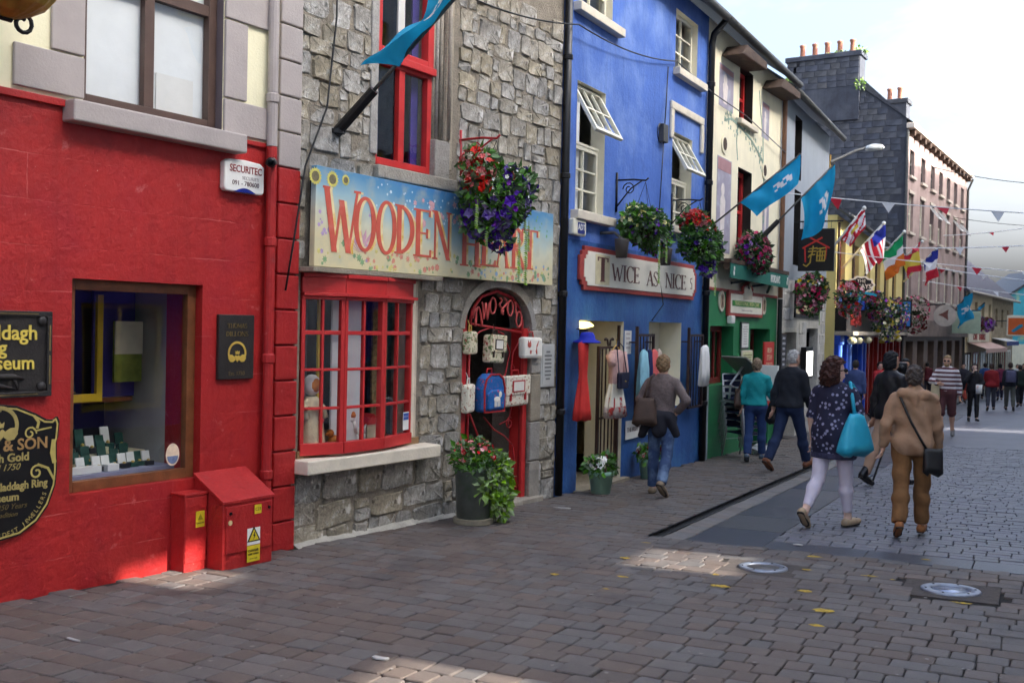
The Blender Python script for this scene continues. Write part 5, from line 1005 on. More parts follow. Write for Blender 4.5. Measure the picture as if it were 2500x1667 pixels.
# hanging baskets over the sign
def basket(name, F, s_, out, z, lab, blobs, leaves, flowers, seed, trail=(), iron=None, cup=.2, lm=None, arm=True):
    e = F.empty(name, s_, out, z, lab, 'hanging basket')
    mb = MB(); mb.lathe([(.02, -cup), (cup * .7, -cup * .8), (cup, -.02), (cup * 1.04, 0), (cup * .9, -.02), (cup * .6, -cup * .6)], 18); mb.build('basket', mat('basket_dark', '#2b241c', .9, .3, 20, .4, 50), e, smooth=True)
    leafcloud(blobs, leaves, .06, seed).build('foliage', lm or m_leaf, e, fix=False)['kind'] = 'stuff'
    for i, (k, n, sz, sub, zmin) in enumerate(flowers): flowercloud(onblob([blobs[q] for q in sub], n, seed + 7 + i, zmin), sz, seed + i).build('flower', m_fl[k], e, fix=False)['kind'] = 'stuff'
    rt_ = random.Random(seed)
    for k, (tx, ty, tz, ln) in enumerate(trail):
        mb = MB(); q = 0.
        while q < ln:
            mb.add([(tx + rt_.uniform(-.02, .02), ty, tz - q), (tx + .03 + rt_.uniform(-.02, .02), ty + .01, tz - q - .01), (tx + .005, ty - .02, tz - q - .035)], [(0, 1, 2)]); mb.add([(tx, ty, tz - q), (tx - .03, ty + .01, tz - q - .012), (tx, ty - .02, tz - q - .03)], [(0, 1, 2)]); q += .022
        mb.tube([(tx, ty, tz + .05), (tx, ty, tz - ln)], .003, 4); mb.build('trailing_stem', m_leaf2, e, fix=False)
    if arm:
        mb = MB(); mb.tube([(0, out, .62), (0, out * .4, .62), (0, 0, .6), (0, -.04, .63)], .012, 6); mb.tube([(0, out, .25), (0, out * .5, .5), (0, .05, .6)], .01, 6); mb.tube([(0, out - .012, .2), (0, out - .012, .72)], .016, 6)
        mb.tube([(0, out * .55 + .09 * (1 - .7 * q / 14) * math.cos(R(q * 34)), .5 + .09 * (1 - .7 * q / 14) * math.sin(R(q * 34))) for q in range(15)], .008, 6); mb.build('bracket', iron or m_black, e, smooth=True)
        mb = MB()
        for a_ in (0, 120, 240): mb.tube([(cup * math.cos(R(a_)), cup * math.sin(R(a_)), 0), (0, 0, .58)], .003, 4)
        mb.build('chain', m_black, e)
    return e
basket('hanging_basket', WOOD, 2.3, .46, 2.92, 'big basket of purple petunias and red geraniums over the painted sign', [((0, 0, .0), (.36, .34, .34)), ((-.25, .05, .28), (.16, .18, .2)), ((.3, -.05, .12), (.2, .2, .24)), ((-.1, 0, -.22), (.26, .26, .2)), ((-.32, 0, .1), (.12, .12, .14)), ((-.05, -.1, -.42), (.12, .1, .12))], 2300,
       [('purple', 190, .048, (0, 3), -1), ('violet', 60, .036, (0, 3), -1), ('red', 120, .042, (1, 4), -.4), ('white', 90, .018, (2, 0), -.2), ('purple', 60, .046, (2, 5), -1), ('red', 10, .04, (2,), .2)], 41, [(.0, -.3, -.4, .42), (.2, -.25, -.35, .5), (-.28, -.1, -.35, .15), (.12, -.3, -.4, .25), (-.38, -.05, -.1, .22), (.4, -.1, -.1, .2), (.32, -.2, -.25, .25)], m_ri)
basket('hanging_basket', BLUE, 1.62, .42, 2.98, 'basket of yellow and purple flowers hanging over the cream sign', [((0, 0, 0), (.36, .3, .24)), ((-.28, 0, .06), (.2, .2, .2)), ((.3, 0, -.06), (.24, .22, .24)), ((.45, 0, -.14), (.14, .16, .2))], 2000,
       [('cream', 75, .032, (1, 0), -.1), ('violet', 150, .026, (2, 0, 3), -1), ('purple', 80, .036, (0, 2), -.6), ('coral', 90, .02, (2, 3), -1)], 43, [(-.1, -.25, -.2, .55), (.16, -.25, -.25, .2)])
basket('hanging_basket', BLUE, 3.75, .45, 2.96, 'basket of red geraniums and purple petunias hanging beside the cream sign', [((0, 0, 0), (.34, .3, .3)), ((-.22, 0, .26), (.22, .2, .16)), ((.22, -.05, -.08), (.22, .22, .28)), ((.12, -.1, -.38), (.14, .12, .16))], 2000,
       [('red', 120, .045, (1,), -.4), ('purple', 150, .042, (2, 0, 3), -1), ('white', 140, .016, (0, 2), -.6), ('red', 20, .036, (0,), .4)], 45, [(.2, -.2, -.3, .5), (.3, -.15, -.25, .35)])
for s_, out in ((1.15, .3), (2.75, .3)):
    e = BLUE.empty('sign_spotlight', s_, out, 2.66, 'dark bucket shaped spotlight over the cream sign, %s' % ('near the alarm box end' if s_ < 2 else 'near its middle'), 'spotlight')
    mb = MB(); mb.lathe([(.07, -.12), (.095, .1), (.09, .12), (.02, .13)], 16); mb.build('shade', mat('spot_shade', '#4c4743', .5, .15, 9, .1), e, smooth=True); mb = MB(); mb.tube([(0, 0, .12), (0, .1, .2), (0, out, .2)], .02, 8); mb.build('arm', m_gut, e)
# overhead wires on this front
def cable(pts, r_, lab, m=None, name='cable', cat='cable'):
    mb = MB(); mb.tube(pts, r_, 5); return tag(mb.build(name, m or m_black, smooth=True), lab, cat)
def sag(a, b, d, n=14): a, b = Vector(a), Vector(b); return [a.lerp(b, i / n) - Vector((0, 0, d * 4 * (i / n) * (1 - i / n))) for i in range(n + 1)]
s_, z_ = FP(BLUE, 1622, 321, .05)
e = BLUE.empty('junction_box', s_, 0, z_, 'grey cable junction box on the blue wall beside hood moulding', 'junction box')
mb = MB(); mb.box(-.1, .1, -.08, 0, -.16, .1); mb.build('box', m_gut, e, bevel=.01); mb = MB(); mb.tube([(-.1 + .12 * math.cos(R(q * 30)) - .05, -.05, -.05 + .14 * math.sin(R(q * 30))) for q in range(13)], .008, 5); mb.build('cable_loop', m_black, e)
cable([BLUE.P(s_ + .15, .03, 5.5), BLUE.P(s_ + .1, .03, z_ + .4), BLUE.P(s_, .05, z_)], .009, 'thin black cable dropping from the upper blue window to the box')
cable([BLUE.P(s_, .05, z_), BLUE.P(s_ - .05, .03, 3.6), BLUE.P(s_ - .15, .03, 2.7), BLUE.P(3.35, .06, 2.0), BLUE.P(3.0, .02, 1.76)], .008, 'thin black cable running down over the cream sign')
cable(sag(WOOD.P(2.3, .06, 5.0), WOOD.P(4.3, .16, 5.2), .06, 8) + sag(BLUE.P(.1, .12, 5.25), BLUE.P(3.7, .05, 5.65), .1, 10) + [BLUE.P(5.3, .1, 5.5), GREEN.P(2, .1, 5.5), GREEN.P(5, .1, 5.3)], .01, 'black wire strung along the upper fronts from stone to cream house')
cable([WOOD.P(.42, .03, 5.6), WOOD.P(.4, .05, 4.3), WOOD.P(.3, .05, 3.5), WOOD.P(.02, .08, 2.95), WOOD.P(-.1, .08, 2.3), WOOD.P(-.2, .1, 1.9)], .009, 'black cable drooping down the stone wall to the red corner')
# ================================================================== cream and green cafe house
m_grn = mat('green_gloss_render', '#24794a', .5, .1, 1.6, .25, 26, streak=.1, sub=('#2f8c52', 1.5, .5, .75)); m_crw = mat('cream_wall', '#efe6c8', .7, .08, 2, .3, 20, streak=.16)
m_dred = mat('dark_red_joinery', '#7c2420', .5, .15, 6, .1, 40); m_timb = mat('dark_timber', '#4a3a30', .8, .25, 8, .3, 30)
grn = GREEN.empty('cafe_house', 0, 0, 0, 'cream house with green cafe front and red sash windows', 'building')
Gw = (.47, 1.87, .69, 1.71); Gd = (2.99, 4.48, -1.1, 1.68); G1 = (1.87, 2.76, 5.43, 6.4); G2 = (1.9, 2.82, 3.1, 4.58)
mb = MB(); wall(mb, 0, 5.0, -1.2, 2.33, [Gw, Gd]); [reveal(mb, q, .4) for q in (Gw, Gd)]; mb.build('lower_wall', m_grn, grn)
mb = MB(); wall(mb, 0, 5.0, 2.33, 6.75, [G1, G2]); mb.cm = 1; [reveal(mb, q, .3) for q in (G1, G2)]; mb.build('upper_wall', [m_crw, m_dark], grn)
mb = MB(); shell(mb, 0, 5.0, -1.2, 6.75, 6.5); mb.build('side_wall', m_crw, grn)
mb = MB(); mb.box(0, 4.95, -.02, .02, 2.31, 2.36); mb.build('red_band', mat('sign_red', ''), grn)
def slope_roof(e, a, b, z, d=3.2, rise=2.5, ov=.28):
    mb = MB(); mb.add([(a, -ov, z), (b, -ov, z), (b, d, z + rise), (a, d, z + rise), (a, -ov, z + .08), (b, -ov, z + .08), (b, d, z + rise + .1), (a, d, z + rise + .1)], [(0, 3, 2, 1), (4, 5, 6, 7), (0, 1, 5, 4), (1, 2, 6, 5), (2, 3, 7, 6), (3, 0, 4, 7)]); mb.build('roof', MATS['slate'], e)
    mb = MB(); mb.tube([(a, -ov - .05, z - .03), (b, -ov - .05, z - .03)], .07, 10); mb.build('gutter', m_gut, e, smooth=True)
slope_roof(grn, -.05, 5.1, 6.72)
sash(grn, G1[0], G1[1], G1[2], G1[3], .16, 1, 2, .08, .06, m_redw, m_glass); sash(grn, G2[0], G2[1], G2[2], G2[3], .16, 1, 2, .09, .06, m_redw, m_glass)
sash(grn, Gw[0], Gw[1], Gw[2], Gw[3], .22, 4, 1, .1, .06, m_dred, m_glass, name='shop_window')
sash(grn, Gd[0] + .05, Gd[1] - .1, -.7, 1.66, .3, [0, .5, 1], [0, .45, .8, 1], .1, .09, m_dred, m_glass, name='door', depth=.06)
mb = MB(); mb.box(Gw[0], Gw[1], .6, .62, .6, 1.75); mb.build('red_curtain', mat('red_curtain', '#5c1a1a', .9, .3, 6, .1), grn)
for a, b, c in ((1.75, 2.9, 5.43), (1.8, 2.95, 3.1)): mb = MB(); mb.box(a, b, -.09, .1, c - .09, c); mb.build('sill', m_sill, grn, bevel=.01)
for s_ in (1.55, 4.2): mb = MB(); mb.prism([(s_ - .85, 6.28), (s_ + .75, 6.36), (s_ + .75, 6.5), (s_ - .55, 6.5)], -.38, 0); mb.build('timber_bracket', m_timb, grn, bevel=.02)
m_pan = mat('mural_lilac', '#9d97a6', .7, .12, 4, .05, 40, sub=('#b9bcc6', 3, .5, .7)); m_pan2 = mat('mural_rose', '#a87f82', .7, .12, 4, .05); m_fig = mat('mural_figure', '#dcd2cc', .7, .12, 8, 0)
for a, b, c, d in ((.64, 1.47, 5.45, 6.16), (3.45, 3.97, 5.38, 6.06), (.64, 1.47, 2.98, 4.6), (3.66, 4.12, 3.5, 4.5)):
    mb = MB(); mb.box(a, b, -.006, 0, c, d); mb.cm = 1; mb.box(a + .03, b - .03, -.009, -.006, d - (d - c) * .14, d - .02); mb.cm = 2; x = (a * .6 + b * .4); w = (b - a) * .12; h = d - c
    mb.prism([(x + w * math.cos(2 * math.pi * k / 14), c + h * .66 + w * 1.2 * math.sin(2 * math.pi * k / 14)) for k in range(14)], -.010, -.007); mb.prism([(x - w, c + h * .1), (x + w, c + h * .1), (x + w * 1.6, c + h * .55), (x + w * .5, c + h * .62), (x - w * .5, c + h * .62), (x - w * 1.4, c + h * .55)], -.0105, -.007)
    mb.build('mural_panel', [m_pan, m_pan2, m_fig], grn)
for s_, z in ((1.0, 4.84), (3.7, 4.76)):
    mb = MB(); mb.prism([(s_ + .17 * math.cos(2 * math.pi * k / 24), z + .17 * math.sin(2 * math.pi * k / 24)) for k in range(24)], -.02, 0); mb.cm = 1; mb.prism([(s_ + .11 * math.cos(2 * math.pi * k / 24), z + .11 * math.sin(2 * math.pi * k / 24)) for k in range(24)], -.024, -.02); mb.build('painted_roundel', [m_crw, m_timb], grn)
mb = MB(); rv = random.Random(3); m_vine = mat('painted_vine', '#8fa596', .7, .3, 20, 0)
pts = [(3.9, 3.6), (3.75, 4.2), (3.6, 4.9), (3.2, 5.05), (2.7, 5.2), (2.0, 5.3), (1.4, 5.35), (1.0, 5.25)]
outline(mb, pts, .04, -.006, 0); outline(mb, [(3.6, 4.9), (3.55, 5.4), (3.3, 5.9), (3.2, 6.2)], .04, -.006, 0); outline(mb, [(1.8, 5.3), (1.75, 5.0), (1.85, 4.7)], .03, -.006, 0)
for _ in range(130):
    i = rv.randrange(len(pts) - 1); t = rv.random(); x = pts[i][0] + (pts[i + 1][0] - pts[i][0]) * t + rv.gauss(0, .12); z = pts[i][1] + (pts[i + 1][1] - pts[i][1]) * t + rv.gauss(0, .1); flat_flower(mb, x, z, rv.uniform(.02, .06), 4, .5, -.008 - rv.uniform(0, .002))
mb.build('painted_vine', m_vine, grn)
mb = MB(); mb.tube([(4.97, -.07, -.6), (4.97, -.07, 2.3)], .05, 8); mb.build('downpipe', m_black, grn); mb = MB(); mb.tube([(4.97, -.07, 2.32), (4.97, -.07, 6.5)], .05, 8); mb.build('downpipe', mat('brown_pipe', '#6a4a36', .5, .15, 6, .1), grn)
mb = MB(); mb.tube([(.1, -.06, -.5), (.1, -.06, .85)], .055, 10); mb.build('downpipe', mat('grey_pipe', '#8f979c', .5, .1, 6, .1), grn)
# awning cassette
e = GREEN.empty('awning', 2.72, 0, 2.68, 'rolled dark green awning with white lettering over the cafe', 'awning')
mb = MB(); mb.prism([(-2.05, -.15), (2.05, -.17), (2.05, .09), (-2.05, .1)], -.27, -.255); mb.build('valance', mat('awning_green', '#1f6b5c', .7, .08, 5, .15, 40), e)
mb = MB(); mb.box(-2.08, 2.08, -.28, 0, .1, .17); mb.tube([(-2.05, -.2, .05), (2.05, -.2, .05)], .06, 10); mb.build('cassette', m_timb, e)
for q in (-1.1, .3):
    mb = MB(); mb.bar((q, 0, -.2), (q + .5, -.24, -.12), .04); mb.bar((q + .5, -.24, -.12), (q + .95, -.05, -.28), .04); mb.build('folding_arm', m_black, e)
text("RIORDAN'S", .2, m_white, e, (1.0, -.272, -.04), .002, sx=.72, bold=.003)
for q in (-1.85, 1.95): mb = MB(); mb.ball((q, -.272, -.06), (.04, .004, .05)); mb.tube([(q, -.272, -.02), (q, -.272, .05)], .015, 6); mb.build('white_motif', m_white, e)
# cafe sign and roundels
e = GREEN.empty('cafe_sign', 2.49, 0, 2.12, 'red framed white cafe sign with green lettered band', 'sign')
mb = MB(); mb.box(-1.15, 1.15, -.06, 0, -.23, .23); mb.build('frame', mat('sign_red', ''), e, bevel=.01); mb = MB(); mb.box(-1.06, 1.06, -.068, -.058, -.17, .17); mb.build('panel', MATS['sign_cream'], e)
mb = MB(); mb.box(-.98, .96, -.071, -.067, -.045, .055); mb.build('green_band', mat('band_green', '#3f8a3f', .6, .2, 8, 0), e); text('TRADITIONAL IRISH CAFE', .11, mat('band_cream', '#e6dca0', .6, .1, 9, 0), e, (0, -.072, .005), .001, sx=1.3)
text('fresh food served all day', .06, MATS['grey_print'], e, (0, -.069, -.11), .001, sx=1.2)
mb = MB(); mb.prism([(-.28, .1), (.28, .1), (.3, .24), (.15, .34), (-.15, .34), (-.3, .24)], -.085, -.055); mb.build('crest', m_sill, e, bevel=.01); mb = MB(); mb.tube([(-.3, -.06, .2), (-.32, -.06, .3), (0, -.06, .42), (.32, -.06, .3), (.3, -.06, .2)], .03, 8); mb.build('crest_arch', MATS['sign_red'], e)
for s_, lab in ((1.03, 'oval painted roundel between the blue house and the cafe sign'), (3.86, 'oval painted roundel between the cafe sign and the grey house')):
    mb = MB(); mb.prism([(.16 * math.cos(2 * math.pi * k / 24), .18 * math.sin(2 * math.pi * k / 24)) for k in range(24)], -.03, 0); mb.cm = 1; mb.prism([(.11 * math.cos(2 * math.pi * k / 24), .13 * math.sin(2 * math.pi * k / 24)) for k in range(24)], -.034, -.03); mb.cm = 2
    mb.prism([(-.06, -.1), (-.03, -.11), (.06, .1), (.03, .11)], -.037, -.034); mb.prism([(.06, -.1), (.03, -.11), (-.06, .1), (-.03, .11)], -.039, -.0345); o = mb.build('roundel', [m_sill, mat('roundel_tan', '#b9a888', .6, .1, 6, 0), m_sbr]); GREEN.put(o, s_, .0, 2.14); tag(o, lab, 'roundel')
def board(F, s_, z, w, h, out, lab, cat, m_f, m_p, lines=0, lm=None, txt=None, name='notice_board', d=.03):
    e = F.empty(name, s_, out, z, lab, cat); mb = MB(); mb.box(-w / 2, w / 2, -d, 0, -h / 2, h / 2); mb.build('frame', m_f, e, bevel=.006); mb = MB(); mb.box(-w / 2 + .03, w / 2 - .03, -d - .004, -d + .002, -h / 2 + .03, h / 2 - .03); mb.build('panel', m_p, e)
    if lines:
        mb = MB(); r = random.Random(int(s_ * 100)); q = h / 2 - .08; st_ = (h - .14) / lines
        for i in range(lines): ww = (w / 2 - .07) * r.uniform(.5, 1); mb.box(-ww, ww, -d - .006, -d - .004, q - st_ * .45, q); q -= st_
        mb.build('printed_lines', lm or MATS['grey_print'], e)
    if txt:
        for t, sz, zz in txt: text(t, sz, lm or m_white, e, (0, -d - .006, zz), .001)
    return e
board(GREEN, 2.5, 1.55, .5, .5, .01, 'narrow white notice beneath the cafe sign', 'notice', m_gut, m_white, 8)
board(GREEN, 2.66, 1.0, .72, .55, .02, 'framed menu board between cafe window and door', 'menu board', m_sill, mat('menu_paper', '#d9d6a8', .6, .15, 9, 0), 9, mat('menu_ink', '#8a8a5a', .6, .2, 20, 0))
board(GREEN, 4.1, .75, .78, 1.35, .06, 'tall red food sign beside the cafe door', 'sign', mat('food_red', '#c8372f', .5, .12, 4, 0), mat('food_red', ''), 0, mat('food_yellow', '#ecd9b0', .5, .1, 9, 0), [('IRISH', .15, .5), ('STEW', .15, .36), ('FOOD', .17, .2), ('served', .13, .0), ('daily', .13, -.14)])
mb = MB(); mb.box(-.1, .1, -.1, 0, -.07, .07); o = mb.build('wall_lamp', m_white, bevel=.02); GREEN.put(o, 1.45, .02, 1.83); tag(o, 'small white box lamp under the cafe sign', 'lamp')
basket('window_basket', GREEN, 1.95, .3, 3.06, 'bank of magenta flowers on the cafe awning', [((0, 0, 0), (.42, .28, .34)), ((.25, 0, -.1), (.34, .24, .3)), ((-.25, 0, -.02), (.22, .2, .22))], 1500, [('magenta', 190, .045, (0, 1), -1), ('violet', 40, .04, (2,), -1), ('pink', 30, .035, (1,), -1)], 51, arm=False, lm=m_leaf3)
# stacked aluminium chairs
m_alu = mat('aluminium', '#c4c6c8', .3, .1, 10, .1, 80, metal=.8); m_nav = mat('navy_weave', '#1d2342', .7, .15, 30, .3, 120)
ch = empty('cafe_chair'); 
mb = MB()
for sx in (-.24, .24):
    mb.tube([(sx, -.26, 0), (sx, -.22, .42), (sx, -.2, .62), (sx, .0, .66), (sx, .2, .64)], .013, 8); mb.tube([(sx * .95, .27, 0), (sx * .95, .2, .42), (sx * .95, .24, .84)], .013, 8)
mb.tube([(-.228, .24, .84), (.228, .24, .84)], .013, 8); mb.build('frame', m_alu, ch, smooth=True)
mb = MB(); mb.box(-.225, .225, -.22, .2, .42, .445); mb.build('seat', m_nav, ch, bevel=.008); mb = MB(); mb.add([(-.22, .205, .5), (.22, .205, .5), (.22, .245, .83), (-.22, .245, .83), (-.22, .225, .5), (.22, .225, .5), (.22, .265, .83), (-.22, .265, .83)], [(0, 3, 2, 1), (4, 5, 6, 7), (0, 1, 5, 4), (1, 2, 6, 5), (2, 3, 7, 6), (3, 0, 4, 7)]); mb.build('backrest', m_nav, ch)
mb = MB(); mb.bar((-.22, -.2, .3), (.22, -.2, .3), .014); mb.bar((-.22, .215, .3), (.22, .215, .3), .014); mb.build('stretcher', m_alu, ch)
zc0 = GREEN.g(1.2, .45)
for i in range(6):
    o = ch if i == 0 else copy_tree(ch); o.location = GREEN.P(1.15 - .01 * i, .42 - .012 * i, zc0 + i * .115); o.rotation_euler = (R(3), 0, GREEN.rz + R(-26))
    tag(o, ['lowest', 'second lowest', 'third lowest', 'fourth', 'fifth', 'topmost'][i] + ' navy and aluminium chair in the stack by the cafe', 'chair', 'stacked cafe chairs')
def table_top(s_, out, z, w, lean, rz, lab, m):
    e = GREEN.empty('cafe_table', s_, out, z, lab, 'table', 'folded cafe tables'); mb = MB(); mb.box(-w, w, -.015, .015, -w, w); o = mb.build('tabletop', m, e, bevel=.01); o.rotation_euler = (lean, 0, 0); mb = MB(); mb.tube([(0, .02, 0), (0, .3, -.3), (0, .32, -.55)], .02, 8); mb.tube([(-.2, .33, -.6), (.2, .33, -.6)], .015, 6); mb.build('leg', m_alu, e); e.rotation_euler[2] += rz
table_top(1.15, .4, 1.02, .3, R(-55), R(60), 'grey folded table tilted on top of the stacked chairs', mat('grey_laminate', '#8d8c86', .5, .1, 6, .05))
table_top(1.95, .5, .72, .32, R(12), R(70), 'white folded table leaning behind the teal top woman', m_white)
for i, (s_, out, w, h) in enumerate(((1.9, .5, .16, .1), (2.3, .55, .12, .07))):
    r = random.Random(i); mb = MB(); mb.ball((0, 0, h * .8), (w, w * .8, h), 12, 8); mb.v = [(x + r.uniform(-.03, .03), y + r.uniform(-.03, .03), max(0, z + r.uniform(-.03, .03))) for x, y, z in mb.v]; o = mb.build('plastic_bag', mat('clear_plastic', '#c9ccd0', .25, .15, 9, .3, 20)); GREEN.put(o, s_, out, GREEN.g(s_, out)); tag(o, ['crumpled plastic bag on the ground by the stacked chairs', 'smaller crumpled plastic bag by the folded white table'][i], 'plastic bag')
# ================================================================== grey house with whitewashed stone ground floor
m_gry = mat('grey_render', '#9ba3ac', .65, .06, 2, .2, 30, streak=.1); m_wst = mat('whitewashed_stone', '#cfcbc0', .85, .14, 5, .9, 24, rnd=.1, grain=.25, dirt=('#8f8a7e', 6, .58, .74))
gry = GREY.empty('grey_house', 0, 0, 0, 'grey rendered house with whitewashed stone ground floor', 'building')
K1 = (1.35, 2.1, 5.0, 6.35); K2 = (1.45, 2.15, 3.1, 4.75); KA = (.75, 2.05, -.95, 1.62); KB = (3.2, 4.66, .18, 1.72); KS = (1.75, 4.62, 2.0, 2.7)
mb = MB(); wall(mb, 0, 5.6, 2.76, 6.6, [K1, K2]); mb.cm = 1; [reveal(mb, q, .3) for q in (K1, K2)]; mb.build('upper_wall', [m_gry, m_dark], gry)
mb = MB(); wall(mb, 0, 5.6, -1.4, 2.76, [KA, KB, KS]); [reveal(mb, q, .4) for q in (KA, KB, KS)]; mb.build('lower_wall', m_wst, gry)
mb = MB(); shell(mb, 0, 5.6, -1.4, 6.6, 4.2); mb.build('side_wall', m_gry, gry)
slope_roof(gry, -.05, 5.7, 6.56)
rg = random.Random(5); z = -.95
while z < 2.7:
    h = rg.uniform(.2, .32); x = .05
    while x < 5.55:
        w = rg.uniform(.3, .6); a, b = x, min(x + w, 5.58); x += w
        if any(a < q[1] + .02 and b > q[0] - .02 and z < q[3] and z + h > q[2] for q in (KA, KB, KS)) or b - a < .1: continue
        stone(a, b, z, z + h, rg, m_wst, gry, gap=.006, prn=(.006, .02))
    z += h
sash(gry, *K1, .18, 1, 2, .07, .05, m_dred, m_glass); sash(gry, *K2, .18, 1, 2, .07, .05, m_black, m_glass); sash(gry, *KB, .2, 2, 1, .09, .06, m_black, m_glass, name='shop_window')
mb = MB(); mb.box(.75, 2.05, .38, .42, -1.1, 1.62); mb.build('door', m_timb, gry); mb = MB(); mb.box(3.1, 4.75, -.06, .1, .1, .18); mb.build('sill', m_black, gry, bevel=.01)
mb = MB(); mb.box(1.72, 4.65, -.03, .1, 1.95, 2.04); mb.box(4.58, 4.68, -.03, .1, 2.0, 2.75); mb.box(1.72, 1.8, -.03, .1, 2.0, 2.75); mb.build('display_frame', m_black, gry); mb = MB(); mb.box(1.8, 4.58, .1, .12, 2.04, 2.7); mb.build('display_panel', mat('carved_scene', '#c9b98a', .7, .45, 5, .2, 9, sub=('#5a2a28', 3, .55, .6)), gry)
board(GREY, .45, 1.2, .55, .8, .03, 'dark chalkboard menu at the corner of the whitewashed wall', 'menu board', m_timb, mat('chalkboard', '#33343a', .6, .2, 6, 0), 6, mat('chalk', '#b9bac0', .7, .2, 20, 0))
e = GREY.empty('menu_case', 2.75, .05, .93, 'black framed lit menu case on the whitewashed wall', 'menu case'); mb = MB(); mb.box(-.42, .42, -.12, 0, -.36, .36); mb.build('case', m_black, e, bevel=.01); mb = MB(); mb.box(-.34, .36, -.126, -.119, -.3, .26); mb.build('lit_panel', mat('lit_menu', '#f1efe4', .5, 0, 1, 0, emit=1.0), e)
# hanging noodle sign
e = GREY.empty('noodle_sign', 1.55, .48, 3.42, 'black hanging noodle sign with red roof and gold character', 'sign'); e.rotation_euler[2] += math.pi / 2 * 0 - R(90)
mb = MB(); mb.box(-.38, .38, -.05, .05, -.46, .46); mb.build('board', mat('sign_black', '#120f10', .35, .2, 3, .1), e, bevel=.006)
m_sr = mat('sign_red_neon', '#c0322a', .5, .1, 9, 0); m_sgd = mat('sign_gold2', '#b3973c', .5, .15, 12, 0)
mb = MB(); outline(mb, [(-.28, .04), (.12, .26)], .035, -.056, -.05); outline(mb, [(.28, .04), (-.12, .26)], .035, -.058, -.05); outline(mb, [(-.24, .05), (-.22, -.26)], .03, -.056, -.05); outline(mb, [(.22, .05), (.2, -.2)], .03, -.056, -.05); mb.build('roof_motif', m_sr, e)
mb = MB()
for p in ([(-.14, .02), (.02, .04)], [(-.06, .08), (-.08, -.08), (-.16, -.16)], [(-.16, -.04), (.0, -.03)], [(-.14, -.12), (-.02, -.1)], [(-.1, -.1), (-.12, -.28), (-.2, -.36), (-.26, -.32)], [(.02, .02), (.2, .04)], [(.1, .03), (.08, -.04)], [(.03, -.04), (.02, -.24)], [(.03, -.04), (.2, -.03), (.18, -.24), (.02, -.24)], [(.09, -.04), (.08, -.22)], [(.14, -.04), (.13, -.22)], [(.04, -.13), (.18, -.12)]): outline(mb, p, .026, -.056, -.05)
mb.build('gold_character', m_sgd, e)
for q in (-.3, .3): mb = MB(); mb.tube([(q, 0, .46), (q, 0, .62)], .006, 5); mb.build('hanger', m_gut, e)
mb = MB(); mb.tube([(-.62, 0, .62), (.55, 0, .62)], .016, 6); mb.tube([(-.6, 0, -.2), (-.6, 0, .75)], .016, 6); mb.build('bracket', m_black, e)
basket('hanging_basket', GREY, 1.35, .45, 2.5, 'basket of magenta and yellow flowers under the noodle sign', [((0, 0, .05), (.42, .32, .34)), ((-.22, 0, -.2), (.3, .26, .3)), ((.25, 0, .12), (.28, .24, .28))], 1500, [('magenta', 110, .05, (1, 0), -1), ('yellow', 55, .045, (2, 0), -.4), ('pink', 50, .045, (1, 0), -.5), ('white', 14, .04, (0,), .2)], 55, [(-.2, -.2, -.4, .3)], arm=False, lm=m_leaf3)
# ================================================================== pub with yellow upper floor
m_yw = mat('pub_yellow', '#e3cf84', .6, .08, 2, .2, 30, streak=.12); m_pb = mat('pub_blue', '#1f49b4', .4, .12, 4, .1, 40); m_pr = mat('pub_red', '#8e1f1a', .4, .12, 4, .1, 40); m_pb2 = mat('pub_pale_blue', '#5f86cf', .45, .1, 4, .1)
pub = YEL.empty('pub_building', 0, 0, 0, 'pub with yellow upper storey over blue and red ground floor', 'building')
yw = []; x = 2.2
while x < 19.5: yw.append((x, x + 1.1, 2.75, 4.25)); x += 2.9
mb = MB(); wall(mb, 1.6, 20.45, 1.7, 4.78, yw); [reveal(mb, q, .25) for q in yw]; mb.build('upper_wall', m_yw, pub)
mb = MB(); wall(mb, 1.6, 7.85, -2.2, 1.7, [(2.3, 3.0, -2, 1.45), (4.5, 6.3, -2, 1.4)]); [reveal(mb, q, .5) for q in ((2.3, 3.0, -2, 1.45), (4.5, 6.3, -2, 1.4))]; mb.build('blue_front', m_pb, pub)
rh = [(9 + i * 2.6, 10.4 + i * 2.6, -2, 1.4) for i in range(4)]; mb = MB(); wall(mb, 7.85, 20.45, -2.2, 1.7, rh); [reveal(mb, q, .5) for q in rh]; mb.build('red_front', m_pr, pub)
mb = MB(); shell(mb, 1.6, 20.45, -2.2, 4.78, 4.2); mb.build('side_wall', m_yw, pub)
slope_roof(pub, 1.55, 20.4, 4.76, 3.2, 2.6, .3)
for q in yw:
    sash(pub, *q, .12, 2, 3, .1, .05, m_dred, m_glass); mb = MB(); mb.box(q[0] - .1, q[1] + .1, -.08, .1, q[2] - .1, q[2]); mb.build('sill', m_dred, pub)
    mb = MB(); mb.bar((q[0] - .4, -.03, 2.2), (q[0] - .4, -.03, 4.6), .14, .05); mb.build('pilaster_strip', m_timb, pub)
for a, b in ((2.3, 3.0), (4.5, 6.3)): sash(pub, a, b, -1.0, 1.4, .35, 2, 2, .1, .06, m_pb2, m_glass, name='shop_window')
for q in rh: sash(pub, q[0], q[1], -1.2, 1.38, .35, 2, 2, .1, .06, m_pr, m_glass, name='shop_window')
for x in (1.8, 2.15, 3.3, 4.1, 6.7, 7.5): mb = MB(); mb.box(x - .14, x + .14, -.12, .02, -1.6, 1.45); mb.box(x - .19, x + .19, -.16, .02, 1.3, 1.55); mb.build('pilaster', m_pb2 if x in (2.15, 4.1) else m_pb, pub, bevel=.02)
for x in (8.3, 10.9, 13.5, 16.1, 18.7): mb = MB(); mb.box(x - .16, x + .16, -.12, .02, -1.8, 1.5); mb.build('pilaster', m_pr, pub, bevel=.02)
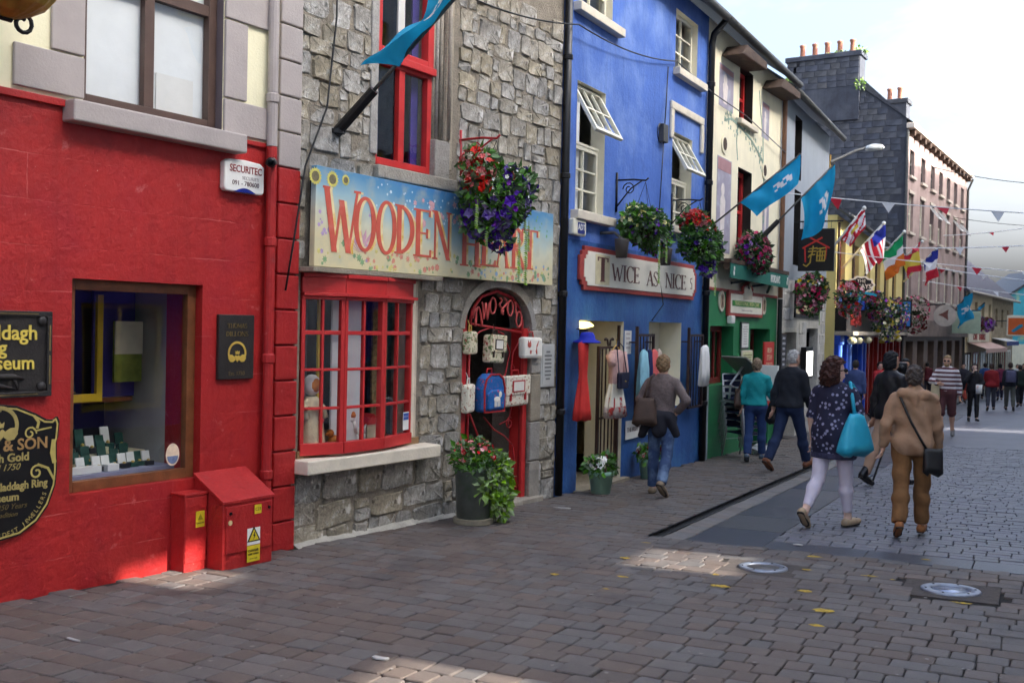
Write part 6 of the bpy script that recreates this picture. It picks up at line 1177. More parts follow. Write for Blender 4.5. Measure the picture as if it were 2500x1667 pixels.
mb = MB(); mb.box(1.61, 20.4, -.3, .02, 1.68, 2.3); mb.build('fascia', mat('pub_fascia', '#23201f', .45, .2, 4, .1), pub); mb = MB(); mb.box(1.61, 20.4, -.48, -.0, 1.56, 1.67); mb.build('cornice', mat('pub_cornice', '#b7aa98', .6, .15, 5, .2), pub, bevel=.015); mb = MB(); mb.box(2.2, 7.5, -.34, .02, 2.31, 2.62); mb.build('blue_fascia', m_pb, pub)
text('THE QUAYS', .42, m_pr, pub, (3.4, -.31, 1.98), .02, bold=.01)
text('BAR & RESTAURANT', .4, mat('fascia_gold', '#a4893c', .5, .1, 9, 0), pub, (13.5, -.31, 1.98), .02)
for x in (1.9, 3.2, 5.3, 9.6, 12.1, 14.8): mb = MB(); mb.ball((x, -.42, 1.42), (.13, .13, .1), 10, 6); mb.tube([(x, -.42, 1.5), (x, -.3, 1.56)], .02, 6); mb.build('globe_lamp', mat('globe_glass', '#d8cfa0', .3, .05, 6, 0), pub)
e = YEL.empty('pub_sign', 3.2, .45, 2.98, 'black and cream scalloped pub sign with turquoise ribbon', 'sign'); e.rotation_euler[2] -= R(70)
sc_ = [(.36 * math.cos(2 * math.pi * k / 40) * (1 + .08 * math.cos(10 * math.pi * k / 20)), .24 * math.sin(2 * math.pi * k / 40) * (1 + .08 * math.cos(10 * math.pi * k / 20))) for k in range(40)]
mb = MB(); mb.prism(sc_, -.03, .03); mb.build('cream_edge', m_sill, e); mb = MB(); mb.prism([(x * .85, z * .8) for x, z in sc_], -.036, .036); mb.build('black_panel', m_black, e); text('THE', .13, m_sill, e, (0, -.04, .1), .002); text('QUAYS', .17, m_sill, e, (0, -.04, -.05), .002, bold=.004)
mb = MB(); mb.rings([[(x, -.05 - y, z) for y, z in ((0, -.2 + .06 * math.cos(x * 4) - .05), (.03, -.2 + .06 * math.cos(x * 4) - .05), (.03, -.32 + .06 * math.cos(x * 4)), (0, -.32 + .06 * math.cos(x * 4)))] for x in np.linspace(-.42, .42, 17)]); mb.build('ribbon', mat('turquoise_paint', '#1a8aa8', .5, .1, 6, 0), e); mb = MB(); mb.prism([(-.1, -.3), (.1, -.3), (.05, -.48), (0, -.38), (-.05, -.48)], -.06, -.03); mb.build('ribbon_tail', mat('turquoise_paint', ''), e)
mb = MB(); mb.tube([(-.9, 0, .1), (-.36, 0, .1)], .02, 6); mb.tube([(-.9, 0, .1), (-.9, 0, -.3)], .02, 6); mb.build('bracket', m_black, e)
e = YEL.empty('picture_sign', 13.0, .6, 2.35, 'blue picture sign with white waves on the pub front', 'sign'); e.rotation_euler[2] -= R(72)
mb = MB(); mb.box(-.42, .42, -.04, .04, -.5, .5); mb.build('frame', m_black, e, bevel=.01); mb = MB(); mb.box(-.36, .36, -.046, -.039, -.44, .44); mb.build('picture', mat('picture_blue', '#2f74bf', .5, .15, 3, 0), e); mb = MB(); mb.prism([(-.36, .0), (-.1, -.12), (.1, -.14), (.36, -.06), (.36, .0), (.1, -.06), (-.1, -.03), (-.36, .1)], -.05, -.046); mb.prism([(-.3, .25), (-.05, .22), (-.05, .27), (-.3, .29)], -.05, -.046); mb.prism([(.1, .28), (.34, .3), (.34, .35), (.1, .32)], -.05, -.046); mb.build('white_wave', m_white, e); mb = MB(); mb.prism([(-.05, .06), (.25, -.02), (.33, .0), (.1, .12)], -.053, -.05); mb.build('dark_boat', m_black, e)
for s_, out, z, k, lab, fl in ((.55, .5, 2.55, .5, 'basket of red and pink flowers at the near end of the pub', [('pink', 80, .06), ('coral', 60, .06), ('red', 30, .05)]), (5.3, .6, 2.5, .46, 'basket of purple red flowers over the blue pub front', [('magenta', 90, .06), ('violet', 50, .05)]), (7.2, .75, 2.15, .72, 'large basket of yellow and white flowers on the pub', [('yellow', 60, .08), ('cream', 60, .05), ('white', 30, .04), ('purple', 40, .06)]), (10.5, .7, 2.35, .62, 'dusky pink and violet flower basket on the red pub front', [('pink', 70, .06), ('violet', 60, .06), ('maroon', 30, .05)])):
    basket('hanging_basket', YEL, s_, out, z, lab, [((0, 0, 0), (k * .85, k * .7, k * .8)), ((k * .3, 0, -k * .6), (k * .5, k * .5, k * .5)), ((-k * .4, 0, k * .3), (k * .4, k * .4, k * .4))], 800, [(a, n, sz, (0, 1, 2), -1) for a, n, sz in fl], int(s_ * 10), arm=False, lm=m_leaf3)
# barrier screens outside the pub
e = YEL.empty('barrier_screen', 7.0, 1.2, YEL.g(7, 1.2), 'black canvas barrier screen outside the pub', 'barrier'); mb = MB(); mb.box(-1.0, 1.0, -.01, .01, .12, .98); mb.build('canvas', mat('black_canvas', '#1b1a1c', .8, .2, 6, .2), e); mb = MB()
for q in (-1., 1.): mb.tube([(q, 0, 0), (q, 0, 1.02)], .02, 8)
mb.bar((-1, 0, 1.0), (1, 0, 1.0), .03); mb.build('frame', m_black, e); text('QUAYS', .16, m_white, e, (-.3, -.013, .62), .001); e.rotation_euler[2] -= R(35)
# ================================================================== tall house with dark gable and pink front
m_gab = mat('dark_gable_stone', '#42454d', .8, .25, 2, .5, 16, rnd=.13, grain=.2, sub=('#55585f', .9, .5, .75), streak=.25); m_gabj = mat('gable_joint', '#3a3c43', .9, .2, 4, .4, 20)
m_pk = mat('pink_render', '#9a8580', .75, .18, 1.3, .5, 9, streak=.35, sub=('#b59f96', 1.1, .45, .75)); m_stuc = mat('pale_stucco', '#bfb4a6', .7, .15, 4, .3, 20)
pk = PINK.empty('tall_pink_house', 0, 0, 0, 'tall pink house with dark stone gable and chimney', 'building')
LP = 16.7; pw = []
for x in (1.35, 3.9, 6.3, 8.5, 10.7, 12.9, 15.1):
    for z0, z1 in ((8.55, 9.7), (6.1, 7.78), (3.25, 4.95)): pw.append((x - .5, x + .5, z0, z1))
mb = MB(); wall(mb, 0, LP, 2.3, 10.6, pw); [reveal(mb, q, .25) for q in pw]; mb.build('front_wall', m_pk, pk)
gh = [(1.0 + i * 2.6, 2.6 + i * 2.6, -2.4, 1.3) for i in range(6)]
mb = MB(); wall(mb, 0, LP, -3.2, 2.3, gh); [reveal(mb, q, .4) for q in gh]; mb.build('shopfront_wall', mat('brown_shopfront', '#6e5a4e', .5, .2, 4, .1), pk)
for q in gh: sash(pk, q[0], q[1], -1.8, 1.28, .3, 2, 2, .12, .08, m_timb, m_glass, name='shop_window')
mb = MB(); mb.box(0, LP, -.25, .02, 1.5, 2.28); mb.build('fascia', mat('far_fascia', '#7a6a62', .6, .2, 2, .1), pk, bevel=.02)
gp = [(0, -3.2), (0, 10.9), (1.98, 12.85), (3.6, 13.6), (5.3, 12.7), (7.2, 10.9), (7.2, -3.2)]
mb = MB(); mb.add([(0, y, z) for y, z in gp], [tuple(range(7))]); mb.add([(LP, y, z) for y, z in gp], [tuple(range(7))]); mb.quad((0, 7.2, -3.2), (LP, 7.2, -3.2), (LP, 7.2, 10.9), (0, 7.2, 10.9)); mb.build('gable_wall', m_gabj, pk)
mb = MB(); mb.quad((-.05, -.25, 10.72), (LP, -.25, 10.72), (LP, 3.6, 13.7), (-.05, 3.6, 13.7)); mb.quad((-.05, 3.6, 13.7), (LP, 3.6, 13.7), (LP, 7.4, 10.8), (-.05, 7.4, 10.8)); mb.build('roof', MATS['slate'], pk)
# gable blocks, each its own piece
rgb = random.Random(77); gbm = {}
for w in (.42, .56, .7):
    mb = MB(); h, k = .27, .012; w2 = w / 2 - .008; h2 = h / 2 - .008
    mb.v = [(0, -w2, -h2), (0, w2, -h2), (0, w2, h2), (0, -w2, h2), (-.018, -w2 + k, -h2 + k), (-.018, w2 - k, -h2 + k), (-.018, w2 - k, h2 - k), (-.018, -w2 + k, h2 - k)]; mb.f = [(4, 7, 6, 5), (0, 4, 5, 1), (1, 5, 6, 2), (2, 6, 7, 3), (3, 7, 4, 0)]; mb.m = [0] * 5; gbm[w] = mb.mesh('block', m_gab, fix=False)
def roofz(y): return 10.9 + y * .985 if y < 1.98 else (12.85 + (y - 1.98) * .463 if y < 3.6 else 13.6 - (y - 3.6) * .6)
z = 12.9; nb = 0
while z > 3.6:
    y = .0 - rgb.uniform(0, .3)
    while y < 5.5:
        w = rgb.choice((.42, .56, .7)); yc = y + w / 2
        if y > -.02 and roofz(max(0, y)) > z + .14 and nb < 330:
            o = bpy.data.objects.new('block', gbm[w]); col.objects.link(o); o.parent = pk; o.location = (rgb.uniform(-.006, .004), yc, z); nb += 1
        y += w
    z -= .27
# chimneys with pots
def chimney(x0, x1, y0, y1, zb, zt, pots, m):
    mb = MB(); mb.box(x0, x1, y0, y1, zb, zt); mb.box(x0 - .08, x1 + .08, y0 - .08, y1 + .08, zt - .22, zt); mb.build('chimney', m, pk, bevel=.02)
    for (px_, py_) in pots: mb = MB(); mb.lathe([(.15, 0), (.12, .1), (.11, .5), (.14, .55), (.14, .62), (.09, .62)], 14, (px_, py_, zt)); mb.build('chimney_pot', mat('terracotta', '#9a6753', .8, .15, 6, .2), pk, smooth=True)
chimney(-.12, .85, 2.0, 5.25, 11, 14.02, [(.35, 2.45 + i * .56) for i in range(5)], m_gab)
z = 13.7; 
while z > 12.6:
    y = 2.03
    while y < 5.1:
        w = rgb.choice((.42, .56)); o = bpy.data.objects.new('block', gbm[w]); col.objects.link(o); o.parent = pk; o.location = (-.12, min(y + w / 2, 5.22 - w / 2), z); y += w
    z -= .27
chimney(5.8, 6.7, 1.2, 2.5, 11, 13.0, [(6.2, 1.6), (6.3, 2.1)], m_gab)
leafcloud([((.3, 2.1, 14.05), (.3, .3, .16)), ((.3, 3.0, 14.02), (.4, .8, .07)), ((-.15, 1.95, 12.5), (.15, .2, .2)), ((-.15, 5.1, 12.9), (.15, .2, .25))], 700, .09, 4).build('weeds', m_leaf2, pk, fix=False)['kind'] = 'stuff'
mb = MB(); mb.prism([(-.08, 10.45), (LP, 10.45), (LP, 10.68), (-.08, 10.68)], -.35, 0); mb.build('cornice', m_stuc, pk, bevel=.03)
for i in range(14): mb = MB(); mb.box(.4 + i * 1.2, .62 + i * 1.2, -.28, 0, 10.2, 10.45); mb.build('cornice_bracket', m_timb, pk, bevel=.02)
mb = MB(); mb.tube([(-.02, -.06, 10.4), (-.02, -.06, -1.5)], .06, 8); mb.build('downpipe', m_gut, pk); mb = MB(); mb.tube([(LP - .02, -.3, 10.4), (LP - .02, -.06, 9.8), (LP - .02, -.06, -1.5)], .06, 8); mb.build('downpipe', m_gut, pk)
for i, q in enumerate(pw):
    op = i in (7, 10, 16, 11 + 5, 19)
    if op:
        sash(pk, q[0], q[1], q[2], (q[2] + q[3]) / 2, .1, 1, 1, .09, .05, m_crm, m_glass); sash(pk, q[0], q[1], (q[2] + q[3]) / 2 + .03, q[3], .06, 1, 1, .09, .05, m_white, m_glass, tilt=R(-38))
    else: sash(pk, *q, .12, 1, 2, .08, .06, m_crm if i % 3 else m_gut, m_glass)
    mb = MB(); mb.box(q[0] - .1, q[1] + .1, -.12, .1, q[2] - .12, q[2]); mb.build('sill', m_stuc, pk, bevel=.01)
    if i % 3 != 0: mb = MB(); mb.box(q[0] - .08, q[1] + .08, -.06, .0, q[3], q[3] + .14); mb.build('lintel', m_stuc, pk, bevel=.01)
# ---------------- low cream house further on
fr = FAR.empty('low_cream_house', 0, 0, 0, 'low cream house with dark slate roof beyond the pink house', 'building')
m_fc = mat('far_cream', '#d8c6a0', .7, .1, 2, .2, 20, streak=.12); m_fst = mat('far_stone', '#9a8a72', .85, .3, 2.5, .6, 6, sub=('#bfae90', 3, .5, .7))
fh = [(1.2 + i * 2.6, 2.1 + i * 2.6, 2.35, 3.6) for i in range(4)]
mb = MB(); wall(mb, 0, 10.5, -3.5, 4.15, fh); [reveal(mb, q, .25) for q in fh]; mb.build('front_wall', m_fc, fr)
fh2 = [(12 + i * 2.6, 12.9 + i * 2.6, 2.2, 3.4) for i in range(3)]
mb = MB(); wall(mb, 10.5, 20.5, -3.5, 4.15, fh2); [reveal(mb, q, .25) for q in fh2]; mb.build('stone_front', m_fst, fr)
mb = MB(); shell(mb, 0, 20.5, -3.5, 4.15, 6.5); mb.build('side_wall', m_fst, fr)
mb = MB(); mb.add([(-.1, -.35, 4.1), (20.6, -.35, 4.1), (20.6, 3.2, 7.2), (-.1, 3.2, 7.2), (-.1, 6.8, 4.1), (20.6, 6.8, 4.1)], [(0, 1, 2, 3), (3, 2, 5, 4), (0, 3, 4), (1, 5, 2)]); mb.build('roof', mat('dark_slate', '#4a4550', .7, .2, 3, .5, 10), fr)
mb = MB(); mb.tube([(-.1, -.4, 4.08), (20.6, -.4, 4.08)], .08, 8); mb.build('gutter', m_stuc, fr); mb = MB(); mb.box(11.2, 12.2, 2.6, 3.8, 5.5, 8.1); mb.build('chimney', mat('chimney_brick', '#8a4a38', .8, .2, 4, .3), fr)
for q in fh + fh2: sash(fr, *q, .12, 1, 2, .1, .08, m_timb, m_glass)
for i in range(7): sash(fr, .6 + i * 2.8, 2.6 + i * 2.8, -2.0, .6, .02 - .06, 2, 1, .12, .1, [m_timb, m_pr, m_white, m_gut][i % 4], m_glass, name='shop_window')
e = FAR.empty('far_cafe_sign', 5.0, .08, 1.5, 'cream sign board with red lettering on the low cream house', 'sign'); mb = MB(); mb.box(-4, 3.6, -.06, 0, -.3, .3); mb.build('board', m_crm, e); text('CAFE   TERRACE', .5, MATS['sign_red'], e, (-.2, -.07, 0), .01, sx=1.2, bold=.01)
e = FAR.empty('pink_awning', 5.8, 0, .95, 'pale pink awning below the cream sign board', 'awning'); mb = MB(); mb.add([(-4.2, 0, .25), (4.4, 0, .25), (4.4, -1.0, -.1), (-4.2, -1.0, -.1), (-4.2, -1.0, -.35), (4.4, -1.0, -.35)], [(0, 1, 2, 3), (3, 2, 5, 4)]); mb.build('cloth', mat('awning_pink', '#d8b4a6', .8, .08, 4, .1), e)
e = FAR.empty('blue_awning', 13.6, 0, 1.25, 'blue and white awning on the stone front', 'awning'); mb = MB(); mb.add([(-2.9, 0, .2), (2.9, 0, .2), (2.9, -.9, 0), (-2.9, -.9, 0)], [(0, 1, 2, 3)]); mb.build('cloth', m_white, e); mb = MB(); mb.box(-2.9, 2.9, -.92, -.9, -.28, 0); mb.build('valance', mat('far_blue', '#2a3f8a', .6, .1, 4, 0), e)
for s_, k in ((2.9, 0), (6.2, 1)):
    basket('window_flower_box', FAR, s_, .4, 2.3, ['dim violet flower box on the low cream house, nearer the pink house', 'dim violet flower box on the low cream house, further along'][k], [((0, 0, 0), (.7, .4, .4))], 400, [('violet', 50, .1, (0,), -1), ('maroon', 30, .1, (0,), -1)], 60 + k, arm=False, lm=m_leaf3)
# mural building closing the view
ml = empty('mural_house', (44.2, 92, 0), R(-4), 'turquoise and yellow mural gable closing the end of the street', 'building')
mb = MB(); mb.prism([(-2.3, -4), (9, -4), (9, 4.2), (2.6, 7.2), (-2.3, 3.9)][:5], 0, 8); mb.build('gable_wall', mat('turquoise_mural', '#4fb0bd', .7, .15, .5, .1, 10, sub=('#d9d884', .45, .52, .62)), ml)
mb = MB(); mb.box(-2.28, 9, -.05, 0, -3.9, .9); mb.build('lower_wall', m_crw, ml); mb = MB(); mb.prism([(-2.4, 3.9), (2.6, 7.25), (2.6, 7.5), (-2.6, 3.95)], -.2, 8.2); mb.build('roof_edge', MATS['slate'], ml); text('OPEN', 1.0, m_white, ml, (1.2, -.06, 2.0), .02)
hb = empty('distant_grey_roof', (33.5, 100, 0), R(-10), 'pale grey slate roofed house beyond the low cream house', 'building'); mb = MB(); mb.prism([(-6, -4), (8, -4), (8, 4.4), (1, 7.6), (-6, 4.6)], 0, 8); mb.build('wall', mat('pale_slate', '#9aa3ab', .7, .15, 1, .2, 8), hb)
e = FAR.empty('orange_hanging_sign', 12.5, 1.25, 2.3, 'orange hanging sign with blue motif by the turquoise mural', 'sign'); e.rotation_euler[2] -= R(80)
mb = MB(); mb.box(-.62, .62, -.06, .06, -.68, .68); mb.build('box', m_crm, e, bevel=.02); mb = MB(); mb.box(-.54, .54, -.07, -.059, -.6, .5); mb.build('panel', mat('sign_orange', '#d9662c', .5, .12, 2, 0), e); mb = MB(); mb.prism([(-.35, -.35), (-.2, -.45), (.35, -.05), (.3, .12), (.1, .05)], -.08, -.07); mb.build('motif', MATS['turquoise_paint'], e); mb = MB(); mb.tube([(-1.25, 0, .3), (-.6, 0, .3)], .03, 6); mb.build('arm', m_black, e)
e = PINK.empty('green_hanging_sign', 11.5, .9, 2.3, 'pale green hanging sign on the pink house shopfront', 'sign'); e.rotation_euler[2] -= R(80); mb = MB(); mb.box(-.7, .7, -.05, .05, -.6, .55); mb.build('board', mat('pale_green_board', '#b4c4a8', .6, .1, 4, 0), e, bevel=.02); mb = MB(); mb.tube([(-.95, 0, .6), (.7, 0, .6)], .03, 6); mb.build('arm', m_black, e)
e = PINK.empty('round_hanging_sign', 5.2, .9, 2.5, 'round pale hanging sign with dark emblem on the pink house', 'sign'); e.rotation_euler[2] -= R(80); mb = MB(); mb.prism([(.5 * math.cos(2 * math.pi * k / 24), .5 * math.sin(2 * math.pi * k / 24)) for k in range(24)], -.04, .04); mb.build('disc', m_stuc, e); mb = MB(); flat_flower(mb, 0, .05, .3, 3, .4, -.05); mb.build('emblem', m_sbr, e); mb = MB(); mb.tube([(-.9, 0, .5), (0, 0, .55)], .03, 6); mb.build('arm', m_black, e)
basket('hanging_basket', YEL, 17.5, .8, 2.55, 'dark red flower basket near the far end of the pub', [((0, 0, 0), (.6, .5, .62)), ((.1, 0, -.5), (.4, .4, .4))], 700, [('maroon', 70, .08, (0, 1), -1), ('pink', 50, .07, (0,), -1)], 71, arm=False, lm=m_leaf3)
# street lamp on a long arm
lp = YEL.empty('street_lamp', .1, 0, 6.05, 'street lamp with white head on a long arm before the dark gable', 'street lamp')
mb = MB(); mb.tube([(0, 0, -.1), (.3, -.2, .05), (.8, -.5, .3), (1.15, -.7, .42)], [.05, .04, .035, .03], 8); mb.build('arm', m_gut, lp); mb = MB(); mb.lathe([(.02, -.06), (.12, -.05), (.16, 0), (.12, .07), (.03, .1)], 16); o = mb.build('head', mat('lamp_head', '#c9ccc8', .3, .1, 8, 0), lp, smooth=True); o.location = (1.5, -.9, .46); o.scale = (2.3, 1.2, 1.1); o.rotation_euler = (0, R(-8), R(-28)); mb = MB(); mb.box(-.06, .06, -.02, .1, -.35, .1); mb.build('wall_plate', mat('yellow_plate', '#b98f2e', .5, .1, 9, 0), lp)
# ================================================================== flags
def flag(base, tip, f0, hang, mats, colorf, lab, name='flag', holder=0., seed=0, wave=.05, pole_r=.012, nu=18, nv=14, mpole=None, curl=(0, 0, 0), group=None, taper=1.0):
    base, tip = Vector(base), Vector(tip); e = empty(name, base, 0, lab, 'flag', group); ax = tip - base
    mb = MB(); mb.tube([(0, 0, 0), tuple(ax)], pole_r, 8); mb.ball(tuple(ax), pole_r * 1.8, 8, 6); mb.build('pole', mpole or m_gut, e, smooth=True)
    if holder: mb = MB(); mb.tube([tuple(-ax.normalized() * .02), tuple(ax.normalized() * holder)], [pole_r * 3.0, pole_r * 2.6], 10); mb.lathe([(pole_r * 4, -.02), (pole_r * 4, .02)], 10); mb.build('holder', m_black, e)
    h = Vector(hang); nrm = ax.cross(h).normalized(); cv = Vector(curl); mb = MB(); ph = seed * 1.7
    P = {}
    for i in range(nu + 1):
        for j in range(nv + 1):
            u, v = i / nu, j / nv; p = ax * (f0 + (1 - f0) * (1 - (1 - u) * (1 + (taper - 1) * v))) + h * v + cv * (v * v) + nrm * wave * (math.sin(7 * u + 2.2 * v + ph) * (.25 + v) + .5 * math.sin(13 * u - 3 * v + ph)) + h * .05 * math.sin(6 * u + ph) * v
            P[i, j] = p
    mb.v = [tuple(P[i, j]) for i in range(nu + 1) for j in range(nv + 1)]
    for i in range(nu):
        for j in range(nv): mb.f.append((i * (nv + 1) + j, (i + 1) * (nv + 1) + j, (i + 1) * (nv + 1) + j + 1, i * (nv + 1) + j + 1)); mb.m.append(colorf((i + .5) / nu, (j + .5) / nv))
    mb.build('cloth', mats, e, smooth=True, fix=False); return e
def cloth(name, c):
    if name in MATS: return MATS[name]
    m = mat(name, c, .75, .08, 5, .08, 40); n = m.node_tree.nodes; l = m.node_tree.links; t = n.new('ShaderNodeBsdfTranslucent'); t.inputs[0].default_value = (*L(c), 1); mi = n.new('ShaderNodeMixShader'); mi.inputs[0].default_value = .35
    o = n['Material Output']; b = n['Principled BSDF']; l.new(b.outputs[0], mi.inputs[1]); l.new(t.outputs[0], mi.inputs[2]); l.new(mi.outputs[0], o.inputs[0]); return m
cT, cW, cR, cB, cG, cO, cY = cloth('flag_turquoise', '#1e9fd0'), cloth('flag_white', '#e9e8ea'), cloth('flag_red', '#c0263a'), cloth('flag_blue', '#2a3590'), cloth('flag_green', '#1f9a62'), cloth('flag_orange', '#d9742c'), cloth('flag_yellow', '#dcc04a')
def Fw(F, x, y, out): s_, z = FP(F, x, y, out); return F.P(s_, out, z)
turq = lambda u, v: 1 if (.52 < u < .86 and .35 < v < .62 and (int(u * 34) + int(v * 9)) % 3) else 0
B = WOOD.P(.46, .03, 3.32); dct = (math.cos(R(42)) * (math.cos(R(8)) * WOOD.n + math.sin(R(8)) * WOOD.u) + Vector((0, 0, math.sin(R(42))))).normalized()
flag(B, B + dct * 1.75, .46, -WOOD.u * .5 - Vector((0, 0, .02)) + WOOD.n * .1, [cT, cW], turq, 'turquoise flag on a black holder before the red upper window', holder=.5, seed=1, wave=.045, pole_r=.017, curl=(0, 0, -.16), mpole=m_gut)
flag(Fw(GREEN, 1745, 545, .02), Fw(GREEN, 1953, 378, 1.3), .3, Vector((.05, 0, -.42)), [cT, cW], turq, 'turquoise flag angled over the cream house windows', seed=2, wave=.07, pole_r=.016, curl=(-.05, .05, -.05), taper=.7)
flag(Fw(GREEN, 1863, 577, .02), Fw(GREEN, 2036, 402, 1.2), .52, Vector((.1, .1, -1.05)), [cT, cW], turq, 'large turquoise flag hanging before the grey house', holder=.42, seed=3, wave=.1, pole_r=.018, curl=(-.1, .1, .05), taper=.75)
def us(u, v):
    if v < .45 and u > .5: return 2
    return 0 if int(u * 11) % 2 else 1
crest = lambda u, v: 2 if (v < .25 or v > .85 or abs(u - .5) < .08 and v > .6) else (3 if .35 < u < .65 and .35 < v < .6 else (1 if (u + v) % .5 < .36 else 0))
pubf = [((2022, 618), (2110, 508), .25, [cR, cW, cR, cY], crest, 'red and white crested flag first on the pub front', (.12, .1, -.75)), ((2056, 655), (2158, 545), .3, [cR, cW, cB], us, 'striped red white and blue flag hanging on the pub', (.25, .25, -1.25)),
        ((2112, 668), (2208, 566), .35, [cG, cW, cO], lambda u, v: min(2, int(v * 3)), 'green white and orange flag hanging on the pub', (.1, .2, -1.55)), ((2165, 668), (2252, 590), .45, [cR, cY], lambda u, v: 0 if v < .25 or v > .75 else 1, 'red and yellow flag hanging on the pub', (-.35, -.1, -1.6)),
        ((2206, 688), (2286, 608), .5, [cB, cW, cR], lambda u, v: min(2, int(v * 3)), 'blue white and red flag at the far end of the pub', (.1, .2, -1.7))]
for k, (b_, t_, f0, ms, cf, lab, hg) in enumerate(pubf):
    s0 = (2.5, 4.6, 8.5, 12.5, 17.)[k]; d_ = (1.5, 1.9, 2.2, 2.3, 2.5)[k]
    # pole foot on the pub wall, tip out over the street
    pf = Fw(YEL, b_[0], b_[1], .05); ptt = Fw(YEL, t_[0], t_[1], d_ * .62)
    flag(pf, ptt, f0 + .1, Vector(hg) * .62, ms, cf, lab, seed=k, wave=.12, pole_r=.03, mpole=m_white, group='flags on the pub front', taper=.7)
flag(Fw(FAR, 2320, 770, .1), Fw(FAR, 2367, 715, 1.6), .25, Vector((.2, .3, -1.2)), [cT, cW], turq, 'turquoise flag at the end of the pink house', seed=8, wave=.2, pole_r=.03, taper=.6)
flag(Fw(FAR, 2372, 768, .1), Fw(FAR, 2403, 740, 1.6), .1, Vector((-.9, -.6, -.9)), [cT, cW], turq, 'turquoise flag on the low cream house', seed=9, wave=.2, pole_r=.03, taper=.6)
# ================================================================== bunting and wires over the street
m_bw = cloth('bunting_white', '#e8e8ea'); m_br = cloth('bunting_red', '#c03040'); m_str = mat('white_cord', '#e4e4e6', .8, .03, 5, 0)
def bunting(a, b, d, lab, seed, step=1.0, r_=.011):
    pts = sag(a, b, d, 24); e = empty('bunting_string', pts[0], 0, lab, 'bunting', 'bunting strung over the street'); o0 = Vector(pts[0]); mb = MB(); mb.tube([Vector(p) - o0 for p in pts], r_, 5); mb.build('cord', m_str, e)
    ln = (Vector(b) - Vector(a)).length; n = int(ln / step); r = random.Random(seed); ax = (Vector(b) - Vector(a)).normalized(); sd = ax.cross(Vector((0, 0, 1)))
    for i in range(1, n):
        t = i / n; k = t * 24; p = Vector(pts[int(k)]).lerp(Vector(pts[min(24, int(k) + 1)]), k % 1) - o0; sw = sd * r.uniform(-.25, .25) + ax * r.uniform(-.05, .1); w, h = .13, r.uniform(.14, .24)
        mb = MB(); mb.add([p - ax * w, p + ax * w, p + sw + Vector((0, 0, -h)), p + sw * .5 + Vector((0, 0, -h * .5)) + ax * .03], [(0, 1, 3), (0, 3, 2), (1, 2, 3)]); mb.build('pennant', m_br if i % 2 else m_bw, e, fix=False)
rgt = lambda al, z: st(al, 7.4, 0) * 1 + Vector((0, 0, z - gz(*st(al, 7.4).xy)))
bunting(GREY.P(.1, .05, 4.5), rgt(15.0, 3.9), .12, 'bunting of red and white pennants crossing before the dark gable', 1)
bunting(YEL.P(8.0, .1, 4.4), rgt(29.0, 5.0), .2, 'bunting of red and white pennants rising past the pink house', 2, 1.3, .016)
bunting(YEL.P(.3, .05, 3.7), rgt(21.5, 3.0), .1, 'low bunting of red and white pennants in front of the pub', 3, 1.1)
bunting(YEL.P(18.5, .1, 4.6), rgt(40., 3.6), .2, 'distant bunting of red and white pennants over the far end', 4, 1.5, .02)
bunting(PINK.P(4, .1, 4.1), rgt(46., 3.3), .2, 'furthest low bunting of red and white pennants', 5, 1.6, .02)
bunting(PINK.P(9, .1, 6.6), rgt(50., 8.2), .3, 'high faint bunting over the far end of the street', 6, 2.2, .02)
cable(sag(PINK.P(6, .1, 9.6), rgt(47., 9.0), .5), .018, 'dark wire crossing the sky beyond the pink house', name='overhead_wire', cat='wire')
cable(sag(PINK.P(12, .1, 7.8), rgt(52., 7.4), .3), .015, 'fainter wire crossing the sky below the first', name='overhead_wire', cat='wire')
# ================================================================== things at the stone shop door
m_galv = mat('galvanised_bin', '#7d8480', .45, .2, 6, .2, 40, metal=.5, dirt=('#5a7a56', 2.2, .5, .7))
e = WOOD.empty('planter_bin', 2.06, .44, WOOD.g(2.06, .44), 'galvanised bin planted with pink flowers and trailing ivy', 'planter')
mb = MB(); mb.lathe([(.165, .02), (.19, .51), (.205, .52), (.205, .55), (.18, .55), (.17, .47)], 28); mb.build('bin', m_galv, e, smooth=True); mb = MB(); mb.lathe([(.19, 0), (.2, .01), (.2, .055), (.17, .06)], 28); mb.build('base_ring', mat('bin_base', '#8d8470', .8, .2, 9, .2), e); mb = MB(); mb.lathe([(.17, .49), (.01, .51)], 20, cap=False); mb.build('soil', m_soil, e)
bl = [((-.08, -.05, .67), (.24, .2, .17)), ((.0, 0, .58), (.25, .22, .1))]; leafcloud(bl, 700, .05, 5).build('foliage', m_leaf, e, fix=False)['kind'] = 'stuff'
iv = [((.15, -.08, .56), (.2, .18, .14)), ((-.02, -.2, .42), (.1, .06, .14)), ((.18, -.16, .38), (.17, .12, .18)), ((.16, -.2, .18), (.12, .1, .14)), ((.28, -.05, .42), (.1, .1, .1)), ((-.12, -.2, .38), (.05, .04, .09))]; leafcloud(iv, 1500, .055, 6, hang=.5).build('ivy', m_leaf2, e, fix=False)['kind'] = 'stuff'
flowercloud(onblob(bl[:1], 85, 9, -.1), .024, 9).build('flower', m_fl['coral'], e, fix=False)['kind'] = 'stuff'
m_flo = mat('floral_cloth', '#ddd3b4', .8, .08, 12, .1, 60, sub=('#6d8450', 24, .53, .57), dirt=('#a8463c', 28, .57, .6)); m_flo2 = mat('patterned_cloth', '#e2dcc8', .8, .06, 12, .1, 60, dirt=('#a86a4a', 36, .55, .58)); m_catc = mat('white_canvas', '#e6e2d6', .8, .05, 12, .15, 80); m_blk = mat('blue_nylon', '#1f63a8', .6, .15, 12, .15, 80, dirt=('#c8453c', 26, .59, .62)); m_rdp = mat('red_piping', '#b02a2c', .6, .1, 9, 0)
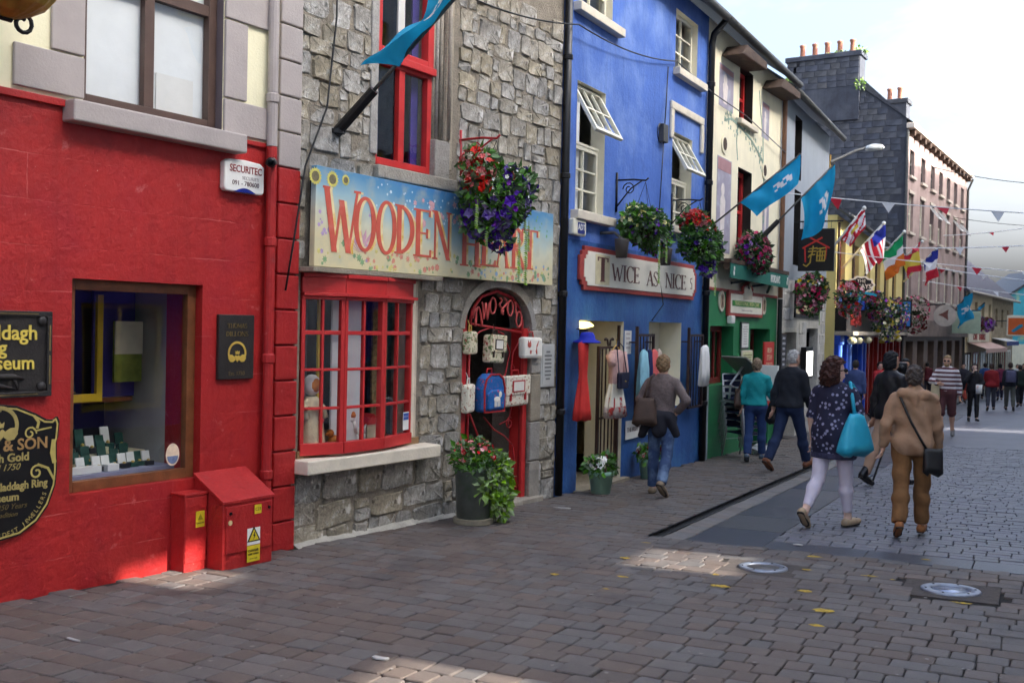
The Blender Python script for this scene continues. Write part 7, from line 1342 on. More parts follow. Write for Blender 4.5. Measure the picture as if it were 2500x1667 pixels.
def satchel(s_, z, w, h, m, trim, lab, out=-.0, flap=True):
    e = WOOD.empty('school_satchel', s_, out, z, lab, 'bag'); d = .05
    mb = MB(); mb.box(-w / 2, w / 2, -d, d, -h / 2, h / 2); mb.build('body', m, e, bevel=.03)
    if flap: mb = MB(); mb.box(-w / 2 - .004, w / 2 + .004, -d - .012, -d + .01, -h * .12, h / 2 + .006); mb.build('flap', m, e, bevel=.015); mb = MB(); mb.box(-w * .26, w * .26, -d - .017, -d - .011, -h * .02, h * .36); mb.build('label_frame', trim, e); mb = MB(); mb.box(-w * .21, w * .21, -d - .020, -d - .016, h * .02, h * .32); mb.build('label_card', m_catc, e)
    mb = MB(); mb.tube([(-w * .15, 0, h / 2), (-w * .12, 0, h / 2 + .06), (w * .12, 0, h / 2 + .06), (w * .15, 0, h / 2)], .008, 6); mb.tube([(0, 0, h / 2 + .055), (0, .03, h / 2 + .12)], .005, 5); mb.build('handle', trim, e)
    if flap:
        for q in (-.3, .3): mb = MB(); mb.box(w * q - .012, w * q + .012, -d - .016, -d, -h * .3, -h * .05); mb.build('strap', trim, e)
    rs2 = random.Random(int(s_ * 97)); e.rotation_euler = (R(rs2.uniform(-4, 4)), R(rs2.uniform(-5, 5)), WOOD.rz + R(rs2.uniform(-10, 10))); return e
satchel(3.0, 1.39, .40, .30, m_flo, m_timb, 'cream floral satchel with dark label frame hung on the gate')
satchel(3.42, .92, .42, .34, m_flo2, m_rdp, 'cream satchel with red label frame low on the gate')
e = satchel(3.66, 1.40, .36, .24, m_catc, m_rdp, 'white case printed with a red cat at the archway edge', out=.05, flap=False)
mb = MB(); mb.prism([(-.08, -.03), (.04, -.03), (.05, .03), (.09, .08), (.07, .03), (.05, -.0), (.06, -.07), (.04, -.07), (.03, -.03), (-.05, -.03), (-.06, -.07), (-.08, -.07)], -.055, -.05); mb.ball((-.09, -.052, .03), (.035, .004, .032)); mb.prism([(-.12, .04), (-.11, .08), (-.095, .055)], -.055, -.05); mb.prism([(-.085, .055), (-.07, .08), (-.06, .04)], -.055, -.05); mb.build('cat_print', mat('cat_red', '#b8574a', .7, .25, 40, 0), e)
satchel(2.5, 1.46, .2, .24, m_flo, m_gold, 'yellow floral bag half hidden by the arch stones', out=.04, flap=False)
satchel(2.48, .88, .18, .3, m_flo2, m_catc, 'pale cloth bag below the yellow one at the arch', out=.04, flap=False)
e = WOOD.empty('backpack', 2.86, .04, .92, 'blue child backpack with zebra print hung on the gate', 'bag')
pr_ = [(-.19, -.2), (.19, -.2), (.2, .05), (.16, .16), (.08, .21), (-.08, .21), (-.16, .16), (-.2, .05)]
mb = MB(); mb.prism(pr_, -.08, .06); mb.build('body', m_blk, e, bevel=.035); mb = MB(); mb.prism([(-.15, -.17), (.15, -.17), (.16, -.0), (.1, .04), (-.1, .04), (-.16, -.0)], -.11, -.075); mb.build('pocket', m_blk, e, bevel=.02)
mb = MB(); outline(mb, [(x * .97, z * .97) for x, z in pr_], .018, -.087, -.075, True); mb.build('piping', m_rdp, e); mb = MB(); mb.ball((0, -.112, -.06), (.06, .006, .03)); mb.ball((.06, -.112, -.01), (.028, .006, .035))
for q in (-.04, -.015, .02, .045): mb.tube([(q, -.113, -.07), (q, -.113, -.14)], .009, 5)
mb.build('zebra_print', m_catc, e); mb = MB(); mb.tube([(-.05, 0, .2), (-.04, 0, .26), (.04, 0, .26), (.05, 0, .2)], .009, 6); mb.build('handle', m_rdp, e)
board(WOOD, 4.06, 1.19, .30, .5, .01, 'grey shop notice beside the stone archway', 'notice', mat('notice_grey', '#b9b9b4', .6, .08, 5, .1), mat('notice_grey', ''), 8, mat('notice_ink', '#6e6e6c', .6, 0, 1, 0), name='wall_notice')
# ================================================================== people: signed-distance bodies meshed with surface nets
class Sdf:
    def __init__(s, lo, hi, h):
        s.lo = np.array(lo, np.float32); s.h = h; s.n = np.ceil((np.array(hi) - s.lo) / h).astype(int) + 1
        s.ax = [s.lo[i] + h * np.arange(s.n[i], dtype=np.float32) for i in range(3)]; s.d = np.full(tuple(s.n), .3, np.float32)
    def sl(s, lo, hi):
        o = []
        for i in range(3):
            a = int(max(0, math.floor((lo[i] - s.lo[i]) / s.h))); b = int(min(s.n[i], math.ceil((hi[i] - s.lo[i]) / s.h) + 1))
            if b <= a: return None
            o.append(slice(a, b))
        return tuple(o)
    def grid(s, q): return s.ax[0][q[0]][:, None, None], s.ax[1][q[1]][None, :, None], s.ax[2][q[2]][None, None, :]
    def put(s, q, d, k):
        o = s.d[q]
        if k > 0: hh = np.clip(.5 + .5 * (o - d) / k, 0, 1); s.d[q] = o + (d - o) * hh - k * hh * (1 - hh)
        else: s.d[q] = np.minimum(o, d)
    def rc(s, a, b, ra, rb, k=.03, flat=False):
        a, b = np.array(a, float), np.array(b, float); m = max(ra, rb) + .07; q = s.sl(np.minimum(a, b) - m, np.maximum(a, b) + m)
        if q is None: return s
        X, Y, Z = s.grid(q); ba = b - a; L2 = max(float(ba @ ba), 1e-9); tu = ((X - a[0]) * ba[0] + (Y - a[1]) * ba[1] + (Z - a[2]) * ba[2]) / L2; t = np.clip(tu, 0, 1)
        d = np.sqrt((X - a[0] - ba[0] * t) ** 2 + (Y - a[1] - ba[1] * t) ** 2 + (Z - a[2] - ba[2] * t) ** 2) - (ra + (rb - ra) * t)
        if flat: d = np.maximum(d, (tu - 1) * math.sqrt(L2))
        s.put(q, d.astype(np.float32), k); return s
    def ell(s, c, r, k=.03):
        c, r = np.array(c, float), np.array(r, float); q = s.sl(c - r - .07, c + r + .07)
        if q is None: return s
        X, Y, Z = s.grid(q); x, y, z = X - c[0], Y - c[1], Z - c[2]
        k0 = np.sqrt((x / r[0]) ** 2 + (y / r[1]) ** 2 + (z / r[2]) ** 2); k1 = np.sqrt((x / r[0] ** 2) ** 2 + (y / r[1] ** 2) ** 2 + (z / r[2] ** 2) ** 2) + 1e-6
        s.put(q, (k0 * (k0 - 1) / k1).astype(np.float32), k); return s
    def all(s): return s.ax[0][:, None, None], s.ax[1][None, :, None], s.ax[2][None, None, :]
    def cut(s, d): s.d = np.maximum(s.d, d.astype(np.float32)); return s
    def mesh(s):
        d = s.d; d[0], d[-1], d[:, 0], d[:, -1], d[:, :, 0], d[:, :, -1] = (.1,) * 6; i = d < 0; nx, ny, nz = (np.array(d.shape) - 1)
        C = [(a, b, c) for a in (0, 1) for b in (0, 1) for c in (0, 1)]; cnt = np.zeros((nx, ny, nz), np.int8)
        for a, b, c in C: cnt += i[a:nx + a, b:ny + b, c:nz + c]
        idx = np.argwhere((cnt > 0) & (cnt < 8)); 
        if not len(idx): return [], []
        P = np.zeros((len(idx), 3)); N = np.zeros(len(idx))
        for A in C:
            for ax in range(3):
                if A[ax]: continue
                Bc = list(A); Bc[ax] = 1; d0 = d[idx[:, 0] + A[0], idx[:, 1] + A[1], idx[:, 2] + A[2]]; d1 = d[idx[:, 0] + Bc[0], idx[:, 1] + Bc[1], idx[:, 2] + Bc[2]]
                m = (d0 < 0) != (d1 < 0); t = np.where(m, d0 / np.where(m, d0 - d1, 1), 0); p = np.tile(np.array(A, float), (len(idx), 1)); p[:, ax] += t; P[m] += p[m]; N += m
        V = s.lo + s.h * (idx + P / N[:, None]); vid = np.full((nx, ny, nz), -1, int); vid[idx[:, 0], idx[:, 1], idx[:, 2]] = np.arange(len(idx)); F = []
        for ax in range(3):
            a1, a2 = (ax + 1) % 3, (ax + 2) % 3; sA = [slice(1, -1)] * 3; sB = [slice(1, -1)] * 3; sA[ax] = slice(0, -1); sB[ax] = slice(1, None)
            x0, x1 = i[tuple(sA)], i[tuple(sB)]; e = np.argwhere(x0 != x1); off = np.ones(3, int); off[ax] = 0; e = e + off
            ins = i[e[:, 0], e[:, 1], e[:, 2]]; u1 = np.zeros(3, int); u1[a1] = 1; u2 = np.zeros(3, int); u2[a2] = 1
            q = [vid[tuple((e - dv).T)] for dv in (u1 * 0, u1, u1 + u2, u2)]; Q = np.stack(q, 1); Q[~ins] = Q[~ins][:, ::-1]; F.append(Q[(Q >= 0).all(1)])
        return V, np.concatenate(F)
def sdf_obj(sd, name, m, parent, relax=2):
    V, F = sd.mesh(); me = bpy.data.meshes.new(name)
    if len(V):
        V = np.asarray(V, float)
        for _ in range(relax):          # light smoothing
            acc = np.zeros_like(V); cn = np.zeros(len(V))
            for a, b in ((0, 1), (1, 2), (2, 3), (3, 0)): np.add.at(acc, F[:, a], V[F[:, b]]); np.add.at(acc, F[:, b], V[F[:, a]]); np.add.at(cn, F[:, a], 1); np.add.at(cn, F[:, b], 1)
            V = V * .5 + .5 * acc / np.maximum(cn, 1)[:, None]
        me.from_pydata(V.tolist(), [], F.tolist())
    for q in (m if isinstance(m, list) else [m]): me.materials.append(q)
    me.polygons.foreach_set('use_smooth', [True] * len(me.polygons)); o = bpy.data.objects.new(name, me); col.objects.link(o); o.parent = parent; return o
def v3(*a): return np.array(a, float)
m_skin = mat('skin', '#d3a389', .55, .06, 12, .05, 60); m_skin2 = mat('skin_pale', '#dcb7a2', .55, .06, 12, .05, 60); m_skin3 = mat('skin_tan', '#c08f72', .55, .06, 12, .05, 60)
def hair_m(n, c): return mat('hair_' + n, c, .65, .5, 30, 1.0, 45)
def person(label, loc, face, H=1.72, legs=((18, 5), (-22, 30)), arms=None, w=1., h=.014, top=None, bottom=None, shoes=None, hair=None, skin=None, lean=0, turn=0, group='people in the street', extra=None, belly=0., splay=.0, tilt=0):
    """faces +y locally. legs/arms = (left, right); left is -x"""
    e = empty('person', (loc[0], loc[1], gz(*loc[:2]) + .004), -R(face), label, 'person', group); k = H / 1.72; skin = skin or m_skin
    hipz = .90; J = {}
    for sd, (th, kf) in zip((-1, 1), legs):
        hp = v3(sd * .088 * w, 0, hipz); t, f_ = R(th), R(th - kf); kn = hp + .43 * v3(sd * splay * .3, math.sin(t), -math.cos(t)); an = kn + .40 * v3(sd * splay * .2, math.sin(f_), -math.cos(f_)); fp = R(max(-70, min(20, (th - kf) * 1.0 + (8 if th > 0 else -6)))) if (th - kf) < -14 or th > 12 else 0.
        toe = an + v3(sd * .03, .175 * math.cos(fp) - .05 * math.sin(-fp) * 0, .175 * math.sin(fp) - .055 * math.cos(fp)); heel = an + v3(0, -.045 * math.cos(fp) + .05 * math.sin(fp), -.055 * math.cos(fp) - .045 * math.sin(fp)); J[sd] = (hp, kn, an, heel, toe)
    dz = -min(min(J[s_][3][2], J[s_][4][2]) for s_ in (-1, 1)) + .028
    sh = v3(0, dz, 0) * 0; lift = dz; ln = R(lean)
    def T(p): p = np.array(p, float); z = p[2] - hipz; return v3(p[0], p[1] * math.cos(ln) + z * math.sin(ln), hipz + z * math.cos(ln) - p[1] * math.sin(ln)) + v3(0, 0, lift) if p[2] > hipz else p + v3(0, 0, lift)
    for s_ in J: J[s_] = tuple(q + v3(0, 0, lift) for q in J[s_])
    A = {}
    arms = arms or ((-18, 12, 8), (18, 12, 8))      # swing, elbow flex, abduction (or explicit elbow/wrist)
    for sd, ar in zip((-1, 1), arms):
        S = v3(sd * .17 * (w * .6 + .4), 0, 1.375)
        if len(ar) == 2: el, wr = v3(*ar[0]), v3(*ar[1])
        else:
            sw, ef, ab = map(R, ar); el = S + .285 * v3(sd * math.sin(ab), math.sin(sw) * math.cos(ab), -math.cos(sw) * math.cos(ab)); wr = el + .245 * v3(sd * math.sin(ab * .4), math.sin(sw + ef), -math.cos(sw + ef))
        A[sd] = (T(S), T(el), T(wr))
    tn = R(turn); hc = T((0, .012, 1.602)); up_ = lambda p: v3(hc[0] + p[0] * math.cos(tn) + p[1] * math.sin(tn), hc[1] - p[0] * math.sin(tn) + p[1] * math.cos(tn), hc[2] + p[2])
    def S(lo=(-.62, -.75, -.02), hi=(.62, .75, 1.95)): return Sdf(v3(*lo) , v3(*hi), h / 1)
    def torso(s_, g, zmin=None):
        s_.ell(T((0, 0, 1.27)), (.150 * w + g, .105 * (w * .5 + .5) + g, .2 + g), .05); s_.ell(T((0, .005, 1.10)), (.128 * w + g + belly * .5, .098 * w + g + belly, .17 + g), .06); s_.ell(T((0, -.012, .945)), (.158 * w + g + belly * .4, .112 * w + g + belly * .4, .135 + g), .06)
        s_.rc(T((-.12 * w, -.005, 1.372)), T((.12 * w, -.005, 1.372)), .052 + g * .6, .052 + g * .6, .05); [s_.rc(T((0, -.02, 1.46)), T((q * .13, -.005, 1.385)), .042 + g * .3, .04 + g * .5, .04) for q in (-1, 1)]
        for q in (-1, 1): s_.ell(T((q * .07, -.06, .90)), (.075 * w + g, .075 * w + g, .085 + g), .05)
        return s_
    def leg(s_, sd, g, f=1., gb=None):
        hp, kn, an, he, to = J[sd]; gb = g if gb is None else gb
        s_.rc(hp, kn, .082 * w + g, .054 * (w * .5 + .5) + g, .04)
        if f > .5: q = kn + (an - kn) * min(1, (f - .5) * 2); mid = kn + (an - kn) * .35 * min(1, (f - .5) * 2); s_.rc(kn, mid + v3(0, -.012, 0), .052 + g, .054 * (w * .5 + .5) + g * .9 + gb * .1, .03); s_.rc(mid + v3(0, -.012, 0), q, .054 * (w * .5 + .5) + g * .8 + gb * .2, .036 + gb, .03, flat=g > 0)
        return s_
    def arm(s_, sd, g, f=1.):
        a, b, c = A[sd]; s_.rc(a, b, .047 * (w * .6 + .4) + g * .8, .040 + g * .9, .035, flat=(g > 0 and f <= .5))
        if f > .5: q = b + (c - b) * min(1, (f - .5) * 2); s_.rc(b, q, .041 + g * .9, .031 + g * .8, .02, flat=g > 0)
        return s_
    # ---- body
    s_ = S(); torso(s_, 0)
    for sd in (-1, 1): leg(s_, sd, 0); arm(s_, sd, 0); hp, kn, an, he, to = J[sd]; s_.rc(an, he, .036, .032, .02); s_.rc(he, to, .034, .028, .03)
    s_.rc(T((0, -.01, 1.42)), hc + v3(0, -.01, -.06), .056, .05, .03); s_.ell(hc + v3(0, 0, .02), (.075, .094, .1), .02); s_.ell(up_((0, .03, -.055)), (.055, .06, .06), .03)
    s_.rc(up_((0, .088, .005)), up_((0, .108, -.022)), .010, .015, .012)
    for q in (-1, 1): s_.ell(up_((q * .077, -.005, -.01)), (.014, .022, .032), .008)
    s_.rc(up_((-.022, .085, -.062)), up_((.022, .085, -.062)), .009, .009, .01)
    body = sdf_obj(s_, 'body', skin, e)
    # five-fingered hands, fine grid, joined into the body mesh
    vv, ff = [], []
    for sd in (-1, 1):
        a, b, c = A[sd]; d = (c - b) / np.linalg.norm(c - b); side = np.cross(d, v3(sd, 0, 0)); side = side / (np.linalg.norm(side) + 1e-9); pn = np.cross(d, side)
        g = Sdf(c - .02 + np.minimum(d * .21, 0) - .09, c + .02 + np.maximum(d * .21, 0) + .09, max(.005, h * .45)); kn_ = c + d * .085
        g.rc(c - d * .03, c + d * .03, .028, .026, .015)
        for i, (o_, l_) in enumerate(((-.03, .066), (-.01, .078), (.01, .074), (.03, .058))):
            p0 = c + d * .03 + side * o_ * .7; p1 = kn_ + side * o_; bend = (d * .82 + pn * (-sd) * .5 * -1); bend = bend / np.linalg.norm(bend); p2 = p1 + bend * l_ * .55; b2 = d * .5 + pn * sd * .8; b2 = b2 / np.linalg.norm(b2); p3 = p2 + b2 * l_ * .5
            g.rc(p0, p1, .016, .0115, .008); g.rc(p1, p2, .0098, .009, .004); g.rc(p2, p3, .009, .0075, .004)
        t0 = c + d * .035 - side * .022; t1 = t0 - side * .028 + d * .03 + pn * sd * .012; t2 = t1 + d * .035 - side * .004; g.rc(t0, t1, .014, .0115, .01); g.rc(t1, t2, .011, .0085, .004)
        V, F = g.mesh()
        if len(V): F = np.asarray(F) + len(vv); vv += np.asarray(V).tolist(); ff += F.tolist()
    me = body.data; bv_ = [tuple(v.co) for v in me.vertices]; bf = [tuple(p.vertices) for p in me.polygons]; n0 = len(bv_)
    me2 = bpy.data.meshes.new('body'); me2.from_pydata(bv_ + vv, [], bf + [tuple(i + n0 for i in f_) for f_ in ff]); me2.materials.append(skin); me2.polygons.foreach_set('use_smooth', [True] * len(me2.polygons)); body.data = me2
    X = None
    def folds(s_, amp, f=1.):
        X, Y, Z = s_.all(); s_.d += (amp * (np.sin(34 * f * Z + 5 * np.sin(9 * X + 4 * Y)) * .6 + np.sin(27 * f * X + 19 * Z + 3 * np.sin(11 * Y)) * .5)).astype(np.float32)
    # ---- lower garment
    if bottom:
        s_ = S((-.5, -.75, -.02), (.5, .75, 1.15)); g = bottom.get('g', .014); f = bottom.get('len', 1.)
        s_.ell(T((0, -.008, .945)), (.158 * w + g + belly * .4, .112 * w + g + belly * .4, .135 + g), .05)
        for q in (-1, 1): s_.ell(T((q * .07, -.06, .90)), (.075 * w + g, .075 * w + g, .085 + g), .05)
        for sd in (-1, 1): leg(s_, sd, g, f, bottom.get('gb', g + .008))
        X, Y, Z = s_.all(); folds(s_, bottom.get('fold', .003)); s_.cut(Z - (1.0 + lift) + 0 * X + 0 * Y); sdf_obj(s_, bottom.get('name', 'trousers'), bottom['m'], e)
    # ---- shoes
    if shoes:
        for sd in (-1, 1):
            hp, kn, an, he, to = J[sd]; c_ = (he + to) / 2; s_ = Sdf(np.minimum(he, to) - .12, np.maximum(np.maximum(he, to), an + v3(0, 0, shoes.get('up', .0) + .05)) + .1, h); s_.rc(he, to, .041, .034, .02); s_.rc(he + v3(0, 0, .005), (he * .35 + to * .65), .043, .042, .02)
            if shoes.get('up', 0): s_.rc(he + v3(0, .01, .02), an + (kn - an) * shoes['up'], .05, .055, .03)
            fz = min(he[2], to[2]) - .0
            X, Y, Z = s_.all(); s_.cut(-(Z - (min(he[2], to[2]) - .030)) + 0 * X + 0 * Y); sh_ = sdf_obj(s_, shoes.get('name', 'shoe'), shoes['m'], e, 1)
            f_ = (to - he); f_ = f_ / np.linalg.norm(f_); r_ = np.cross(f_, v3(0, 0, 1)); r_ = r_ / np.linalg.norm(r_); u_ = np.cross(r_, f_); mb = MB()
            ol = [(-.05, .018), (-.03, .036), (.06, .034), (.15, .043), (.2, .036), (.222, .012), (.222, -.012), (.2, -.036), (.15, -.043), (.06, -.034), (-.03, -.036), (-.05, -.018)]
            mb.rings([[tuple(he + f_ * a_ + r_ * b_ - u_ * z_) for a_, b_ in ol] for z_ in (.034, .022)]); mb.build('sole', mat('shoe_sole', '#3a322c', .8, .2, 9, .1), sh_)
    # ---- upper garment
    if top:
        s_ = S((-.62, -.7, .3), (.62, .7, 1.75)); g = top.get('g', .018); f = top.get('sleeve', 1.); torso(s_, g)
        if top.get('skirt'): zb, fl = top['skirt']; s_.rc(T((0, 0, 1.0)), v3(0, 0, zb + lift) , .15 * w + belly, fl, .06); s_.rc(T((.06 * w, 0, 1.0)), v3(.07 * w, 0, zb + lift), .13 * w, fl * .9, .05); s_.rc(T((-.06 * w, 0, 1.0)), v3(-.07 * w, 0, zb + lift), .13 * w, fl * .9, .05)
        for sd in (-1, 1): arm(s_, sd, top.get('ga', g), f)
        s_.rc(T((0, -.01, 1.40)), T((0, -.005, 1.46)), .066 + g, .056 + g * .6, .03)
        if top.get('hood'): s_.rc(T((-.12, -.085, 1.44)), T((.12, -.085, 1.42)), .052, .055, .015); s_.rc(T((-.12, -.07, 1.44)), T((-.08, .06, 1.45)), .042, .03, .02); s_.rc(T((.12, -.08, 1.42)), T((.24, -.04, 1.375)), .045, .022, .015); s_.rc(T((0, -.12, 1.42)), T((.02, -.13, 1.34)), .06, .03, .02)
        X, Y, Z = s_.all(); folds(s_, top.get('fold', .004)); s_.cut((top.get('hem', .86) + lift) - Z + 0 * X + 0 * Y)
        a_ = hc + v3(0, 0, -.105); s_.cut(Z - a_[2] - .0 + 0 * X + 0 * Y) if not top.get('hood') else None
        ms = top['m'] if isinstance(top['m'], list) else [top['m']]; o = sdf_obj(s_, top.get('name', 'jacket'), ms, e)
        if len(ms) > 1:
            zt_ = top['split'] + lift; me = o.data; me.polygons.foreach_set('material_index', [1 if p.center[2] < zt_ else 0 for p in me.polygons])
    # ---- hair
    if hair:
        st_ = hair.get('style', 'short'); s_ = Sdf(hc - .26, hc + .26, max(.008, h * .6))
        if st_ == 'curly':
            s_.ell(up_((0, -.02, .03)), (.12, .13, .125), .02); s_.ell(up_((-.04, -.05, -.05)), (.1, .11, .1), .05); s_.ell(up_((.05, -.05, -.05)), (.1, .11, .1), .05); s_.ell(up_((0, -.06, -.11)), (.1, .09, .07), .05)
        elif st_ == 'bob': s_.ell(up_((0, -.012, .035)), (.088, .11, .108), .02); s_.ell(up_((0, -.035, -.04)), (.088, .09, .095), .04)
        else: s_.ell(up_((0, -.010, .036)), (.084, .104, .102), .02); s_.ell(up_((0, -.035, -.01)), (.079, .078, .085), .03)
        X, Y, Z = s_.all(); rx = (X - hc[0]) * math.cos(tn) - (Y - hc[1]) * math.sin(tn); ry = (X - hc[0]) * math.sin(tn) + (Y - hc[1]) * math.cos(tn); rz_ = Z - hc[2] + 0 * X
        am = hair.get('rough', .005) * 1.3; s_.d += (am * (np.sin(80 * X + 40 * np.sin(30 * Z)) * .5 + np.sin(75 * Y + 35 * Z) * .5 + np.sin(95 * Z + 3 * np.sin(50 * X)) * .5)).astype(np.float32)
        fc = np.minimum(ry - hair.get('front', .025) + 0 * rz_, hair.get('brow', .055) - rz_ + ry * .25); s_.cut(fc)
        s_.cut((hair.get('low', -.075)) - rz_)
        sdf_obj(s_, 'hair', hair['m'], e, 1)
    for q in (-1, 1):                                     # eyes and brows
        mb = MB(); mb.ball(tuple(up_((q * .031, .083, .008))), (.012, .008, .008), 8, 6); mb.build('eye', mat('eye_dark', '#3a2f2c', .2, 0, 1, 0), e)
    e.scale = (k, k, k); e['_lift'] = lift
    return e, dict(J=J, A=A, hc=hc, up=up_, T=T, lift=lift, k=k)
def pt(e, p):
    """person-local point -> world"""
    k = e.scale[0]; c, s_ = math.cos(e.rotation_euler[2]), math.sin(e.rotation_euler[2]); return Vector((e.location.x + k * (p[0] * c - p[1] * s_), e.location.y + k * (p[0] * s_ + p[1] * c), e.location.z + k * p[2]))
def gloc(x, y): p = unpix(x, y); return (p.x, p.y)
m_jean = mat('denim', '#34486c', .85, .15, 9, .7, 9, sub=('#7389a6', 3.4, .5, .66)); m_jean2 = mat('dark_denim', '#22304f', .85, .15, 9, .7, 9); m_jean3 = mat('mid_denim', '#2f4674', .85, .15, 9, .7, 9)
def bag_of(e, name, lab, parts, cat='bag'):
    """things carried: a top-level Empty in the person's place"""
    b = empty(name, e.location.copy(), e.rotation_euler[2], lab, cat); b.scale = e.scale.copy()
    for nm, mb, m, bev in parts: mb.build(nm, m, b, smooth=True, bevel=bev)
    return b
def softbag(c, w, h, d, seed=0, sag_=.3, ux=(1, 0, 0), n=24):
    """soft pouch with rounded squarish section"""
    r = random.Random(seed); mb = MB(); U = Vector(ux).normalized(); W = Vector((0, 0, 1)).cross(U); rings = []
    for i in range(9):
        t = i / 8; ww = w / 2 * (1 - .35 * (t) ** 1.5 * sag_ * 2) ; dd = d / 2 * (1 - .75 * t ** 1.3) + .006; z = -h / 2 + h * t; k_ = .55 if i in (0,) else 1
        rings.append([Vector(c) + U * (ww * k_ * abs(math.cos(a)) ** .55 * (1 if math.cos(a) > 0 else -1)) + W * (dd * k_ * abs(math.sin(a)) ** .7 * (1 if math.sin(a) > 0 else -1)) + Vector((0, 0, z - .02 * math.cos(2 * a) * (1 - t) + .008 * math.sin(5 * a + seed))) for a in [2 * math.pi * j / n for j in range(n)]])
    mb.rings([[tuple(p) for p in q] for q in rings]); return mb
# 1 woman in grey knit and faded jeans
p1, d1 = person('woman in brown grey knit top and faded jeans walking past the blue shop', gloc(1612, 1206), 24, 1.68, legs=((4, 2), (-16, 22)), arms=(((-.27, -.06, 1.16), (-.22, .06, .98)), ((.33, -.1, 1.17), (.2, -.02, 1.02))), w=1.04, h=.012, top=dict(m=mat('grey_brown_knit', '#6e615e', .95, .2, 40, .8, 16), hem=.98, g=.02, name='jumper'), bottom=dict(m=m_jean, g=.014, gb=.03, name='jeans'), shoes=dict(m=mat('tan_trainer', '#8d7a63', .6, .2, 12, .2)), hair=dict(m=hair_m('ash', '#8a6f4e'), style='short', rough=.006, low=-.1), splay=.1)
s_ = Sdf((-.4, -.35, .6), (.4, .35, 1.15), .013); T = d1['T']; s_.ell(T((0, -.01, .95)), (.2, .155, .12), .04); s_.rc(T((-.12, -.11, .95)), T((-.24, -.08, .72)), .07, .05, .04); s_.rc(T((.12, -.11, .95)), T((.2, -.07, .75)), .07, .05, .04); s_.rc(T((0, -.13, .96)), T((0, -.13, .79)), .08, .09, .05); X, Y, Z = s_.all(); s_.d += (.005 * np.sin(40 * X + 25 * Z)).astype(np.float32); sdf_obj(s_, 'tied_jacket', mat('charcoal_jersey', '#23232b', .9, .15, 14, .3), p1)
a = d1['A'][-1]; bag_of(p1, 'shoulder_bag', 'dark brown slouchy shoulder bag of the woman in grey knit', [('body', softbag((-.16, -.2, 1.02 + d1['lift']), .34, .34, .16, 1, .6, (1, .2, .0)), mat('dark_brown_leather', '#4a382e', .6, .15, 9, .2), 0), ('strap', MB().tube([(-.2, -.2, 1.15), (-.14, -.12, 1.45), (-.12, .02, 1.5), (-.17, .04, 1.36), (-.2, -.12, 1.12)], .016, 6), MATS['dark_brown_leather'], 0)])
# 2 woman in teal
p2, d2 = person('woman in teal top and jeans walking by the stacked chairs', gloc(1842, 1128), 22, 1.64, legs=((-8, 10), (12, 3)), arms=((-10, 20, 10), (10, 45, 14)), w=1.1, top=dict(m=mat('teal_fleece', '#178f92', .9, .1, 12, .8, 8), hem=.92, g=.026, name='top'), bottom=dict(m=m_jean3, gb=.03, name='jeans'), shoes=dict(m=mat('blue_grey_trainer', '#5b6a7a', .6, .15, 12, .2)), hair=dict(m=hair_m('mousy', '#84705a'), style='short', low=-.1, rough=.006))
bag_of(p2, 'handbag', 'dark brown handbag on the shoulder of the woman in teal', [('body', softbag((-.3, -.08, 1.08), .12, .34, .3, 2, .4, (1, 0, 0)), MATS['dark_brown_leather'], 0), ('strap', MB().tube([(-.3, -.16, 1.2), (-.2, -.02, 1.48), (-.3, .06, 1.2)], .013, 6), MATS['dark_brown_leather'], 0)])
# 3 grey-haired man
p3, d3 = person('grey haired man in dark jumper and dark jeans striding on the footpath', gloc(1925, 1150), 50, 1.80, legs=((-20, 12), (22, 2)), arms=((-12, 12, 10), (14, 14, 8)), w=1.12, top=dict(m=mat('charcoal_jumper', '#1f2229', .9, .12, 14, .8, 8), hem=.9, g=.03, name='jumper'), bottom=dict(m=m_jean2, gb=.032, name='jeans'), shoes=dict(m=mat('brown_shoe', '#7d4b30', .5, .15, 9, .1)), hair=dict(m=hair_m('grey', '#b5b2ac'), style='short', front=.01, low=-.06), lean=4, turn=14, belly=.02)
mb = MB(); mb.tube([tuple(d3['up']((.075 * math.sin(a_ ), -.02 + .06 * math.cos(a_), -.135))) for a_ in np.linspace(0, 6.283, 20)], .012, 5); mb.build('red_collar', m_pr, p3)
bag_of(p3, 'folded_jacket', 'black folded jacket held by the grey haired man', [('cloth', softbag((-.3, .0, .82), .16, .3, .22, 3, .3, (0, 1, 0)), m_black, 0)], 'jacket')
# 4 woman in navy tunic
m_dots = bpy.data.materials.new('navy_dotted_cotton'); m_dots.use_nodes = True; n = m_dots.node_tree.nodes; l = m_dots.node_tree.links; tcn = n.new('ShaderNodeTexCoord'); vo = n.new('ShaderNodeTexVoronoi'); vo.inputs['Scale'].default_value = 19; vo.inputs['Randomness'].default_value = .8; l.new(tcn.outputs['Object'], vo.inputs['Vector']); mr = n.new('ShaderNodeMapRange'); mr.inputs['From Min'].default_value = .33; mr.inputs['From Max'].default_value = .27; l.new(vo.outputs['Distance'], mr.inputs[0]); mx_ = n.new('ShaderNodeMix'); mx_.data_type = 'RGBA'; mx_.inputs[6].default_value = (*L('#191a36'), 1); mx_.inputs[7].default_value = (*L('#8f90ac'), 1); l.new(mr.outputs[0], mx_.inputs[0]); l.new(mx_.outputs[2], n['Principled BSDF'].inputs['Base Color']); n['Principled BSDF'].inputs['Roughness'].default_value = .85; MATS['navy_dotted_cotton'] = m_dots
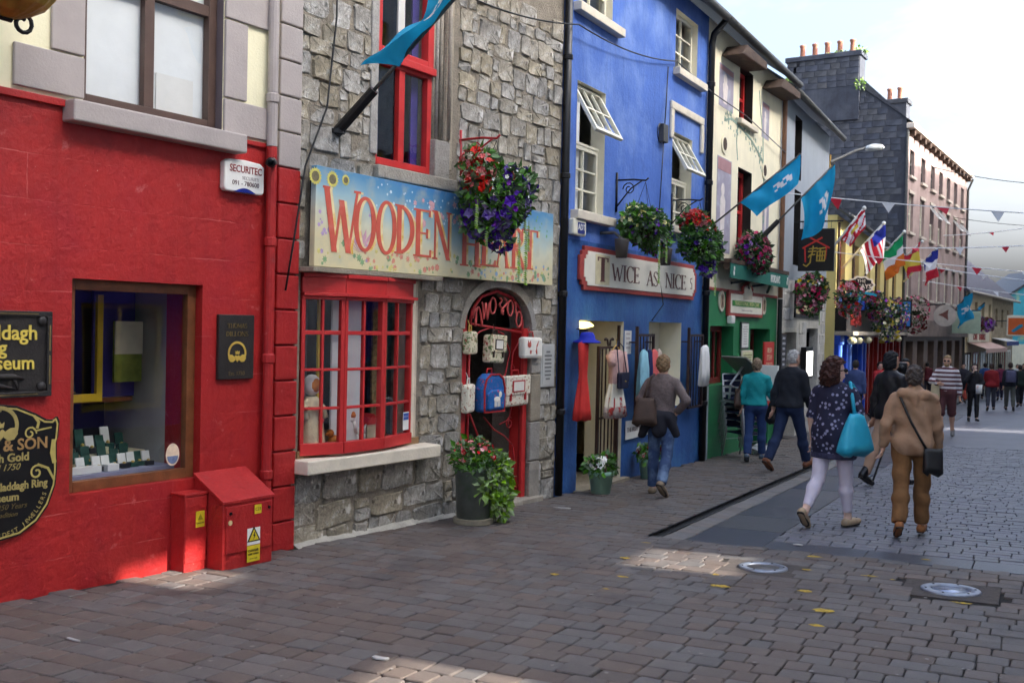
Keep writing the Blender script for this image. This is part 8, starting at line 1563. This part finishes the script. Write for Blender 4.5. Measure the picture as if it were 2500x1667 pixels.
p4, d4 = person('woman in navy dotted tunic and white leggings walking along the street', gloc(2030, 1286), 44, 1.68, legs=((-16, 24), (12, 3)), arms=((-8, 25, 10), ((.27, .02, 1.15), (.16, .2, 1.3))), w=1.16, h=.012, top=dict(m=[m_dots, mat('navy_border', '#3c3d58', .85, .4, 40, .1)], split=.76, skirt=(.72, .175), hem=.70, sleeve=.42, g=.024, name='tunic'), bottom=dict(m=mat('white_leggings', '#d9d0dc', .85, .05, 9, .15), len=.93, g=.01, gb=.012, fold=.0015, name='leggings'), shoes=dict(m=mat('beige_flat', '#b39a7c', .6, .12, 9, .1)), hair=dict(m=hair_m('auburn', '#3f2119'), style='curly', rough=.011, low=-.17, front=.03), skin=m_skin2, turn=56, belly=.02)
up4 = d4['up']; mb = MB()
for q in (-1, 1): mb.ball(tuple(up4((q * .034, .093, .006))), (.026, .01, .02), 10, 6); mb.tube([tuple(up4((q * .055, .09, .01))), tuple(up4((q * .082, .01, .0)))], .005, 5)
mb.build('sunglasses', m_black, p4, smooth=True)
bag_of(p4, 'tote_bag', 'large turquoise tote bag on the shoulder of the woman in navy', [('body', softbag((.27, -.07, .98), .46, .42, .2, 4, .9, (.3, 1, .0)), mat('turquoise_leather', '#2aa5c2', .4, .08, 5, .1), 0), ('strap', MB().tube([(.26, -.08, 1.18), (.22, -.06, 1.36), (.17, -.01, 1.50), (.2, .06, 1.42), (.26, -.04, 1.18)], .02, 6), MATS['turquoise_leather'], 0)])
# 5 man in tan jacket
p5, d5 = person('man in tan jacket and brown trousers with a black crossbody bag', gloc(2222, 1308), 22, 1.60, legs=((-14, 14), (9, 2)), arms=((-14, 28, 16), (12, 10, 9)), w=1.14, h=.012, top=dict(m=mat('tan_jacket_cloth', '#a58164', .75, .1, 9, .55, 11), hood=True, hem=.80, g=.03, ga=.024, fold=.009), bottom=dict(m=mat('brown_twill', '#7d5733', .85, .12, 9, .55, 12), g=.02, gb=.036, fold=.008, name='trousers'), shoes=dict(m=mat('tan_suede', '#9a6238', .7, .12, 9, .2)), hair=dict(m=hair_m('dark_grey', '#4a403a'), style='short', low=-.095, rough=.006), turn=5)
bag_of(p5, 'crossbody_bag', 'black crossbody bag at the hip of the man in tan jacket', [('body', softbag((.2, -.16, .80), .2, .26, .1, 5, .1, (1, .25, 0)), m_black, 0), ('strap', MB().tube([(-.16, -.02, 1.50), (-.12, -.13, 1.42), (-.02, -.175, 1.2), (.08, -.185, 1.02), (.15, -.17, .9)], .014, 6), m_black, 0)])
# 6 man in black jacket behind
p6, d6 = person('dark haired man in black jacket, cream trousers and black boots', gloc(2168, 1187), 62, 1.78, legs=((-20, 4), (12, 4)), arms=((-10, 10, 8), (10, 50, 8)), w=1.05, h=.016, top=dict(m=mat('black_leather', '#191719', .4, .15, 9, .2), hem=.84, g=.026), bottom=dict(m=mat('cream_chino', '#b08d72', .85, .08, 9, .2), name='trousers'), shoes=dict(m=m_black, up=.32, name='boot'), hair=dict(m=hair_m('black', '#141214'), style='bob', low=-.13), skin=m_skin3, turn=15)
mb = MB(); mb.tube([(0, 0, 0), (.28, .1, .75)], .014, 6); o = mb.build('walking_stick', m_black); pp = unpix(2128, 1182); o.location = pp; tag(o, 'black stick slanting behind the man in tan jacket', 'stick')
p7, d7 = person('camera operator in grey top beyond the man in black jacket', gloc(2205, 1100), 200, 1.74, legs=((3, 2), (-3, 2)), arms=(((-.28, .12, 1.2), (-.12, .3, 1.45)), ((.28, .1, 1.22), (.14, .28, 1.5))), h=.02, top=dict(m=mat('dark_grey_top', '#3a3638', .9, .1, 9, .2), hem=.88, g=.024), bottom=dict(m=m_jean2, name='jeans'), shoes=dict(m=m_black), hair=dict(m=hair_m('black', '')), skin=m_skin3)
bag_of(p7, 'video_camera', 'black video camera held at head height', [('body', MB().box(-.02, .16, .12, .5, 1.5, 1.68), m_black, .01), ('lens', MB().tube([(.07, .5, 1.58), (.07, .66, 1.58)], .06, 12), m_black, 0)], 'video camera')
# 8 striped man
m_strp = bpy.data.materials.new('striped_knit'); m_strp.use_nodes = True; n = m_strp.node_tree.nodes; l = m_strp.node_tree.links; tcn = n.new('ShaderNodeTexCoord'); sp = n.new('ShaderNodeSeparateXYZ'); l.new(tcn.outputs['Object'], sp.inputs[0]); mu = n.new('ShaderNodeMath'); mu.operation = 'MULTIPLY'; mu.inputs[1].default_value = 2 * math.pi / .092; l.new(sp.outputs['Z'], mu.inputs[0]); si = n.new('ShaderNodeMath'); si.operation = 'SINE'; l.new(mu.outputs[0], si.inputs[0]); gr = n.new('ShaderNodeMath'); gr.operation = 'GREATER_THAN'; gr.inputs[1].default_value = .1; l.new(si.outputs[0], gr.inputs[0]); mx_ = n.new('ShaderNodeMix'); mx_.data_type = 'RGBA'; mx_.inputs[6].default_value = (*L('#d8d2d4'), 1); mx_.inputs[7].default_value = (*L('#5f3338'), 1); l.new(gr.outputs[0], mx_.inputs[0]); l.new(mx_.outputs[2], n['Principled BSDF'].inputs['Base Color']); n['Principled BSDF'].inputs['Roughness'].default_value = .9
p8, d8 = person('bearded man in maroon and white striped jumper and maroon shorts', gloc(2308, 1066), 212, 1.82, legs=((-12, 8), (14, 4)), arms=((-8, 10, 12), ((.3, .08, 1.15), (.14, .25, 1.12))), w=1.12, h=.018, top=dict(m=m_strp, hem=.84, g=.03, name='jumper'), bottom=dict(m=mat('maroon_cotton', '#5c3638', .85, .1, 9, .2), len=.56, g=.03, gb=.04, name='shorts'), shoes=dict(m=mat('grey_shoe', '#6a6866', .6, .1, 9, .1)), hair=dict(m=hair_m('sandy', '#9a7d58'), style='short', front=-.01, low=-.05))
mb = MB(); [mb.ball(tuple(d8['up']((q * .034, .09, .008))), (.028, .012, .02), 8, 6) for q in (-1, 1)]; mb.build('sunglasses', m_black, p8)
mb = MB(); mb.ball(tuple(d8['up']((0, .05, -.085))), (.06, .055, .04), 12, 8); mb.build('beard', hair_m('sandy', ''), p8, smooth=True)
bag_of(p8, 'carried_coat', 'pale beige coat carried by the man in stripes', [('cloth', softbag((.2, .2, .98), .2, .34, .14, 6, .3, (1, 0, 0)), mat('beige_cloth', '#b8a988', .85, .08, 9, .2), 0)], 'coat')
# 9 woman with red bag
p9, d9 = person('woman in black holding papers with a red shoulder bag', gloc(2375, 1030), 195, 1.66, legs=((8, 3), (-8, 8)), arms=(((-.24, .1, 1.15), (-.1, .22, 1.05)), ((.24, .12, 1.2), (.06, .16, 1.46))), h=.022, top=dict(m=mat('black_coat', '#1d1b1e', .85, .15, 9, .2), hem=.78, g=.03, name='coat'), bottom=dict(m=m_black, name='trousers'), shoes=dict(m=m_black), hair=dict(m=hair_m('black', ''), style='bob', low=-.16), skin=m_skin2)
bag_of(p9, 'red_bag', 'rust red shoulder bag of the woman in black', [('body', softbag((.26, .05, .82), .3, .26, .12, 7, .3, (0, 1, 0)), mat('rust_leather', '#a8432f', .5, .1, 9, .1), 0), ('strap', MB().tube([(.26, .0, .92), (.15, 0, 1.46), (.26, .1, .92)], .012, 5), MATS['rust_leather'], 0)])
bag_of(p9, 'paper_sheets', 'white paper sheets held by the woman in black', [('sheets', MB().box(-.2, -.02, .24, .255, .88, 1.16), m_white, 0)], 'paper')
far = [((2418, 1003), 25, 1.70, '#8c2024', '#44444e', 'person in red jacket walking away among the far crowd', 'brown_h'), ((2464, 1003), 20, 1.76, '#23262e', '#5a5a52', 'person in dark jacket with a grey purple backpack', 'brown_h'), ((2488, 994), 15, 1.68, '#1f2a22', '#1b1b20', 'person in dark green top at the edge of the street', 'dk'), ((2403, 975), 25, 1.76, '#2c4a78', '#2c2c38', 'person in blue jacket beyond the red jacket', 'dk'), ((2440, 978), 20, 1.72, '#6a2440', '#26263a', 'person in maroon jacket in the far crowd', 'dk'), ((2482, 968), 190, 1.74, '#d8d6d2', '#3a3a44', 'person in white shirt far down the street', 'dk'), ((2350, 985), 200, 1.7, '#2a2830', '#26242c', 'person in dark clothes behind the man in stripes', 'dk'), ((2145, 1025), 160, 1.66, '#b02a30', '#2a2a34', 'person in bright red top outside the pub', 'dk'), ((2262, 975), 25, 1.72, '#5c1f26', '#26242c', 'person in dark red jacket beyond the cameraman', 'dk'), ((2498, 985), 200, 1.75, '#1c1b20', '#1c1b20', 'person in black cut off by the picture edge', 'dk'), ((2085, 1045), 20, 1.68, '#3a4a78', '#24242c', 'person in navy blue seen behind the curly haired woman', 'dk')]
hair_m('brown_h', '#3f2d24'); hair_m('dk', '#221c1a')
for i, (pp, fa, hh, ct_, cb, lab, hm) in enumerate(far):
    a_ = 14 if i % 2 else -12
    q, dq = person(lab, gloc(*pp), fa, hh, legs=((a_, 4 if a_ > 0 else 14), (-a_, 4 if a_ < 0 else 14)), arms=((-a_, 14, 8), (a_, 14, 8)), w=1.08, h=.026, top=dict(m=mat('coat' + ct_, ct_, .85, .12, 9, .2), hem=.84, g=.03), bottom=dict(m=mat('trouser' + cb, cb, .85, .1, 9, .2), g=.018), shoes=dict(m=m_black), hair=dict(m=hair_m(hm, ''), style='short', low=-.1))
    if i == 1: bag_of(q, 'backpack', 'grey purple backpack on the person in dark jacket', [('body', MB().box(-.17, .17, -.34, -.15, 1.05, 1.48), mat('purple_grey_nylon', '#5a5870', .7, .12, 9, .2), .05)])
